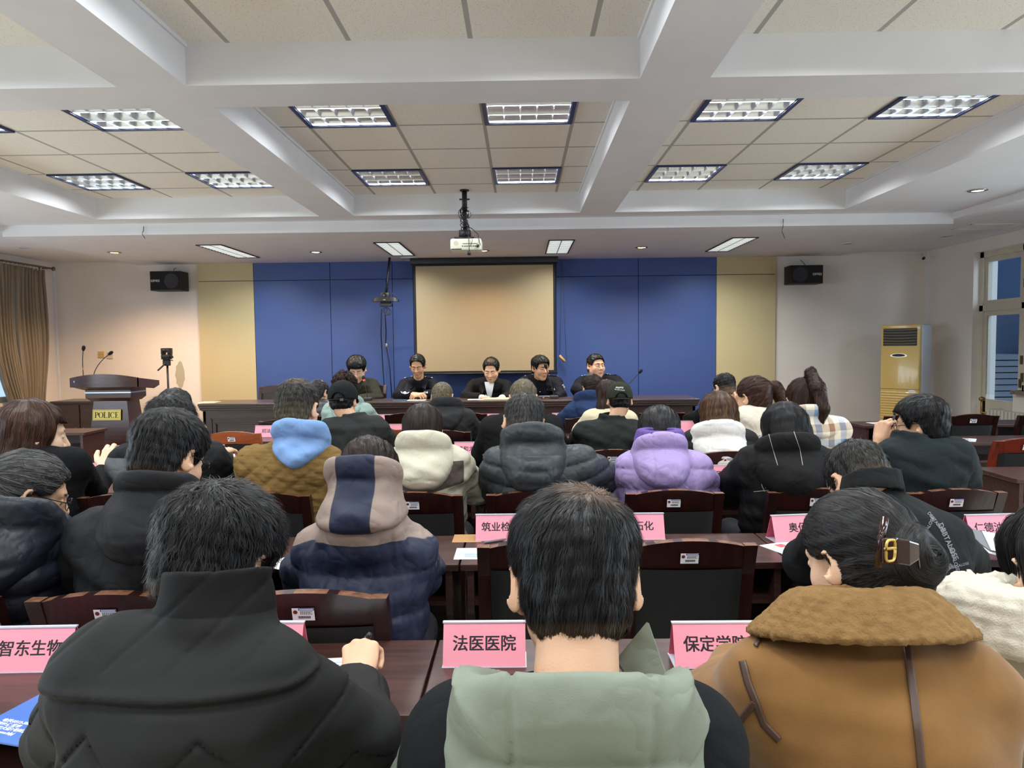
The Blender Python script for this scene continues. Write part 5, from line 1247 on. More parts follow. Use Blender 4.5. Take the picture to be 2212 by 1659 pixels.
    # ---- hood
    if hood:
        w_, L_, th_, R_, rr_, rz_ = hood.get('dim', (.13, .25, .05, .1, .033, .04)); tp = hood.get('taper', .45); hfold = hood.get('fold', .005)
        cN = N+A3(0, 0, 0); zt_ = rz_+hood.get('lip', .012); zb_ = zt_-L_; pw = hood.get('pw', 2.6)
        def fh(p):
            q = p-cN; q = np.stack([q@ax, q[:, 1]*fy, q[:, 2]], 1)
            t_ = np.clip((zt_-q[:, 2])/L_, 0, 1); Wz = w_*(1-tp*t_**1.3); r = (np.abs(q[:, 0]/Wz)**pw+np.abs((q[:, 2]-(zt_+zb_)/2)/(L_/2))**pw)**(1/pw)
            th = th_*np.sqrt(np.clip(1-r**2, 0, 1)); wr = hfold*nz(q*A3(.6, .6, 1.4), 34, hood.get('seed', 0))+(hood['disp'](q) if 'disp' in hood else 0)
            d = torso(p, cg)-th-wr*np.clip((1-r)*3, 0, 1)+np.maximum(r-1, 0)*.12; d = np.maximum(d, q[:, 1]-.02)
            zr = rz_-hood.get('tilt', .42)*q[:, 1]-hood.get('dip', .0)*np.exp(-(q[:, 0]/.05)**2)*(q[:, 1] < 0); r0 = np.sqrt((q[:, 0]/hood.get('ox', 1.08))**2+(q[:, 1]+.005)**2); ring = np.sqrt((r0-R_)**2+((q[:, 2]-zr)*hood.get('sq', .6))**2)-rr_
            d = smin(d, ring-wr*.5, hood.get('rk', .045)); d = np.maximum(d, -(cap(p, N+up*.02, hb+(hb-N)*1.5, .062*hs, .07*hs)))
            hp = tohead(p); return np.maximum(d, -(skull_fn(hp)*hs-.010))
        v_, f_ = nets(fh, cN+A3(-w_-.13, -.28, -L_-.1), cN+A3(w_+.13, .28, .2), .0075*res)
        q = v_-cN; q = np.stack([q@ax, q[:, 1]*fy, q[:, 2]], 1); at = {an: (hood[an](q) if an in hood else np.full(len(v_), -1.)) for an in ('p1', 'p2')}
        nmesh('hood', v_, f_, hood['mat'], root, at); J['hood_fn'] = fh
    # ---- trousers and shoes
    fyk = fy
    KL, KR = P+A3(-.11, .40*fyk, -.0), P+A3(.11, .40*fyk, 0); AL, AR = A3(-.12, .36*fyk, .1), A3(.12, .36*fyk, .1)
    def ft(p):
        d = ell(p, P+A3(0, .02*fyk, -.01), (.17, .15, .095))
        for s_, K_, A_ in ((-1, KL, AL), (1, KR, AR)): d = smin(d, smin(cap(p, P+A3(s_*.09, .03*fyk, 0), K_, .085, .066), cap(p, K_, A_, .062, .048), .03), .04)
        return np.maximum(d, .06-p[:, 2])
    lo = A3(-.24, -.2, .03); hi = A3(.24, .5, P[2]+.12)
    if fyk < 0: lo, hi = A3(-.24, -.5, .03), A3(.24, .2, P[2]+.12)
    v_, f_ = nets(ft, lo, hi, .018); nmesh('trousers', v_, f_, mat('trousers_%d' % sum(trousers), trousers, .85), root)
    for s_ in (-1, 1):
        def fs(p): return np.maximum(smin(ell(p, (s_*.12, .42*fyk, .035), (.045, .125, .042)), cap(p, (s_*.12, .35*fyk, .03), (s_*.12, .35*fyk, .1), .044, .046), .02), .002-p[:, 2])
        c_ = A3(s_*.12, .4*fyk, 0); v_, f_ = nets(fs, c_+A3(-.08, -.2, -.03), c_+A3(.08, .2, .16), .014); nmesh('shoe', v_, f_, mat('black_shoe', (26, 25, 26), .4), root)
    PEOPLE[key] = (root, J)
    for e in extras: e(root, J)
    return root, J
SKINS = {'skin': skin_mat('skin', (222, 178, 146)), 'skin_pale': skin_mat('skin_pale', (232, 194, 164)), 'skin_tan': skin_mat('skin_tan', (204, 158, 124))}
HAIRC = {'black': ((9, 9, 10), (34, 34, 36)), 'soft': ((13, 13, 14), (64, 63, 64)), 'grey': ((24, 24, 26), (104, 104, 104)), 'brown': ((30, 18, 14), (78, 52, 40)), 'auburn': ((34, 20, 15), (90, 60, 44)), 'salt': ((18, 18, 19), (84, 83, 80)),
         'chest': ((44, 28, 18), (116, 84, 60)), 'dkbrown': ((20, 14, 12), (58, 42, 34)), 'buzz': ((24, 23, 22), (66, 64, 58), (134, 116, 86)), 'fair': ((84, 76, 60), (150, 138, 112), (160, 138, 104))}
# attached bits ---------------------------------------------------------------
def put(root, J, p_world=None): return np.asarray(p_world, f32)-J['org']
def sub(name, root, mb, m, smooth=True): return mb.build(name, m, root, smooth)
def head_pt(J, *q): return Vector((J['R']@A3(*q)*J['hs']+J['Hc']).tolist())
M_frame = mat('glasses_frame', (22, 22, 24), .3); M_steel = mat('steel_frame', (150, 146, 140), .25, metal=.9); M_lens = mat('spectacle_lens', (1., 1., 1.), .02, trans=1.)
def glasses(m_=None, ry=.016):
    def e(root, J):
        m = MB(); n = 16
        for s in (-1, 1):
            m.tube([head_pt(J, s*.033+.024*math.cos(2*math.pi*i/n), .109-.01*abs(math.cos(2*math.pi*i/n)*.5+.0), .001+ry*1.1*math.sin(2*math.pi*i/n)) for i in range(n+1)], .0014, 6)
            m.tube([head_pt(J, s*.057, .101, .006), head_pt(J, s*.074, .05, .008), head_pt(J, s*.081, -.006, .012), head_pt(J, s*.083, -.028, -.004)], .0019, 6)
        m.tube([head_pt(J, -.009, .113, .003), head_pt(J, .009, .113, .003)], .0014, 6); sub('glasses', root, m, m_ or M_frame)
    return e
def project(J, fn, pts, off=.0015, n=14):       # press points onto a garment surface along the view-independent gradient
    p = np.asarray(pts, f32)
    for _ in range(n): g = grad(fn, p, .004); p = p-g*np.clip(fn(p)-off, -.03, .03)[:, None]
    return p
def ray_to(fn, pts, d, off=.0012, n=60):         # slide points along d until they meet the garment
    p = np.asarray(pts, f32).copy(); d = np.atleast_2d(np.asarray(d, f32)); d = d/np.linalg.norm(d, axis=1)[:, None]
    for _ in range(n): p = p+d*(np.clip(fn(p)-off, -.01, .02)*.7)[:, None]
    return p
def back_text(text, size, pos, m_, name='print', rot=0., bold=.0006, key='coat_fn', off=.0015, face=1, spacing=1., shear=0.):
    def e(root, J):
        v, f = text_geo(text, size, bold, spacing=spacing, shear=shear); c, s = math.cos(rot), math.sin(rot)
        v = np.array([(x*c-z*s, 0, x*s+z*c) for x, y, z in v], f32)
        if face < 0: v[:, 0] *= -1
        p = v+(np.asarray(pos(J) if callable(pos) else pos, f32)); p[:, 1] -= .3*face
        p = ray_to(J[key], p, (0, face, 0), off); mesh(name, p, f, m_, root)
    return e
def strip(pts, wd, m_, name, key='coat_fn', off=.002, dirn=(0, 1, 0), n=40):    # a flat band laid on a garment through (x, z) points
    def e(root, J):
        P_ = [np.asarray(q, f32) for q in (pts(J) if callable(pts) else pts)]; L = []
        for i in range(n+1):
            t = i/n*(len(P_)-1); k = min(int(t), len(P_)-2); L.append(P_[k]*(1-t+k)+P_[k+1]*(t-k))
        L = np.array(L); T_ = np.gradient(L, axis=0); d_ = np.asarray(dirn, f32); S = np.cross(T_, d_); S = S/np.linalg.norm(S, axis=1)[:, None]
        rows = np.stack([L-S*wd/2, L, L+S*wd/2], 1).reshape(-1, 3)-d_*.3; q = ray_to(J[key], rows, d_, off)
        f = [(i*3+k, i*3+3+k, i*3+4+k, i*3+1+k) for i in range(n) for k in (0, 1)]; mesh(name, q, f, m_, root, True)
    return e

def on_cloth(J, uv, key='coat_fn', off=.002, start=.45):   # lay points seen at photo pixels onto a garment
    C0 = np.array([0, 0, H], f32); D = np.array([np.array(px(u, v, 1.), f32)-C0 for u, v in uv], f32); D /= np.linalg.norm(D, axis=1)[:, None]
    dist = max(.3, float(np.linalg.norm(J['N']+J['org']-C0))-start); return ray_to(J[key], C0-J['org']+D*dist, D, off, 90)
def cloth_text(text, u, v, hpx, m_, rot=0., name='print', bold=.0, key='coat_fn', spacing=1., sx=1., off=.0015):
    def e(root, J):
        vv, f = text_geo(text, 1., bold, spacing=spacing); c, s_ = math.cos(rot), math.sin(rot)
        uv = [(u+(x*sx*c-z*s_)*hpx, v-(x*sx*s_+z*c)*hpx) for x, y, z in vv]; mesh(name, on_cloth(J, uv, key, off), f, m_, root)
    return e
def cloth_poly(polys, m_, name, key='coat_fn', off=.0015):
    def e(root, J):
        V_ = []; F_ = []
        for pl_ in polys: F_.append(tuple(range(len(V_), len(V_)+len(pl_)))); V_ += list(pl_)
        mesh(name, on_cloth(J, V_, key, off), F_, m_, root)
    return e
def cloth_band(uv, wpx, m_, name, key='coat_fn', off=.003, n=48, thick=0.):
    def e(root, J):
        P_ = np.array(uv, f32); t = np.linspace(0, len(P_)-1, n+1); k = np.minimum(t.astype(int), len(P_)-2); w_ = (t-k)[:, None]; L = P_[k]*(1-w_)+P_[k+1]*w_
        L[1:-1] = (L[:-2]+2*L[1:-1]+L[2:])/4; T_ = np.gradient(L, axis=0); S = np.stack([-T_[:, 1], T_[:, 0]], 1); S /= np.linalg.norm(S, axis=1)[:, None]
        q = on_cloth(J, np.stack([L-S*wpx/2, L-S*wpx/6, L+S*wpx/6, L+S*wpx/2], 1).reshape(-1, 2), key, off)
        o = mesh(name, q, [(i*4+j, i*4+4+j, i*4+5+j, i*4+1+j) for i in range(n) for j in range(3)], m_, root, True)
        if thick: md = o.modifiers.new('thickness', 'SOLIDIFY'); md.thickness = thick
    return e
# ------------------------------------------------------------------ garments
def cloth(name, col, rough=.8, bump=.3, bs=420, **k):
    if max(col) < 80: col = tuple(x*.78 for x in col)
    k.setdefault('wr', .4); k.setdefault('spec', .14); return mat(name, col, rough, bump=bump, bscale=bs, **k)
def groove(d, w, a): return -a*np.exp(-(d/w)**2)
def fold(p, J, a, s, seed=0):                    # sharp cloth folds fanning from the shoulders
    x = p[:, 0]-J['N'][0]; z = p[:, 2]-J['N'][2]; q = np.stack([x*.6+np.sign(x)*z*.35, p[:, 1]*.6, z-np.abs(x)*.55], 1)
    return a*.9*(.45-np.sqrt(np.abs(nz(q, s*.9, seed+2))+.02))*sstep(-z, .02, .14)
def d_shell(a=.006, s=26, seed=0):
    def f(p, J): return a*nz(p*A3(.7, .7, 1.5), s, seed)+a*.35*nz(p*A3(1, 1, 1.3), s*2.1, seed+1)+fold(p, J, a, s, seed)
    return f
def d_puff(sp=.075, a=.014, seed=0, arc=.35, w=.003):
    def f(p, J):
        z = p[:, 2]-J['N'][2]; x = p[:, 0]-J['N'][0]; u = (z+arc*x*x)/sp; s = np.abs(np.sin(np.pi*u))
        return a*(s**.55-.6)+w*nz(p*A3(2.2, 2.2, .6), 46, seed)*(1.3-s)
    return f
def d_quilt(sp=.06, a=.007, seed=0):
    def f(p, J):
        x, z = p[:, 0]-J['N'][0], p[:, 2]; s = np.minimum(np.abs(np.sin(np.pi*(x*.75+z)/sp)), np.abs(np.sin(np.pi*(x*.75-z)/(sp*1.4))))
        return a*(s**.45-.6)+.0035*nz(p*A3(.5, .5, 2.4), 60, seed)
    return f
def hood_seams(q): return groove(np.abs(q[:, 0])-.045, .004, .005)
def hood_puff(q): return .010*(np.abs(np.sin(np.pi*(q[:, 2]+.01)/.062))**.5-.6)+groove(np.abs(q[:, 0])-.05, .004, .006)
K_black = lambda n, c=(30, 31, 33), r=.75, **k: cloth(n, c, r, **k)
SHORT = dict(style='short', mat='black', top=.02, side=.008, n=2600, len=.034, lift=.006, sw=.002)
def H_(base=SHORT, **k): d = dict(base); d.update(k); return d
LONGH = dict(style='long', mat='dkbrown', L=.3, n=2200, len=.16, lift=.004, seg=9, sw=.0024, jit=.06, top=.02)
BOBH = dict(style='bob', mat='brown', L=.15, n=2600, len=.1, lift=.004, seg=8, sw=.0022, jit=.06, top=.018)
PONY = dict(style='pony', mat='black', top=.014, side=.012, n=2200, len=.1, lift=.003, seg=7, sw=.0022, jit=.05)
def collar_ring(m_, rad=.1, th=.028, hgt=.05, dz=.03, noise=.004, ns=160, name='collar', tilt=.2, ox=1.1, res=.006, dy=-.01, flare=.3):
    def e(root, J):
        N, ax, fy = J['N'], J['sx'], J['face']
        def f(p):
            q = p-N; x = q@ax/ox; y = q[:, 1]*fy-dy; z = q[:, 2]-dz+tilt*y; r = np.sqrt(x*x+y*y)
            d = np.sqrt(np.maximum(np.abs(r-rad+flare*z)-th*.45, 0)**2+np.maximum(np.abs(z)-hgt*.5, 0)**2)-th*.55
            d = np.maximum(d, -(y-.035-np.abs(x)*.6) if False else d-1)
            return np.maximum(d, y-.09)-noise*nz(p, ns, 1)
        v, fc = nets(f, N+A3(-.24, -.24, -.08), N+A3(.24, .24, .17), res); nmesh(name, v, fc, m_, root)
    return e
# ================================================================== row 1, nearest the camera
M_prv = mat('print_white', (235, 236, 238), .6)
def dA(p, J):
    z = p[:, 2]+J['org'][2]; x = p[:, 0]; zy = px(400, 1462, .96).z-.012-.35*(x-.02)**2
    d = np.where(p[:, 1] < .06, .006*np.exp(-((z-zy)/.007)**2)+groove(z-zy+.014, .005, .006), 0)
    zz = (z-zy)+.05+.16*np.abs(((x/.16)%1)-.5); per = ((zz+.02) % .115)-.02
    d = d+np.where(z < zy-.02, groove(per, .004, .0065), np.where(z > zy+.02, groove((((x*.8-z*.9)+.5) % .075)-.037, .003, .003), 0))
    return d+.004*nz(p*A3(.5, .5, 1.6), 22, 1)+fold(p, J, .008, 20, 1)
person('A', 'person in a black padded jacket with velvet collar, writing with a pen at left front', 1.2, (462, 1046), 222, ((140, 1405), (655, 1425)), 1.04, H_(top=.028, side=.012, n=9000, len=.05, lift=.014, sw=.0013, seg=6, fade=.15, fz=-.03, nape=-.06, jit=.3),
       dict(mat=K_black('black_twill', (44, 45, 45), .7, bump=.15, bs=900, wr=.3, ws=9., col2=(16, 16, 17), attr='p1'), p1=lambda v, J: np.minimum(v[:, 2]-J['N'][2]-.028+.2*(v[:, 1]-J['N'][1]), .11-np.linalg.norm((v-J['N'])[:, :2], axis=1)), bulk=1.12, disp=dA, collar=(.085, .078, .011), res=.75, widecuff=1), yaw=-.30, pitch=.42, skin='skin', res=.75, nearhair=1.6, neck=(418, 1268), Yp=1.0,
       elbow=[(165, 1590, 1.2), (762, 1600, 1.2)], wrist=[(330, 1500, 1.5), (768, 1500, 1.44)], hands=('rest', 'pen'), npose=[None, ((-.08, .8, .42), (-.3, -.42, .85))])
R_, J = PEOPLE['A']
hm = J['HM'][1]
def held_pen(name, label, J, i, m_, L=.14, tilt=(-.3, -.5, .8), at=(-.028, .09, -.03), grp=None, r=.0052, back=.35):
    Mh, o = J['HM'][i]; c = Vector((Mh@(A3(*at)*J['hs'])+o+J['org']).tolist()); d = Vector(tilt).normalized(); a = c-d*L*(1-back); b = c+d*L*back
    t = thing(name, label, 'pen', tuple(a)); MB().tube([(0, 0, 0), tuple(d*.012), tuple(d*L)], [.0012, r, r], 10).build('barrel', m_, t, True); MB().tube([tuple(d*L*.98), tuple(d*(L+.006))], [r*1.1, r*.9], 10).build('cap', M_dark, t, True); return t
held_pen('pen', 'black pen held in the right hand of the man in the black jacket', J, 1, mat('pen_black', (34, 32, 34), .3), tilt=(.35, -.12, .5), at=(-.03, .095, -.028), r=.0065, L=.13, back=.5)
def velvet(root, J): pass
# B: man in sage hood, centre
def pB1(v, J): x = np.abs(v[:, 0]-J['N'][0]); return np.minimum(x-.245-.35*np.maximum(J['N'][2]-.05-v[:, 2], 0)*.0, .3)   # sage outer sleeves
def dB(p, J): return .003*nz(p*A3(.6, .6, 1.4), 22, 2)+fold(p, J, .006, 18, 3)
M_sage = cloth('sage_cotton', (130, 138, 124), .75, bump=.2, bs=700, var=.04, vscale=10)
def hB(q):
    x = np.abs(q[:, 0]); r = groove(x-.078, .0035, .008)-.011*(1-sstep(x, .068, .09))*sstep(.03-q[:, 2], 0, .05); u = q[:, 0]*.9+q[:, 2]; w_ = -q[:, 0]*.9+q[:, 2]
    s = sstep(x, .05, .11); fl = lambda a: (.5-np.sqrt(np.abs(np.sin(a)))); return r+s*(.017*fl(u*30+1.1)*(q[:, 0] < 0)+.015*fl(w_*34+.4)*(q[:, 0] > 0))+.011*fl(q[:, 2]*22+q[:, 0]*q[:, 0]*60+.9)*(1-s)
person('B', 'person with thinning black hair and a sage green hood, centre front', 1.02, (1240, 1058), 264, ((895, 1548), (1582, 1552)), .93, H_(top=.024, side=.008, n=11000, len=.055, lift=.007, sw=.0012, seg=6, wave=.15, nape=-.072, crown=(.026, -.065, .105), bald=((.02, -.06, .125), .07, .3), jit=.16, fade=.16, fz=-.052),
       dict(mat=cloth('black_softshell', (30, 33, 36), .85, bump=.15, bs=800, col2=(130, 138, 124), attr='p1'), p1=pB1, bulk=1.1, disp=dB, gap=.008, res=.8), yaw=.02, pitch=.38, skin='skin', res=.75, nearhair=1.6, Yp=.86, neck=(1240, 1500), jaw=1.02,
       hood=dict(mat=M_sage, pw=2.8, dim=(0.178, 0.42, 0.075, 0.115, 0.03, 0.03), taper=.05, back=.085, slope=.3, fold=.004, disp=hB, ox=1.14, tilt=.5, sq=.5),
       extras=[])
R_, J = PEOPLE['B']
def flap():
    P_ = [(1330, 1440), (1405, 1358), (1422, 1415), (1440, 1470), (1365, 1480)]; Yf = .99
    v = [np.array(px(u, w_, Yf+.0*i), f32)-J['org'] for i, (u, w_) in enumerate(P_)]; v = [a+A3(0, dy, 0) for a, dy in zip(v, (.02, .03, .0, -.03, -.01))]
    o = mesh('hood_flap', v+[a+A3(.003, -.006, 0) for a in v], [(0, 1, 2, 3, 4), (9, 8, 7, 6, 5)]+[(i, i+5, (i+1) % 5+5, (i+1) % 5) for i in range(5)], M_sage, R_); b_ = o.modifiers.new('bevel', 'BEVEL'); b_.width = .002
flap()
collar_ring(K_black('black_knit', (20, 20, 22), .9), .076, .012, .04, .03, .0005, 100, 'inner_collar', .1, 1.02, .0055)(R_, J)
# C: woman in tan shearling
M_tan = cloth('tan_suede', (134, 98, 58), .95, wr=.22, ws=7., bump=.2, bs=500, var=.14, vscale=9, sheen=.25); M_sher = cloth('sherpa', (134, 104, 66), 1., bump=.6, bs=260, var=.12, vscale=60)
M_leath = mat('brown_leather_trim', (74, 52, 40), .45, bump=.1, bscale=300)
person('C', 'person with hair claw clip in a tan suede coat with fleece collar', 1.3, (1862, 1062), 200, ((1600, 1455), (2170, 1450)), 1.16, dict(style='bun', mat='soft', top=.014, side=.012, tie=(.012, -.112, -.005), br=(.05, .042, .052), n=12000, len=.1, lift=.003, sw=.0011, seg=7, jit=.05, wisp=[((.0, -.1, -.03), (.0, -.085, -.11), .03, .016), ((.03, -.1, -.02), (.04, -.08, -.095), .026, .012)]),
       dict(mat=M_tan, bulk=1.22, disp=lambda p, J: .007*nz(p*A3(.6, .6, 1.2), 15, 3)+.003*nz(p*A3(.5, .5, 1.2), 36, 1)+groove(np.abs(p[:, 0]-J['N'][0])-.27, .012, .008), res=.8, k=.04), yaw=.42, pitch=.35, fem=True, jaw=.92, skin='skin_pale', res=.8, nearhair=1.6, Yp=1.12, neck=(1905, 1338), seatz=.44,
       extras=[collar_ring(M_sher, .092, .03, .05, .03, .002, 210, 'fleece_collar', .3, 1.25, .0042, 0, .8),
               cloth_band([(1952, 1338), (1962, 1420), (1975, 1520), (1984, 1600), (1992, 1680)], 17, M_leath, 'back_trim', thick=.002),
               cloth_band([(1604, 1428), (1616, 1475), (1632, 1515), (1650, 1565), (1684, 1600)], 15, M_leath, 'sleeve_trim', thick=.002),
               cloth_band([(1630, 1518), (1590, 1568)], 14, M_leath, 'sleeve_trim', thick=.002), cloth_band([(1676, 1336), (1650, 1362), (1632, 1396)], 9, M_leath, 'shoulder_trim', thick=.002)])
R_, J = PEOPLE['C']
def claw(root, J):                               # hair claw: hinge bar, curved jaw with gilt emblem
    m_ = mat('tortoise_brown', (44, 20, 18), .15, coat=.6); P_ = lambda u, v, y: Vector((np.array(px(u, v, y), f32)-J['org']).tolist())
    y = 1.135; m = MB(); m.tube([P_(1912, 1118, y), P_(1903, 1165, y-.012), P_(1897, 1222, y)], .006, 10); sub('claw_bar', root, m, m_)
    m = MB(); pts = [(1905, 1172, -.018), (1940, 1172, -.04), (1965, 1176, -.034), (1985, 1182, -.015), (1988, 1205, -.005)]
    v = []
    for u, w_, dy in pts: a = P_(u, w_, y+dy); v += [a+Vector((0, 0, .006)), a-Vector((0, .002, .034 if u < 1980 else .02)), a+Vector((0, .006, -.034 if u < 1980 else -.02)), a+Vector((0, .008, .006))]
    f = [(i*4+k, i*4+(k+1) % 4, i*4+4+(k+1) % 4, i*4+4+k) for i in range(len(pts)-1) for k in range(4)]+[(0, 1, 2, 3), (len(v)-1, len(v)-2, len(v)-3, len(v)-4)]
    m.add(v, f); o = sub('claw_jaw', root, m, m_, False); b_ = o.modifiers.new('bevel', 'BEVEL'); b_.width = .004; b_.segments = 2
    c = P_(1923, 1189, y-.046); m = MB(); ring = [c+Vector((.010*math.copysign(abs(math.cos(t))**.6, math.cos(t)), -.001+.012*(.010*math.cos(t))/.02, .0165*math.copysign(abs(math.sin(t))**.6, math.sin(t)))) for t in [2*math.pi*i/24 for i in range(25)]]
    m.tube(ring, .0022, 6); m.tube([c+Vector((-.009, 0, .002)), c+Vector((.009, 0, .004))], .0024, 6); sub('gilt_emblem', root, m, M_gold)
claw(R_, J)
# D: woman at the right edge
M_crm = cloth('cream_canvas', (196, 190, 172), .8, bump=.2, bs=600); M_plush = cloth('cream_plush', (206, 200, 184), 1., bump=.5, bs=300)
person('D', 'person in a cream plush-collared jacket at the right picture edge, chin on hand', 1.45, (2292, 1082), 200, ((2150, 1375), (2620, 1380)), 1.36, dict(style='long', mat='black', L=.26, n=4000, len=.14, lift=.004, sw=.0016, seg=8, jit=.05, top=.018, yc=.05),
       dict(mat=M_crm, bulk=1.15, disp=d_shell(.008, 22, 2)), yaw=.1, pitch=.25, fem=True, jaw=.9, skin='skin_pale', Yp=1.3, neck=(2330, 1330), elbow=[(2215, 1500, 1.6), (2560, 1560, 1.6)], wrist=[(2235, 1330, 1.53), (2470, 1560, 1.8)], hands=('hold', 'rest'), npose=[((.05, -.1, 1.), (.5, -.8, 0.)), None],
       extras=[collar_ring(M_plush, .125, .05, .06, .03, .004, 120, 'plush_collar', .1, 1.3, .006)])
# ================================================================== row 2
M_nav = mat('navy_nylon', (34, 38, 48), .38, wr=.45, ws=15., spec=.3, bump=.2, bscale=120)
def earring(s):
    def e(root, J): m = MB(); c = head_pt(J, s*.083, -.006, -.04); m.tube([c+Vector((.006*math.cos(t), 0, .008*math.sin(t)-.008)) for t in [i*.6 for i in range(11)]], .0016, 6); sub('earring', root, m, mat('gold_earring', (220, 190, 120), .25, metal=.9))
    return e
person('E', 'person with a low ponytail, glasses and navy puffer jacket at the left edge', 2.2, (52, 975), 128, ((-95, 1140), (140, 1138)), 2.12, H_(PONY, mat='grey', tie=(.0, -.108, .03), tail=((.0, -.135, .02), (.005, -.14, -.05), (.005, -.125, -.12)), r=(.016, .03, .03, .014), n=5000, sw=.0018, len=.11),
       dict(mat=M_nav, bulk=1.25, disp=d_puff(.085, .016, 1, .5), name='puffer_jacket'), yaw=-.85, pitch=.4, fem=True, jaw=.92, skin='skin', Yp=2.15, neck=(25, 1098), hood=dict(mat=M_nav, dim=(0.16, 0.2, 0.07, 0.1, 0.03, 0.03), disp=lambda q: hood_puff(q)*.7, seed=1), extras=[glasses(ry=.018), earring(1), earring(-1)])
M_shl = K_black('black_shell', (38, 39, 42), .6, bump=.2, bs=300)
person('F', 'person in a black hooded shell jacket, left of the olive quilted jacket', 2.15, (358, 884), 132, ((160, 1140), (470, 1110)), 2.08, H_(top=.026, side=.011, n=5200, len=.045, lift=.01, sw=.0016, fade=.12, fz=-.03, nape=-.058),
       dict(mat=M_shl, bulk=1.08, disp=d_shell(.007, 20, 3)), yaw=-.32, pitch=.38, skin='skin', Yp=2.1, neck=(340, 1040), elbow=[(150, 1260, 2.2), (480, 1250, 2.3)],
       hood=dict(mat=M_shl, dim=(0.165, 0.2, 0.065, 0.092, 0.019, 0.02), taper=.35, fold=.005, disp=lambda q: .005*np.sin(q[:, 0]*60+q[:, 2]*40)*sstep(-q[:, 2], 0, .06)+groove(q[:, 2]+.08, .004, .005), seed=2), extras=[glasses()])
M_tnf = mat('down_navy', (34, 40, 62), .55, wr=.45, ws=15., spec=.3, bump=.15, bscale=300, col2=(146, 128, 118), attr='p1')
def pG(v, J): z = v[:, 2]+J['org'][2]; return z-(px(785, 1147, 2.1).z-.02-.9*np.maximum(np.abs(v[:, 0]-J['N'][0])-.1, 0)**1.5)
def pGh(q): return np.abs(q[:, 0]+.005)-.058-.10*np.clip(.02-q[:, 2], -.02, .2)*0
person('G', 'person with dark brown ponytail in a navy and mauve hooded down jacket', 2.45, (793, 946), 112, ((648, 1165), (930, 1175)), 2.2, H_(PONY, mat='dkbrown', tie=(.075, -.06, -.05), tail=((.105, -.06, -.085), (.125, -.085, -.16), (.14, -.11, -.24)), r=(.02, .032, .036, .015), n=4200, sw=.0016),
       dict(mat=M_tnf, p1=pG, bulk=1.22, disp=lambda p, J: d_puff(.12, .013, 2, .1)(p, J)*(p[:, 2]+J['org'][2] < px(785, 1147, 2.1).z-.03)+.005*nz(p*A3(1, 1, 1), 34, 1)+groove(np.abs(p[:, 0]-J['N'][0])-.1, .004, .004), name='down_jacket', res=.8), yaw=-.5, pitch=.5, fem=True, jaw=.9, skin='skin', Yp=2.15, neck=(785, 1008),
       elbow=[(660, 1240, 2.45), (905, 1235, 2.45)],
       hood=dict(mat=mat('down_hood', (34, 40, 62), .55, wr=.45, ws=15., spec=.3, bump=.15, bscale=300, col2=(146, 128, 118), attr='p1'), p1=pGh, pw=4.5, dim=(.115, .155, .06, .092, .022, .045), taper=-.3, fold=.006, disp=lambda q: groove(np.abs(q[:, 0]+.005)-.058, .004, .004)),
       extras=[cloth_text('THE', 842, 1119, 9, M_prv, -.08, 'logo', .02), cloth_text('NORTH', 836, 1126, 9, M_prv, -.08, 'logo', .02, spacing=.95), cloth_text('FACE', 836, 1133, 9, M_prv, -.08, 'logo', .02),
               cloth_poly([[(846+r*math.cos(a), 1134-r*math.sin(a)+(846-846-r*math.cos(a))*-.08) for a in [i*math.pi/2/8 for i in range(9)] for r in [r1]]+[(846+r0*math.cos(a), 1134-r0*math.sin(a)+r0*math.cos(a)*.08) for a in [(8-i)*math.pi/2/8 for i in range(9)]] for r0, r1 in ((0.3, 2.3), (3.3, 5.), (5.9, 8.))], M_prv, 'logo')])
M_pr = mat('dim_print', (120, 118, 124), .6)
def dH(p, J): return .006*nz(p*A3(.6, .6, 1.3), 16, 2)+fold(p, J, .008, 18, 2)
person('H', 'person with cropped hair and glasses bent over the table, black jacket with lettered panel', 2.45, (1862, 954), 122, ((1765, 1105), (2088, 1150)), 2.25, H_(top=.012, side=.006, n=4200, len=.02, lift=.008, sw=.0016, mat='buzz', fade=.55, fz=.02, nape=-.07),
       dict(mat=K_black('black_gaberdine', (38, 40, 41), .8, bs=700), bulk=1.15, disp=dH, name='jacket', collar=(.05, .082, .012), res=.85), yaw=.25, pitch=.75, skin='skin', Yp=2.15, neck=(1910, 1030), elbow=[(1745, 1215, 2.45), (2085, 1225, 2.4)],
              extras=[glasses()]+[cloth_text('DBBTALOSE', u, v, h_, M_pr, r_, 'lettering', .02, sx=1.) for u, v, h_, r_ in ((1998, 1176, 13, -1.05), (2048, 1170, 16, -1.15), (2022, 1128, 10, -.9), (2060, 1205, 11, -1.25), (1990, 1225, 13, -1.2), (2072, 1222, 8, .25), (2004, 1142, 10, 1.1), (2040, 1240, 10, .9))])
# ================================================================== row 3
M_blk = K_black('black_wool', (26, 27, 30), .9)
person('I', 'person with reddish brown shoulder-length hair in a black coat at the left', 3.25, (66, 857), 118, ((-70, 1000), (182, 985)), 3.2, dict(style='bob', mat='auburn', L=.2, w=.1, n=4200, len=.13, lift=.005, sw=.002, seg=8, jit=.05, top=.02, wq=.02, yc=.05),
       dict(mat=M_blk, bulk=1.15, disp=d_shell(.005, 18, 1)), yaw=-.75, pitch=.2, fem=True, skin='skin_pale', Yp=3.25, elbow=[(-60, 1080, 3.5), (190, 1060, 3.55)], wrist=[(0, 1080, 3.8), (228, 1022, 3.75)], npose=[None, ((-.1, .6, .5), (.3, -.4, .8))],
       extras=[lambda root, J: sub('white_cuff', root, MB().tube([Vector((J['WR']+(J['WR']-J['ER'])*t).tolist()) for t in (-.06, .12)], [.045, .042], 14), M_paper)])
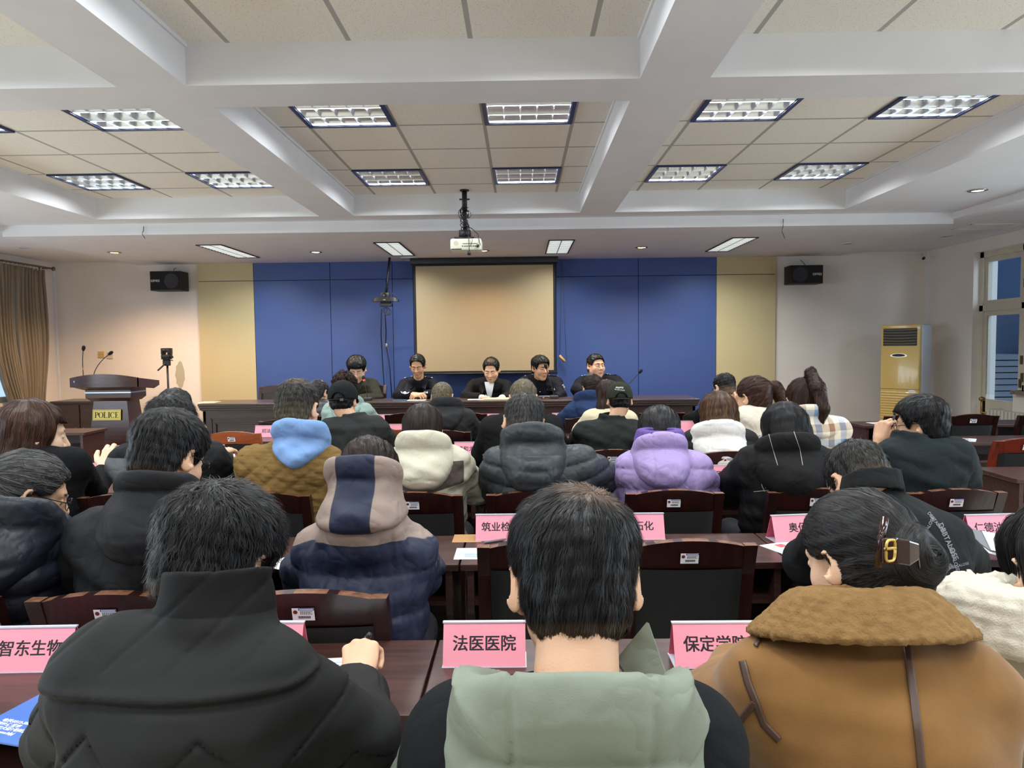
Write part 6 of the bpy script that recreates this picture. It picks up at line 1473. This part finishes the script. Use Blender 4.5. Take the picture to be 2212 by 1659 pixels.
person('J', 'person with tousled black hair in a black and grey jacket behind the shell jacket', 3.42, (365, 853), 84, ((240, 985), (485, 975)), 3.35, H_(top=.03, side=.014, n=3400, len=.06, lift=.018, sw=.002, jit=.4),
       dict(mat=cloth('black_grey_nylon', (36, 38, 41), .7, col2=(104, 108, 112), attr='p1'), p1=lambda v, J: np.minimum(-.07-(v[:, 0]-J['N'][0]), .04-np.abs(v[:, 2]-J['N'][2]+.1)+.03), bulk=1.1, disp=d_shell(.006, 22, 2)), yaw=-.1, pitch=.3, Yp=3.4, extras=[])
M_olive = cloth('olive_quilt', (124, 98, 56), .75, bump=.25, bs=300)
def hL(q): return groove(q[:, 0]-.01, .003, .005)+.004*np.sin(q[:, 2]*60-q[:, 0]*34)+.002*np.sin(q[:, 2]*90+q[:, 0]*60)
person('L', 'person with cropped hair in an olive quilted jacket with a light blue hood', 3.4, (640, 819), 88, ((515, 985), (738, 985)), 3.33, H_(top=.014, side=.007, n=4200, len=.022, lift=.008, sw=.0018, mat='buzz', fade=.45, fz=.06, nape=-.07, bald=((.01, -.06, .11), .05, .35)),
       dict(mat=M_olive, bulk=1.2, disp=d_quilt(.075, .008, 1), res=.7), yaw=-.12, pitch=.22, skin='skin', Yp=3.45, neck=(650, 925), hood=dict(mat=cloth('blue_fleece', (124, 158, 206), .9, bump=.25), pw=1.7, dim=(.158, .155, .055, .092, .026, .03), taper=.6, back=.095, slope=.5, fold=.002, disp=hL, ox=1.15, seed=1))
M_parka = cloth('cream_parka', (200, 196, 176), .65, bump=.2, bs=300, col2=(88, 78, 74), attr='p1')
def pM(v, J):
    x = np.abs(v[:, 0]-J['N'][0]); z = v[:, 2]-J['N'][2]; return np.minimum(np.minimum(z+.185-.25*x, -.035-z+0*x+.0), .19-x)
person('M', 'person with long dark hair in a cream and brown hooded parka', 3.45, (912, 868), 88, ((838, 985), (1012, 985)), 3.38, H_(LONGH, L=.22, w=.09, n=4200, sw=.0022, wq=.016, mat='dkbrown'),
       dict(mat=M_parka, p1=pM, bulk=1.16, disp=d_shell(.007, 24, 2), name='parka', res=.85), yaw=.05, pitch=.3, fem=True, Yp=3.47, neck=(915, 950), elbow=[(842, 1050, 3.7), (1025, 1060, 3.55)], hood=dict(mat=cloth('cream_hood', (208, 203, 182), .7), dim=(0.16, 0.2, 0.065, 0.1, 0.028, 0.03), taper=.35, back=.1, fold=.008, disp=lambda q: groove(q[:, 0]*q[:, 0]*2+q[:, 2]+.1, .004, .006)))
M_slate = mat('slate_nylon', (54, 60, 63), .42, wr=.45, ws=15., spec=.3, bump=.15, bscale=200)
person('N', 'person in a dark grey hooded puffer jacket, centre of the third row', 3.42, (1130, 851), 84, ((1050, 985), (1285, 985)), 3.35, H_(top=.016, side=.008, n=4200, len=.032, lift=.008, sw=.0018, mat='salt', crown=(0, -.075, .1), fade=.4, fz=-.01),
       dict(mat=M_slate, bulk=1.28, disp=d_puff(.085, .015, 1, -.5), name='puffer_jacket', res=.8), yaw=.1, pitch=.4, roll=.12, Yp=3.47, neck=(1150, 935), elbow=[(1058, 1060, 3.6), (1318, 1040, 3.6)], hood=dict(mat=M_slate, dim=(0.17, 0.24, 0.085, 0.102, 0.03, 0.045), taper=.35, back=.095, disp=hood_puff, ox=1.15))
M_lil = mat('lilac_nylon', (170, 150, 202), .55, wr=.45, ws=15., spec=.3, bump=.2, bscale=200)
person('O', 'person with black hair tied back in a lilac hooded puffer jacket', 3.6, (1424, 877), 82, ((1335, 1000), (1532, 1000)), 3.48, H_(PONY, mat='soft', tie=(0, -.1, -.06), tail=((0, -.11, -.08), (0, -.1, -.11)), r=(.02, .022, .02), n=4200, sw=.0018, top=.02, side=.016),
       dict(mat=M_lil, bulk=1.22, disp=d_puff(.1, .014, 3, .3), name='puffer_jacket', res=.8), pitch=.3, fem=True, Yp=3.51, neck=(1425, 955), elbow=[(1335, 1060, 3.6), (1528, 1060, 3.6)], hood=dict(mat=M_lil, dim=(0.15, 0.19, 0.065, 0.098, 0.026, -0.01), taper=.3, back=.1, disp=lambda q: groove(np.abs(q[:, 0])-.055, .004, .006)),
       extras=[collar_ring(cloth('purple_rib', (104, 84, 150), .9, bump=.5, bs=160), .088, .02, .04, .05, .001, 200, 'knit_collar', 0., 1.1, .006)])
M_stit = mat('white_stitch', (190, 186, 170), .7); M_pblk = K_black('black_coat', (36, 36, 36), .7)
person('P', 'person with black bobbed hair in a black hooded coat with white stitching', 3.42, (1697, 866), 90, ((1598, 990), (1800, 985)), 3.35, dict(style='bob', mat='black', L=.1, w=.095, n=4200, len=.09, lift=.004, sw=.0018, seg=7, jit=.06, top=.018, yc=.03),
       dict(mat=M_pblk, bulk=1.2, disp=d_shell(.008, 20, 1), name='coat', res=.8), pitch=.35, fem=True, Yp=3.47, neck=(1700, 955), elbow=[(1578, 1050, 3.6), (1795, 1050, 3.65)], hood=dict(mat=M_pblk, dim=(0.175, 0.22, 0.07, 0.102, 0.028, 0.03), taper=.3, back=.1, fold=.004, ox=1.15),
       extras=[cloth_band(l_, 1.1, M_stit, 'stitching', key=k_, off=.001) for l_, k_ in (([(1660, 935), (1668, 965), (1680, 1005)], 'hood_fn'), ([(1715, 932), (1728, 970), (1734, 1005)], 'hood_fn'), ([(1640, 945), (1665, 926), (1700, 922), (1735, 930)], 'hood_fn'), ([(1636, 990), (1646, 1050), (1652, 1062)], 'coat_fn'), ([(1643, 990), (1654, 1055)], 'coat_fn'), ([(1766, 978), (1780, 1015), (1788, 1055)], 'coat_fn'), ([(1773, 980), (1790, 1030)], 'coat_fn'), ([(1628, 1062), (1700, 1056), (1780, 1060)], 'coat_fn'))])
M_teal = K_black('dark_teal_jersey', (42, 51, 54), .8, bs=500)
person('Q', 'person with tousled black hair and glasses in a dark teal zip jacket, raising a pen', 3.38, (1990, 852), 84, ((1893, 975), (2095, 965)), 3.31, H_(top=.03, side=.02, n=4200, len=.06, lift=.01, sw=.002, nape=-.075, wq=.018),
       dict(mat=M_teal, bulk=1.12, disp=d_shell(.006, 22, 3), collar=(.07, .078, .008), res=.85), yaw=.85, pitch=.15, Yp=3.41, neck=(1985, 935), elbow=[(1905, 1040, 3.55), (2085, 1030, 3.6)], wrist=[(1895, 965, 3.52), (2050, 1040, 3.85)], hands=('pen', 'rest'), npose=[((.3, .1, 1.), (-.8, -.5, .1)), None], extras=[glasses()])
R_, J = PEOPLE['Q']; held_pen('pen', 'dark pen in the raised hand of the person with glasses at right', J, 0, mat('pen_black', (1, 1, 1)), tilt=(.1, -.1, .9), at=(.03, .09, -.03), L=.12, back=.5)
# ================================================================== row 4
def cap_hat(m_, back_open=True, print_=None, strap=None):
    def e(root, J):
        def f(p):
            d = skull_fn(p)-.020; d = np.maximum(d, .012-.35*p[:, 1]*0-p[:, 2]+.12*np.minimum(p[:, 1], 0)*1.2)
            d = np.maximum(d, -(skull_fn(p)-.012))
            bill = np.maximum(np.abs(p[:, 2]-.03+.5*(p[:, 1]-.09)**1*.5)-.003, ell(p, (0, .1, .03), (.075, .085, .1))); bill = np.maximum(bill, .07-p[:, 1]); d = np.minimum(d, bill)
            if back_open: d = np.maximum(d, -(np.linalg.norm((p-A3(0, -.11, .0))*A3(1, .6, 1.25), axis=1)-.042))
            b = np.linalg.norm(p-A3(0, -.012, .139), axis=1)-.006; return np.minimum(d, b)
        v, fc = nets(f, (-.12, -.14, -.06), (.12, .21, .15), .005); nmesh('cap', (v*J['hs'])@J['R'].T+J['Hc'], fc, m_, root)
        J['cap_fn'] = lambda p: f((p-J['Hc'])@J['R']/J['hs'])*J['hs']
        m = MB(); m.tube([head_pt(J, .092*math.sin(t), -.012-.118*math.cos(t), -.012) for t in [-.75+1.5*i/10 for i in range(11)]], .006, 6); sub('strap', root, m, m_)
        if strap: m = MB(); c = head_pt(J, .03, -.128, -.012); m.box(c.x-.011, c.x+.011, c.y-.008, c.y+.002, c.z-.008, c.z+.008); sub('buckle', root, m, M_steel, False)
    return e
M_g1 = K_black('charcoal_shell', (54, 57, 56), .75)
person('R', 'person in a black cap and charcoal jacket, left half of the fourth row', 4.65, (740, 826), 57, ((690, 918), (838, 918)), 4.58, H_(top=.008, side=.008, n=1200, len=.025, lift=.004),
       dict(mat=M_g1, bulk=1.2, disp=d_shell(.007, 22, 1), collar=(.06, .08, .008)), pitch=.25, yaw=-.05, Yp=4.64, neck=(758, 893), extras=[cap_hat(cloth('black_cap', (32, 36, 37), .85), True, None, True)])
person('S', 'person with fair cropped hair in a black sweater behind the dark grey puffer', 4.62, (1130, 820), 58, ((1040, 915), (1212, 912)), 4.56, H_(top=.010, side=.006, n=2400, len=.02, lift=.006, mat='fair', nape=-.075),
       dict(mat=K_black('black_sweater', (34, 34, 34), .95), bulk=1.15, disp=d_shell(.005, 24, 2)), pitch=.3, yaw=-.08, Yp=4.62, neck=(1135, 893))
person('T', 'person in a dark green cap and black jacket, right half of the fourth row', 4.75, (1338, 829), 51, ((1245, 925), (1390, 925)), 4.68, H_(top=.008, side=.008, n=1000, len=.025, lift=.004),
       dict(mat=K_black('black_green_shell', (44, 48, 46), .75), bulk=1.15, disp=d_shell(.008, 22, 3), collar=(.085, .085, .01)), pitch=.28, Yp=4.72, neck=(1325, 895),
       extras=[cap_hat(cloth('green_cap', (58, 62, 48), .85)), cloth_text('POLPYO', 1338.5, 837.5, 4.6, M_prv, -.02, 'lettering', .02, 'cap_fn', sx=.95, off=.001), cloth_text('Best glory Sounder', 1339, 842, 3.4, M_prv, -.12, 'lettering', .0, 'cap_fn', sx=.85, off=.001)])
person('U', 'person with a glossy brown bob and a big white hood over a black jacket', 4.6, (1552, 843), 78, ((1478, 945), (1632, 945)), 4.53, H_(BOBH, mat='chest', L=.15, w=.098, wq=.018, n=3600),
       dict(mat=K_black('black_puffer_fabric', (44, 44, 44), .6), bulk=1.15, disp=d_puff(.1, .012, 1)), pitch=.25, fem=True, Yp=4.6, neck=(1550, 925), hood=dict(mat=cloth('white_down', (232, 232, 226), .7, bump=.15), pw=2.2, dim=(0.19, 0.24, 0.09, 0.108, 0.034, 0.03), taper=.42, back=.1, disp=lambda q: .008*(np.abs(np.sin(np.pi*q[:, 2]/.05))**.5-.5)*(np.abs(q[:, 0]) < .075)+groove(np.abs(q[:, 0])-.078, .004, .005), ox=1.2))
def plaid():
    m = bpy.data.materials.new('plaid_wool'); m.use_nodes = True; t = m.node_tree; b = t.nodes['Principled BSDF']; tc = nd(t, 'ShaderNodeTexCoord'); sp = nd(t, 'ShaderNodeSeparateXYZ'); t.links.new(tc.outputs['Object'], sp.inputs[0]); cols = []
    for i in (0, 2):
        mu = nd(t, 'ShaderNodeMath', operation='MULTIPLY'); t.links.new(sp.outputs[i], mu.inputs[0]); mu.inputs[1].default_value = 1/.19
        fr = nd(t, 'ShaderNodeMath', operation='FRACT'); t.links.new(mu.outputs[0], fr.inputs[0]); r = nd(t, 'ShaderNodeValToRGB'); r.color_ramp.interpolation = 'CONSTANT'
        e = r.color_ramp.elements; e[0].position = 0; e[0].color = (*lin((226, 214, 190)), 1); e[1].position = .28; e[1].color = (*lin((140, 100, 64)), 1)
        for p_, c_ in ((.52, (228, 218, 196)), (.78, (120, 152, 184))): q = e.new(p_); q.color = (*lin(c_), 1)
        t.links.new(fr.outputs[0], r.inputs[0]); cols.append(r)
    x = nd(t, 'ShaderNodeMix', data_type='RGBA'); x.inputs[0].default_value = .5; t.links.new(cols[0].outputs[0], x.inputs[6]); t.links.new(cols[1].outputs[0], x.inputs[7]); t.links.new(x.outputs[2], b.inputs['Base Color']); b.inputs['Roughness'].default_value = .95; b.inputs['Sheen Weight'].default_value = .3; return m
M_plaid = plaid()
person('V', 'person with a high brown ponytail in a beige, brown and blue plaid coat', 4.62, (1738, 817), 72, ((1668, 915), (1832, 915)), 4.55, H_(PONY, mat='brown', tie=(-.0, -.09, .10), tail=((.005, -.12, .135), (.02, -.16, .05), (.035, -.165, -.06), (.03, -.15, -.14)), r=(.014, .026, .036, .03, .008), n=3600, len=.12, sw=.0026, lift=.008, wq=.012),
       dict(mat=M_plaid, bulk=1.15, disp=d_shell(.004, 20, 1), name='coat'), pitch=.25, yaw=-.06, fem=True, Yp=4.6, neck=(1740, 890), hood=dict(mat=M_plaid, dim=(0.18, 0.14, 0.04, 0.098, 0.026, 0.02), taper=-.1, back=.09, fold=.003))
M_wht = cloth('white_padded', (226, 224, 216), .75)
person('K', 'person with straight black hair in a white padded jacket near the lectern', 4.66, (376, 836), 66, ((292, 925), (440, 925)), 4.6, H_(LONGH, mat='soft', L=.16, n=2000), dict(mat=M_wht, bulk=1.15, disp=d_puff(.1, .01, 2)), pitch=.3, fem=True, Yp=4.62, neck=(370, 900), elbow=[(300, 990, 4.9), (438, 985, 4.85)], wrist=[(380, 990, 5.1), (468, 978, 4.98)], hood=dict(mat=M_wht, dim=(0.16, 0.18, 0.07, 0.108, 0.036, 0.04)))
# ================================================================== rows 5 and 6
person('W', 'person with a reddish brown ponytail in a cream sweater, hand at the chin', 5.42, (1628, 813), 62, ((1580, 892), (1692, 896)), 5.35, H_(PONY, mat='auburn', tie=(.062, -.075, .055), tail=((.095, -.095, .045), (.13, -.1, -.03), (.15, -.09, -.11)), r=(.018, .036, .04, .012), n=2600, sw=.0026, lift=.008), dict(mat=cloth('cream_knit', (218, 210, 194), .95, bump=.4), bulk=1.12, disp=d_shell(.005, 20, 2), name='sweater'), yaw=.55, pitch=.25, fem=True, skin='skin', Yp=5.4, neck=(1638, 872), wrist=[(1600, 893, 5.52), (1690, 930, 5.9)], elbow=[(1585, 925, 5.7), (1700, 925, 5.75)], hands=('hold', 'rest'), npose=[((0, -.1, 1), (0, -1, 0)), None])
person('Y', 'grey-haired person in a dark grey hooded jacket before the speakers', 5.85, (955, 826), 46, ((908, 895), (1022, 893)), 5.79, H_(top=.008, side=.007, n=1800, len=.03, lift=.004, mat='fair', sw=.003), dict(mat=K_black('grey_shell', (58, 59, 60), .75), bulk=1.15, disp=d_shell(.007, 22, 2)), pitch=.25, yaw=-.1, Yp=5.84, hood=dict(mat=K_black('grey_shell', (1, 1, 1)), dim=(0.16, 0.19, 0.06, 0.105, 0.03, 0.03)))
person('Z', 'person with receding grey hair in a dark leather jacket behind the quilted jacket', 6.9, (688, 820), 40, ((650, 878), (735, 878)), 6.85, H_(top=.008, side=.012, n=1500, len=.035, lift=.004, mat='salt', sw=.003, bald=((-.02, .03, .12), .07, .8)), dict(mat=mat('black_leather', (58, 58, 60), .35), bulk=1.1, disp=d_shell(.006, 24, 1)), yaw=-.4, pitch=.2, Yp=6.92)
M_mint = cloth('mint_nylon', (150, 172, 164), .7)
person('CU', 'person with curly brown hair in a mint jacket before the man in olive', 6.05, (744, 803), 46, ((700, 880), (805, 885)), 6, dict(style='curly', mat='brown', n=3000, len=.05, lift=.018, sw=.003, wave=1.2, jit=.8, seg=7, top=.02, wq=.02), dict(mat=M_mint, bulk=1.1, disp=d_shell(.006, 24, 1)), pitch=.2, fem=True, Yp=6.0, hood=dict(mat=M_mint, dim=(0.14, 0.16, 0.05, 0.098, 0.028, 0.02)))
M_bh = cloth('navy_hoodie', (42, 58, 92), .9)
person('BH', 'person with pinned-up brown hair in a navy blue hoodie before the desk', 6.65, (1279, 808), 42, ((1222, 880), (1325, 880)), 6.6, dict(style='bun', mat='dkbrown', tie=(.05, -.09, .045), br=(.045, .035, .03), n=1600, len=.08, lift=.005, sw=.003, jit=.1, top=.014, side=.012), dict(mat=M_bh, bulk=1.12, disp=d_shell(.006, 22, 1), name='hoodie'), yaw=.25, pitch=.2, fem=True, Yp=6.64, hood=dict(mat=M_bh, dim=(0.16, 0.2, 0.07, 0.105, 0.034, 0.045)))
person('LC', 'person with long straight brown hair in a cream jacket beside the green cap', 5.75, (1312, 818), 47, ((1262, 897), (1372, 897)), 5.7, H_(LONGH, mat='brown', L=.34, w=.1, wq=.02, n=2000), dict(mat=cloth('cream_wool', (218, 206, 172), .9), bulk=1.1, disp=d_shell(.004, 20, 1)), pitch=.15, fem=True, Yp=5.74)
person('X', 'person with cropped black hair, glasses and black fleece, far right of the front row', 6.45, (1565, 806), 44, ((1505, 890), (1612, 890)), 6.4, H_(top=.012, side=.006, n=1600, len=.022, lift=.005, sw=.003, fade=.5, fz=.03), dict(mat=K_black('black_fleece', (24, 24, 26), .95), bulk=1.15, disp=d_shell(.005, 22, 1), collar=(.09, .085, .012)), pitch=.25, yaw=.35, Yp=6.44, extras=[glasses()])
# ================================================================== the speakers behind the desk
M_uni = K_black('police_navy', (24, 26, 36), .8); M_sil = mat('silver_thread', (222, 224, 226), .45); M_btn = mat('silver_button', (200, 196, 184), .3, metal=.8)
def front_pts(J, pts, off=.002):                 # (x, z) points relative to the neck base pressed on the chest from the front
    p = np.array([J['N']+A3(x, -.45, z) for x, z in pts], f32); return ray_to(J['coat_fn'], p, (0, 1, 0), off, 70)
def front_patch(name, poly, m_, off=.002):
    def e(root, J): mesh(name, front_pts(J, poly, off), [tuple(range(len(poly)))], m_, root)
    return e
def rect(x, z, w, h, r=0.):
    c, s = math.cos(r), math.sin(r); return [(x+a*w/2*c-b*h/2*s, z+a*w/2*s+b*h/2*c) for a, b in ((-1, -1), (1, -1), (1, 1), (-1, 1))]
def disc(x, z, r, n=10): return [(x+r*math.cos(2*math.pi*i/n), z+r*math.sin(2*math.pi*i/n)) for i in range(n)]
def open_collar(m_shirt, m_coat, w=.08, depth=.19, lap=True):
    def e(root, J):
        rows = [(z, w*.8*max(.06, 1-((.04-z)/(.04+depth))**1.15)) for z in np.linspace(.04, -depth, 12)]; q = front_pts(J, [(x*hw_, z) for z, hw_ in rows for x in np.linspace(-1, 1, 7)], .005)
        mesh('shirt', q, [(i*7+k, i*7+k+1, i*7+k+8, i*7+k+7) for i in range(11) for k in range(6)], m_shirt, root, True)
        if lap:
            for s in (-1, 1): q = front_pts(J, [(s*w*.85, .045), (s*w*1.5, .03), (s*w*1.7, -.05), (s*w*1.0, -.085), (s*w*.72, -.04)], .012); o = mesh('lapel', q, [(0, 1, 2, 3, 4)], m_coat, root); md = o.modifiers.new('t', 'SOLIDIFY'); md.thickness = .006
    return e
def uniform(stars, sleeve=True):
    E_ = [open_collar(K_black('uniform_shirt', (22, 22, 26), .9), M_uni)]
    def ep(root, J):
        for s, S_ in ((1, J['SL']), (-1, J['SR'])):
            a = J['N']+A3(0, 0, .05); m = MB(); base = S_+A3(0, 0, .1); pts = []
            d = (S_-J['N']); L = np.linalg.norm(d); 
            def top(t, dy): p = np.array([J['N']+d*t+A3(0, dy, .3)], f32); return ray_to(J['coat_fn'], p, (0, 0, -1), .004, 80)[0]
            v = [top(.35, -.024), top(.35, .024), top(.65, -.026), top(.65, .026), top(1.02, -.028), top(1.02, .028)]; o = mesh('epaulette', v, [(0, 1, 3, 2), (2, 3, 5, 4)], M_uni, root); md = o.modifiers.new('t', 'SOLIDIFY'); md.thickness = .006
            for k in range(stars): c = top(.5+.15*k, -.004); mm = MB(); mm.lathe([(.001, .004), (.011, .002), (.011, 0), (.001, 0)], tuple(c+A3(0, -.004, .004)), 8); sub('star', o, mm, M_sil)
            for k in range(1 if stars > 1 else 2):
                v = [top(.93+.07*k, -.03), top(.93+.07*k, .03), top(.965+.07*k, .03), top(.965+.07*k, -.03)]; v = [q+A3(0, -.003, .006) for q in v]; mesh('rank_bar', v, [(0, 1, 2, 3)], M_sil, o)
    E_.append(ep)
    E_ += [front_patch('badge', [(-.155, -.095), (-.11, -.105), (-.07, -.098), (-.05, -.078), (-.085, -.085), (-.11, -.072), (-.14, -.085), (-.175, -.075)], M_sil, .003)]
    def num(root, J):
        q = front_pts(J, rect(.12, -.09, .09, .026, .06), .003); npl = mesh('number_plate', q, [(0, 1, 2, 3)], M_uni, root)
        v, f = text_geo('056716', .03, .0012); vv = front_pts(J, [(.12+x, -.09+z+.06*x) for x, y, z in v], .0045); mesh('number', vv, f, M_sil, npl)
        for x, z in ((-.012, -.12), (-.012, -.2), (-.09, -.2), (.1, -.2)): mm = MB(); c = front_pts(J, [(x, z)], .002)[0]; mm.lathe([(.001, .004), (.007, .003), (.008, 0), (.001, 0)], (0, 0, 0), 10); mm.xf(Matrix.Translation(Vector(c.tolist())) @ Matrix.Rotation(math.pi/2, 4, 'X')); sub('button', root, mm, M_btn)
    E_.append(num)
    if sleeve:
        def sl(root, J):
            c = J['SL']*.75+J['EL']*.25; g = A3(.75, -.65, 0); p = np.array([c+A3(.3*.75, -.3*.65, 0)+A3(x*.65, x*.75, z) for x, z in [(-.03, .035), (.03, .035), (.034, -.01), (0, -.045), (-.034, -.01)]], f32); q = ray_to(J['coat_fn'], p, (-.75, .65, 0), .003, 60); mesh('arm_badge', q, [(0, 1, 2, 3, 4)], mat('badge_grey', (150, 156, 164), .5), root)
            q2 = ray_to(J['coat_fn'], np.array([c+A3(.3*.75, -.3*.65, 0)+A3(x*.65, x*.75, z) for x, z in rect(0, .005, .035, .016)], f32), (-.75, .65, 0), .005, 60); mesh('arm_badge_band', q2, [(0, 1, 2, 3)], M_sil, root)
        E_.append(sl)
    return E_
SHs = lambda **k: H_(n=2200, sw=.003, len=.03, lift=.005, **k)
def spk(key, label, head, hw, sh, hair, coat, **k):
    k.setdefault('Yp', 8.92); return person(key, label, 8.72, head, hw, sh, 8.82, hair, coat, face=-1, floor=DZ, res=.9, **k)
def W3(u, v, y): return (u, v, y)
M_oliv = K_black('dark_olive_cotton', (62, 60, 50), .85)
spk('S1', 'person with glasses in a dark olive jacket behind the desk, looking down', (770, 767), 37, ((724, 828), (815, 826)), SHs(top=.03, side=.012, fringe=.012, front=.058), dict(mat=M_oliv, bulk=1.2, disp=d_shell(.007, 20, 1)), pitch=.45, yaw=.15, jaw=1.12, skin='skin_pale', elbow=[(814, 862, 8.6), (718, 862, 8.6)], wrist=[(772, 863, 8.42), (752, 863, 8.4)],
    extras=[glasses(M_steel, .018), open_collar(K_black('black_tee', (20, 20, 22), .9), M_oliv, .055, .13)])
spk('S2', 'person in dark police uniform with clasped hands, second from left behind the desk', (902, 765), 33, ((864, 826), (945, 826)), SHs(top=.014, side=.008, front=.1, fade=.2), dict(mat=M_uni, bulk=1.08, disp=d_shell(.005, 20, 2), collar=(.035, .075, .01)), pitch=.4, yaw=-.05, jaw=.98, skin='skin_tan', elbow=[(946, 855, 8.58), (862, 855, 8.58)], wrist=[(913, 853, 8.43), (893, 852, 8.43)], hands=('fist', 'hold'), npose=[((-.8, -.5, 0), (0, -.3, 1)), ((.8, -.5, 0), (0, -.3, 1))], extras=uniform(1, False))
M_suit = K_black('black_suit', (26, 26, 27), .8)
spk('S3', 'person in a black jacket and white shirt writing behind the desk, before the screen', (1061, 772), 35, ((1013, 828), (1103, 830)), SHs(top=.014, side=.009, front=.095, bald=((0, .03, .125), .05, .35)), dict(mat=M_suit, bulk=1.05, disp=d_shell(.006, 20, 1)), pitch=.42, yaw=-.12, jaw=1.05, skin='skin', elbow=[(1100, 858, 8.58), (1006, 858, 8.58)], wrist=[(1085, 860, 8.42), (1040, 860, 8.42)], hands=('flat', 'pen'), npose=[((-.55, -.8, -.1), (0, -.1, 1)), ((.45, -.85, .1), (.2, -.1, 1))],
    extras=[open_collar(M_paper, M_suit, .075, .24)]+[(lambda root, J, i=i: sub('shirt_cuff', root, MB().tube([Vector((J['WL' if i == 0 else 'WR']+(J['WL' if i == 0 else 'WR']-J['EL' if i == 0 else 'ER'])*t).tolist()) for t in (-.1, .12)], [.043, .041], 14), M_paper)) for i in (0, 1)])
held_pen('pen', 'white pen in the writing hand of the man in the white shirt', PEOPLE['S3'][1], 1, M_paper, tilt=(-.35, .3, .9), at=(-.025, .085, -.03), L=.13, back=.6)
spk('S4', 'person in dark police uniform holding a phone, turned aside, right of the screen', (1167, 767), 35, ((1122, 821), (1214, 823)), SHs(top=.024, side=.011, fringe=.006, front=.068), dict(mat=M_uni, bulk=1.08, disp=d_shell(.005, 20, 3), collar=(.035, .075, .01)), pitch=.12, yaw=.5, skin='skin_tan', openeye=True, elbow=[(1212, 858, 8.58), (1118, 858, 8.58)], wrist=[(1198, 860, 8.44), (1150, 863, 8.44)], hands=('hold', 'rest'), npose=[((-.75, -.6, 0), (0, -.2, 1)), None], extras=uniform(1))
spk('S5', 'stout person in dark police uniform looking aside, rightmost behind the desk', (1287, 764), 36, ((1243, 824), (1343, 820)), SHs(top=.012, side=.008, front=.075, fade=.3), dict(mat=M_uni, bulk=1.2, disp=d_shell(.005, 20, 1), collar=(.035, .078, .01)), pitch=-.02, yaw=.42, jaw=1.15, skin='skin', openeye=True, extras=uniform(3))
p = PEOPLE['S4'][1]; Mh, o_ = p['HM'][0]; c = Mh@A3(-.01, .1, -.05)+o_+p['org']; r = thing('phone', 'phone held by the officer right of the screen', 'phone', (c[0]-.02, c[1]-.02, zD+.02), .3); autosmooth(MB().box(-.07, .07, -.037, .037, 0, .008, bev=.003).build('case', mat('phone_lilac', (120, 120, 150), .3), r))
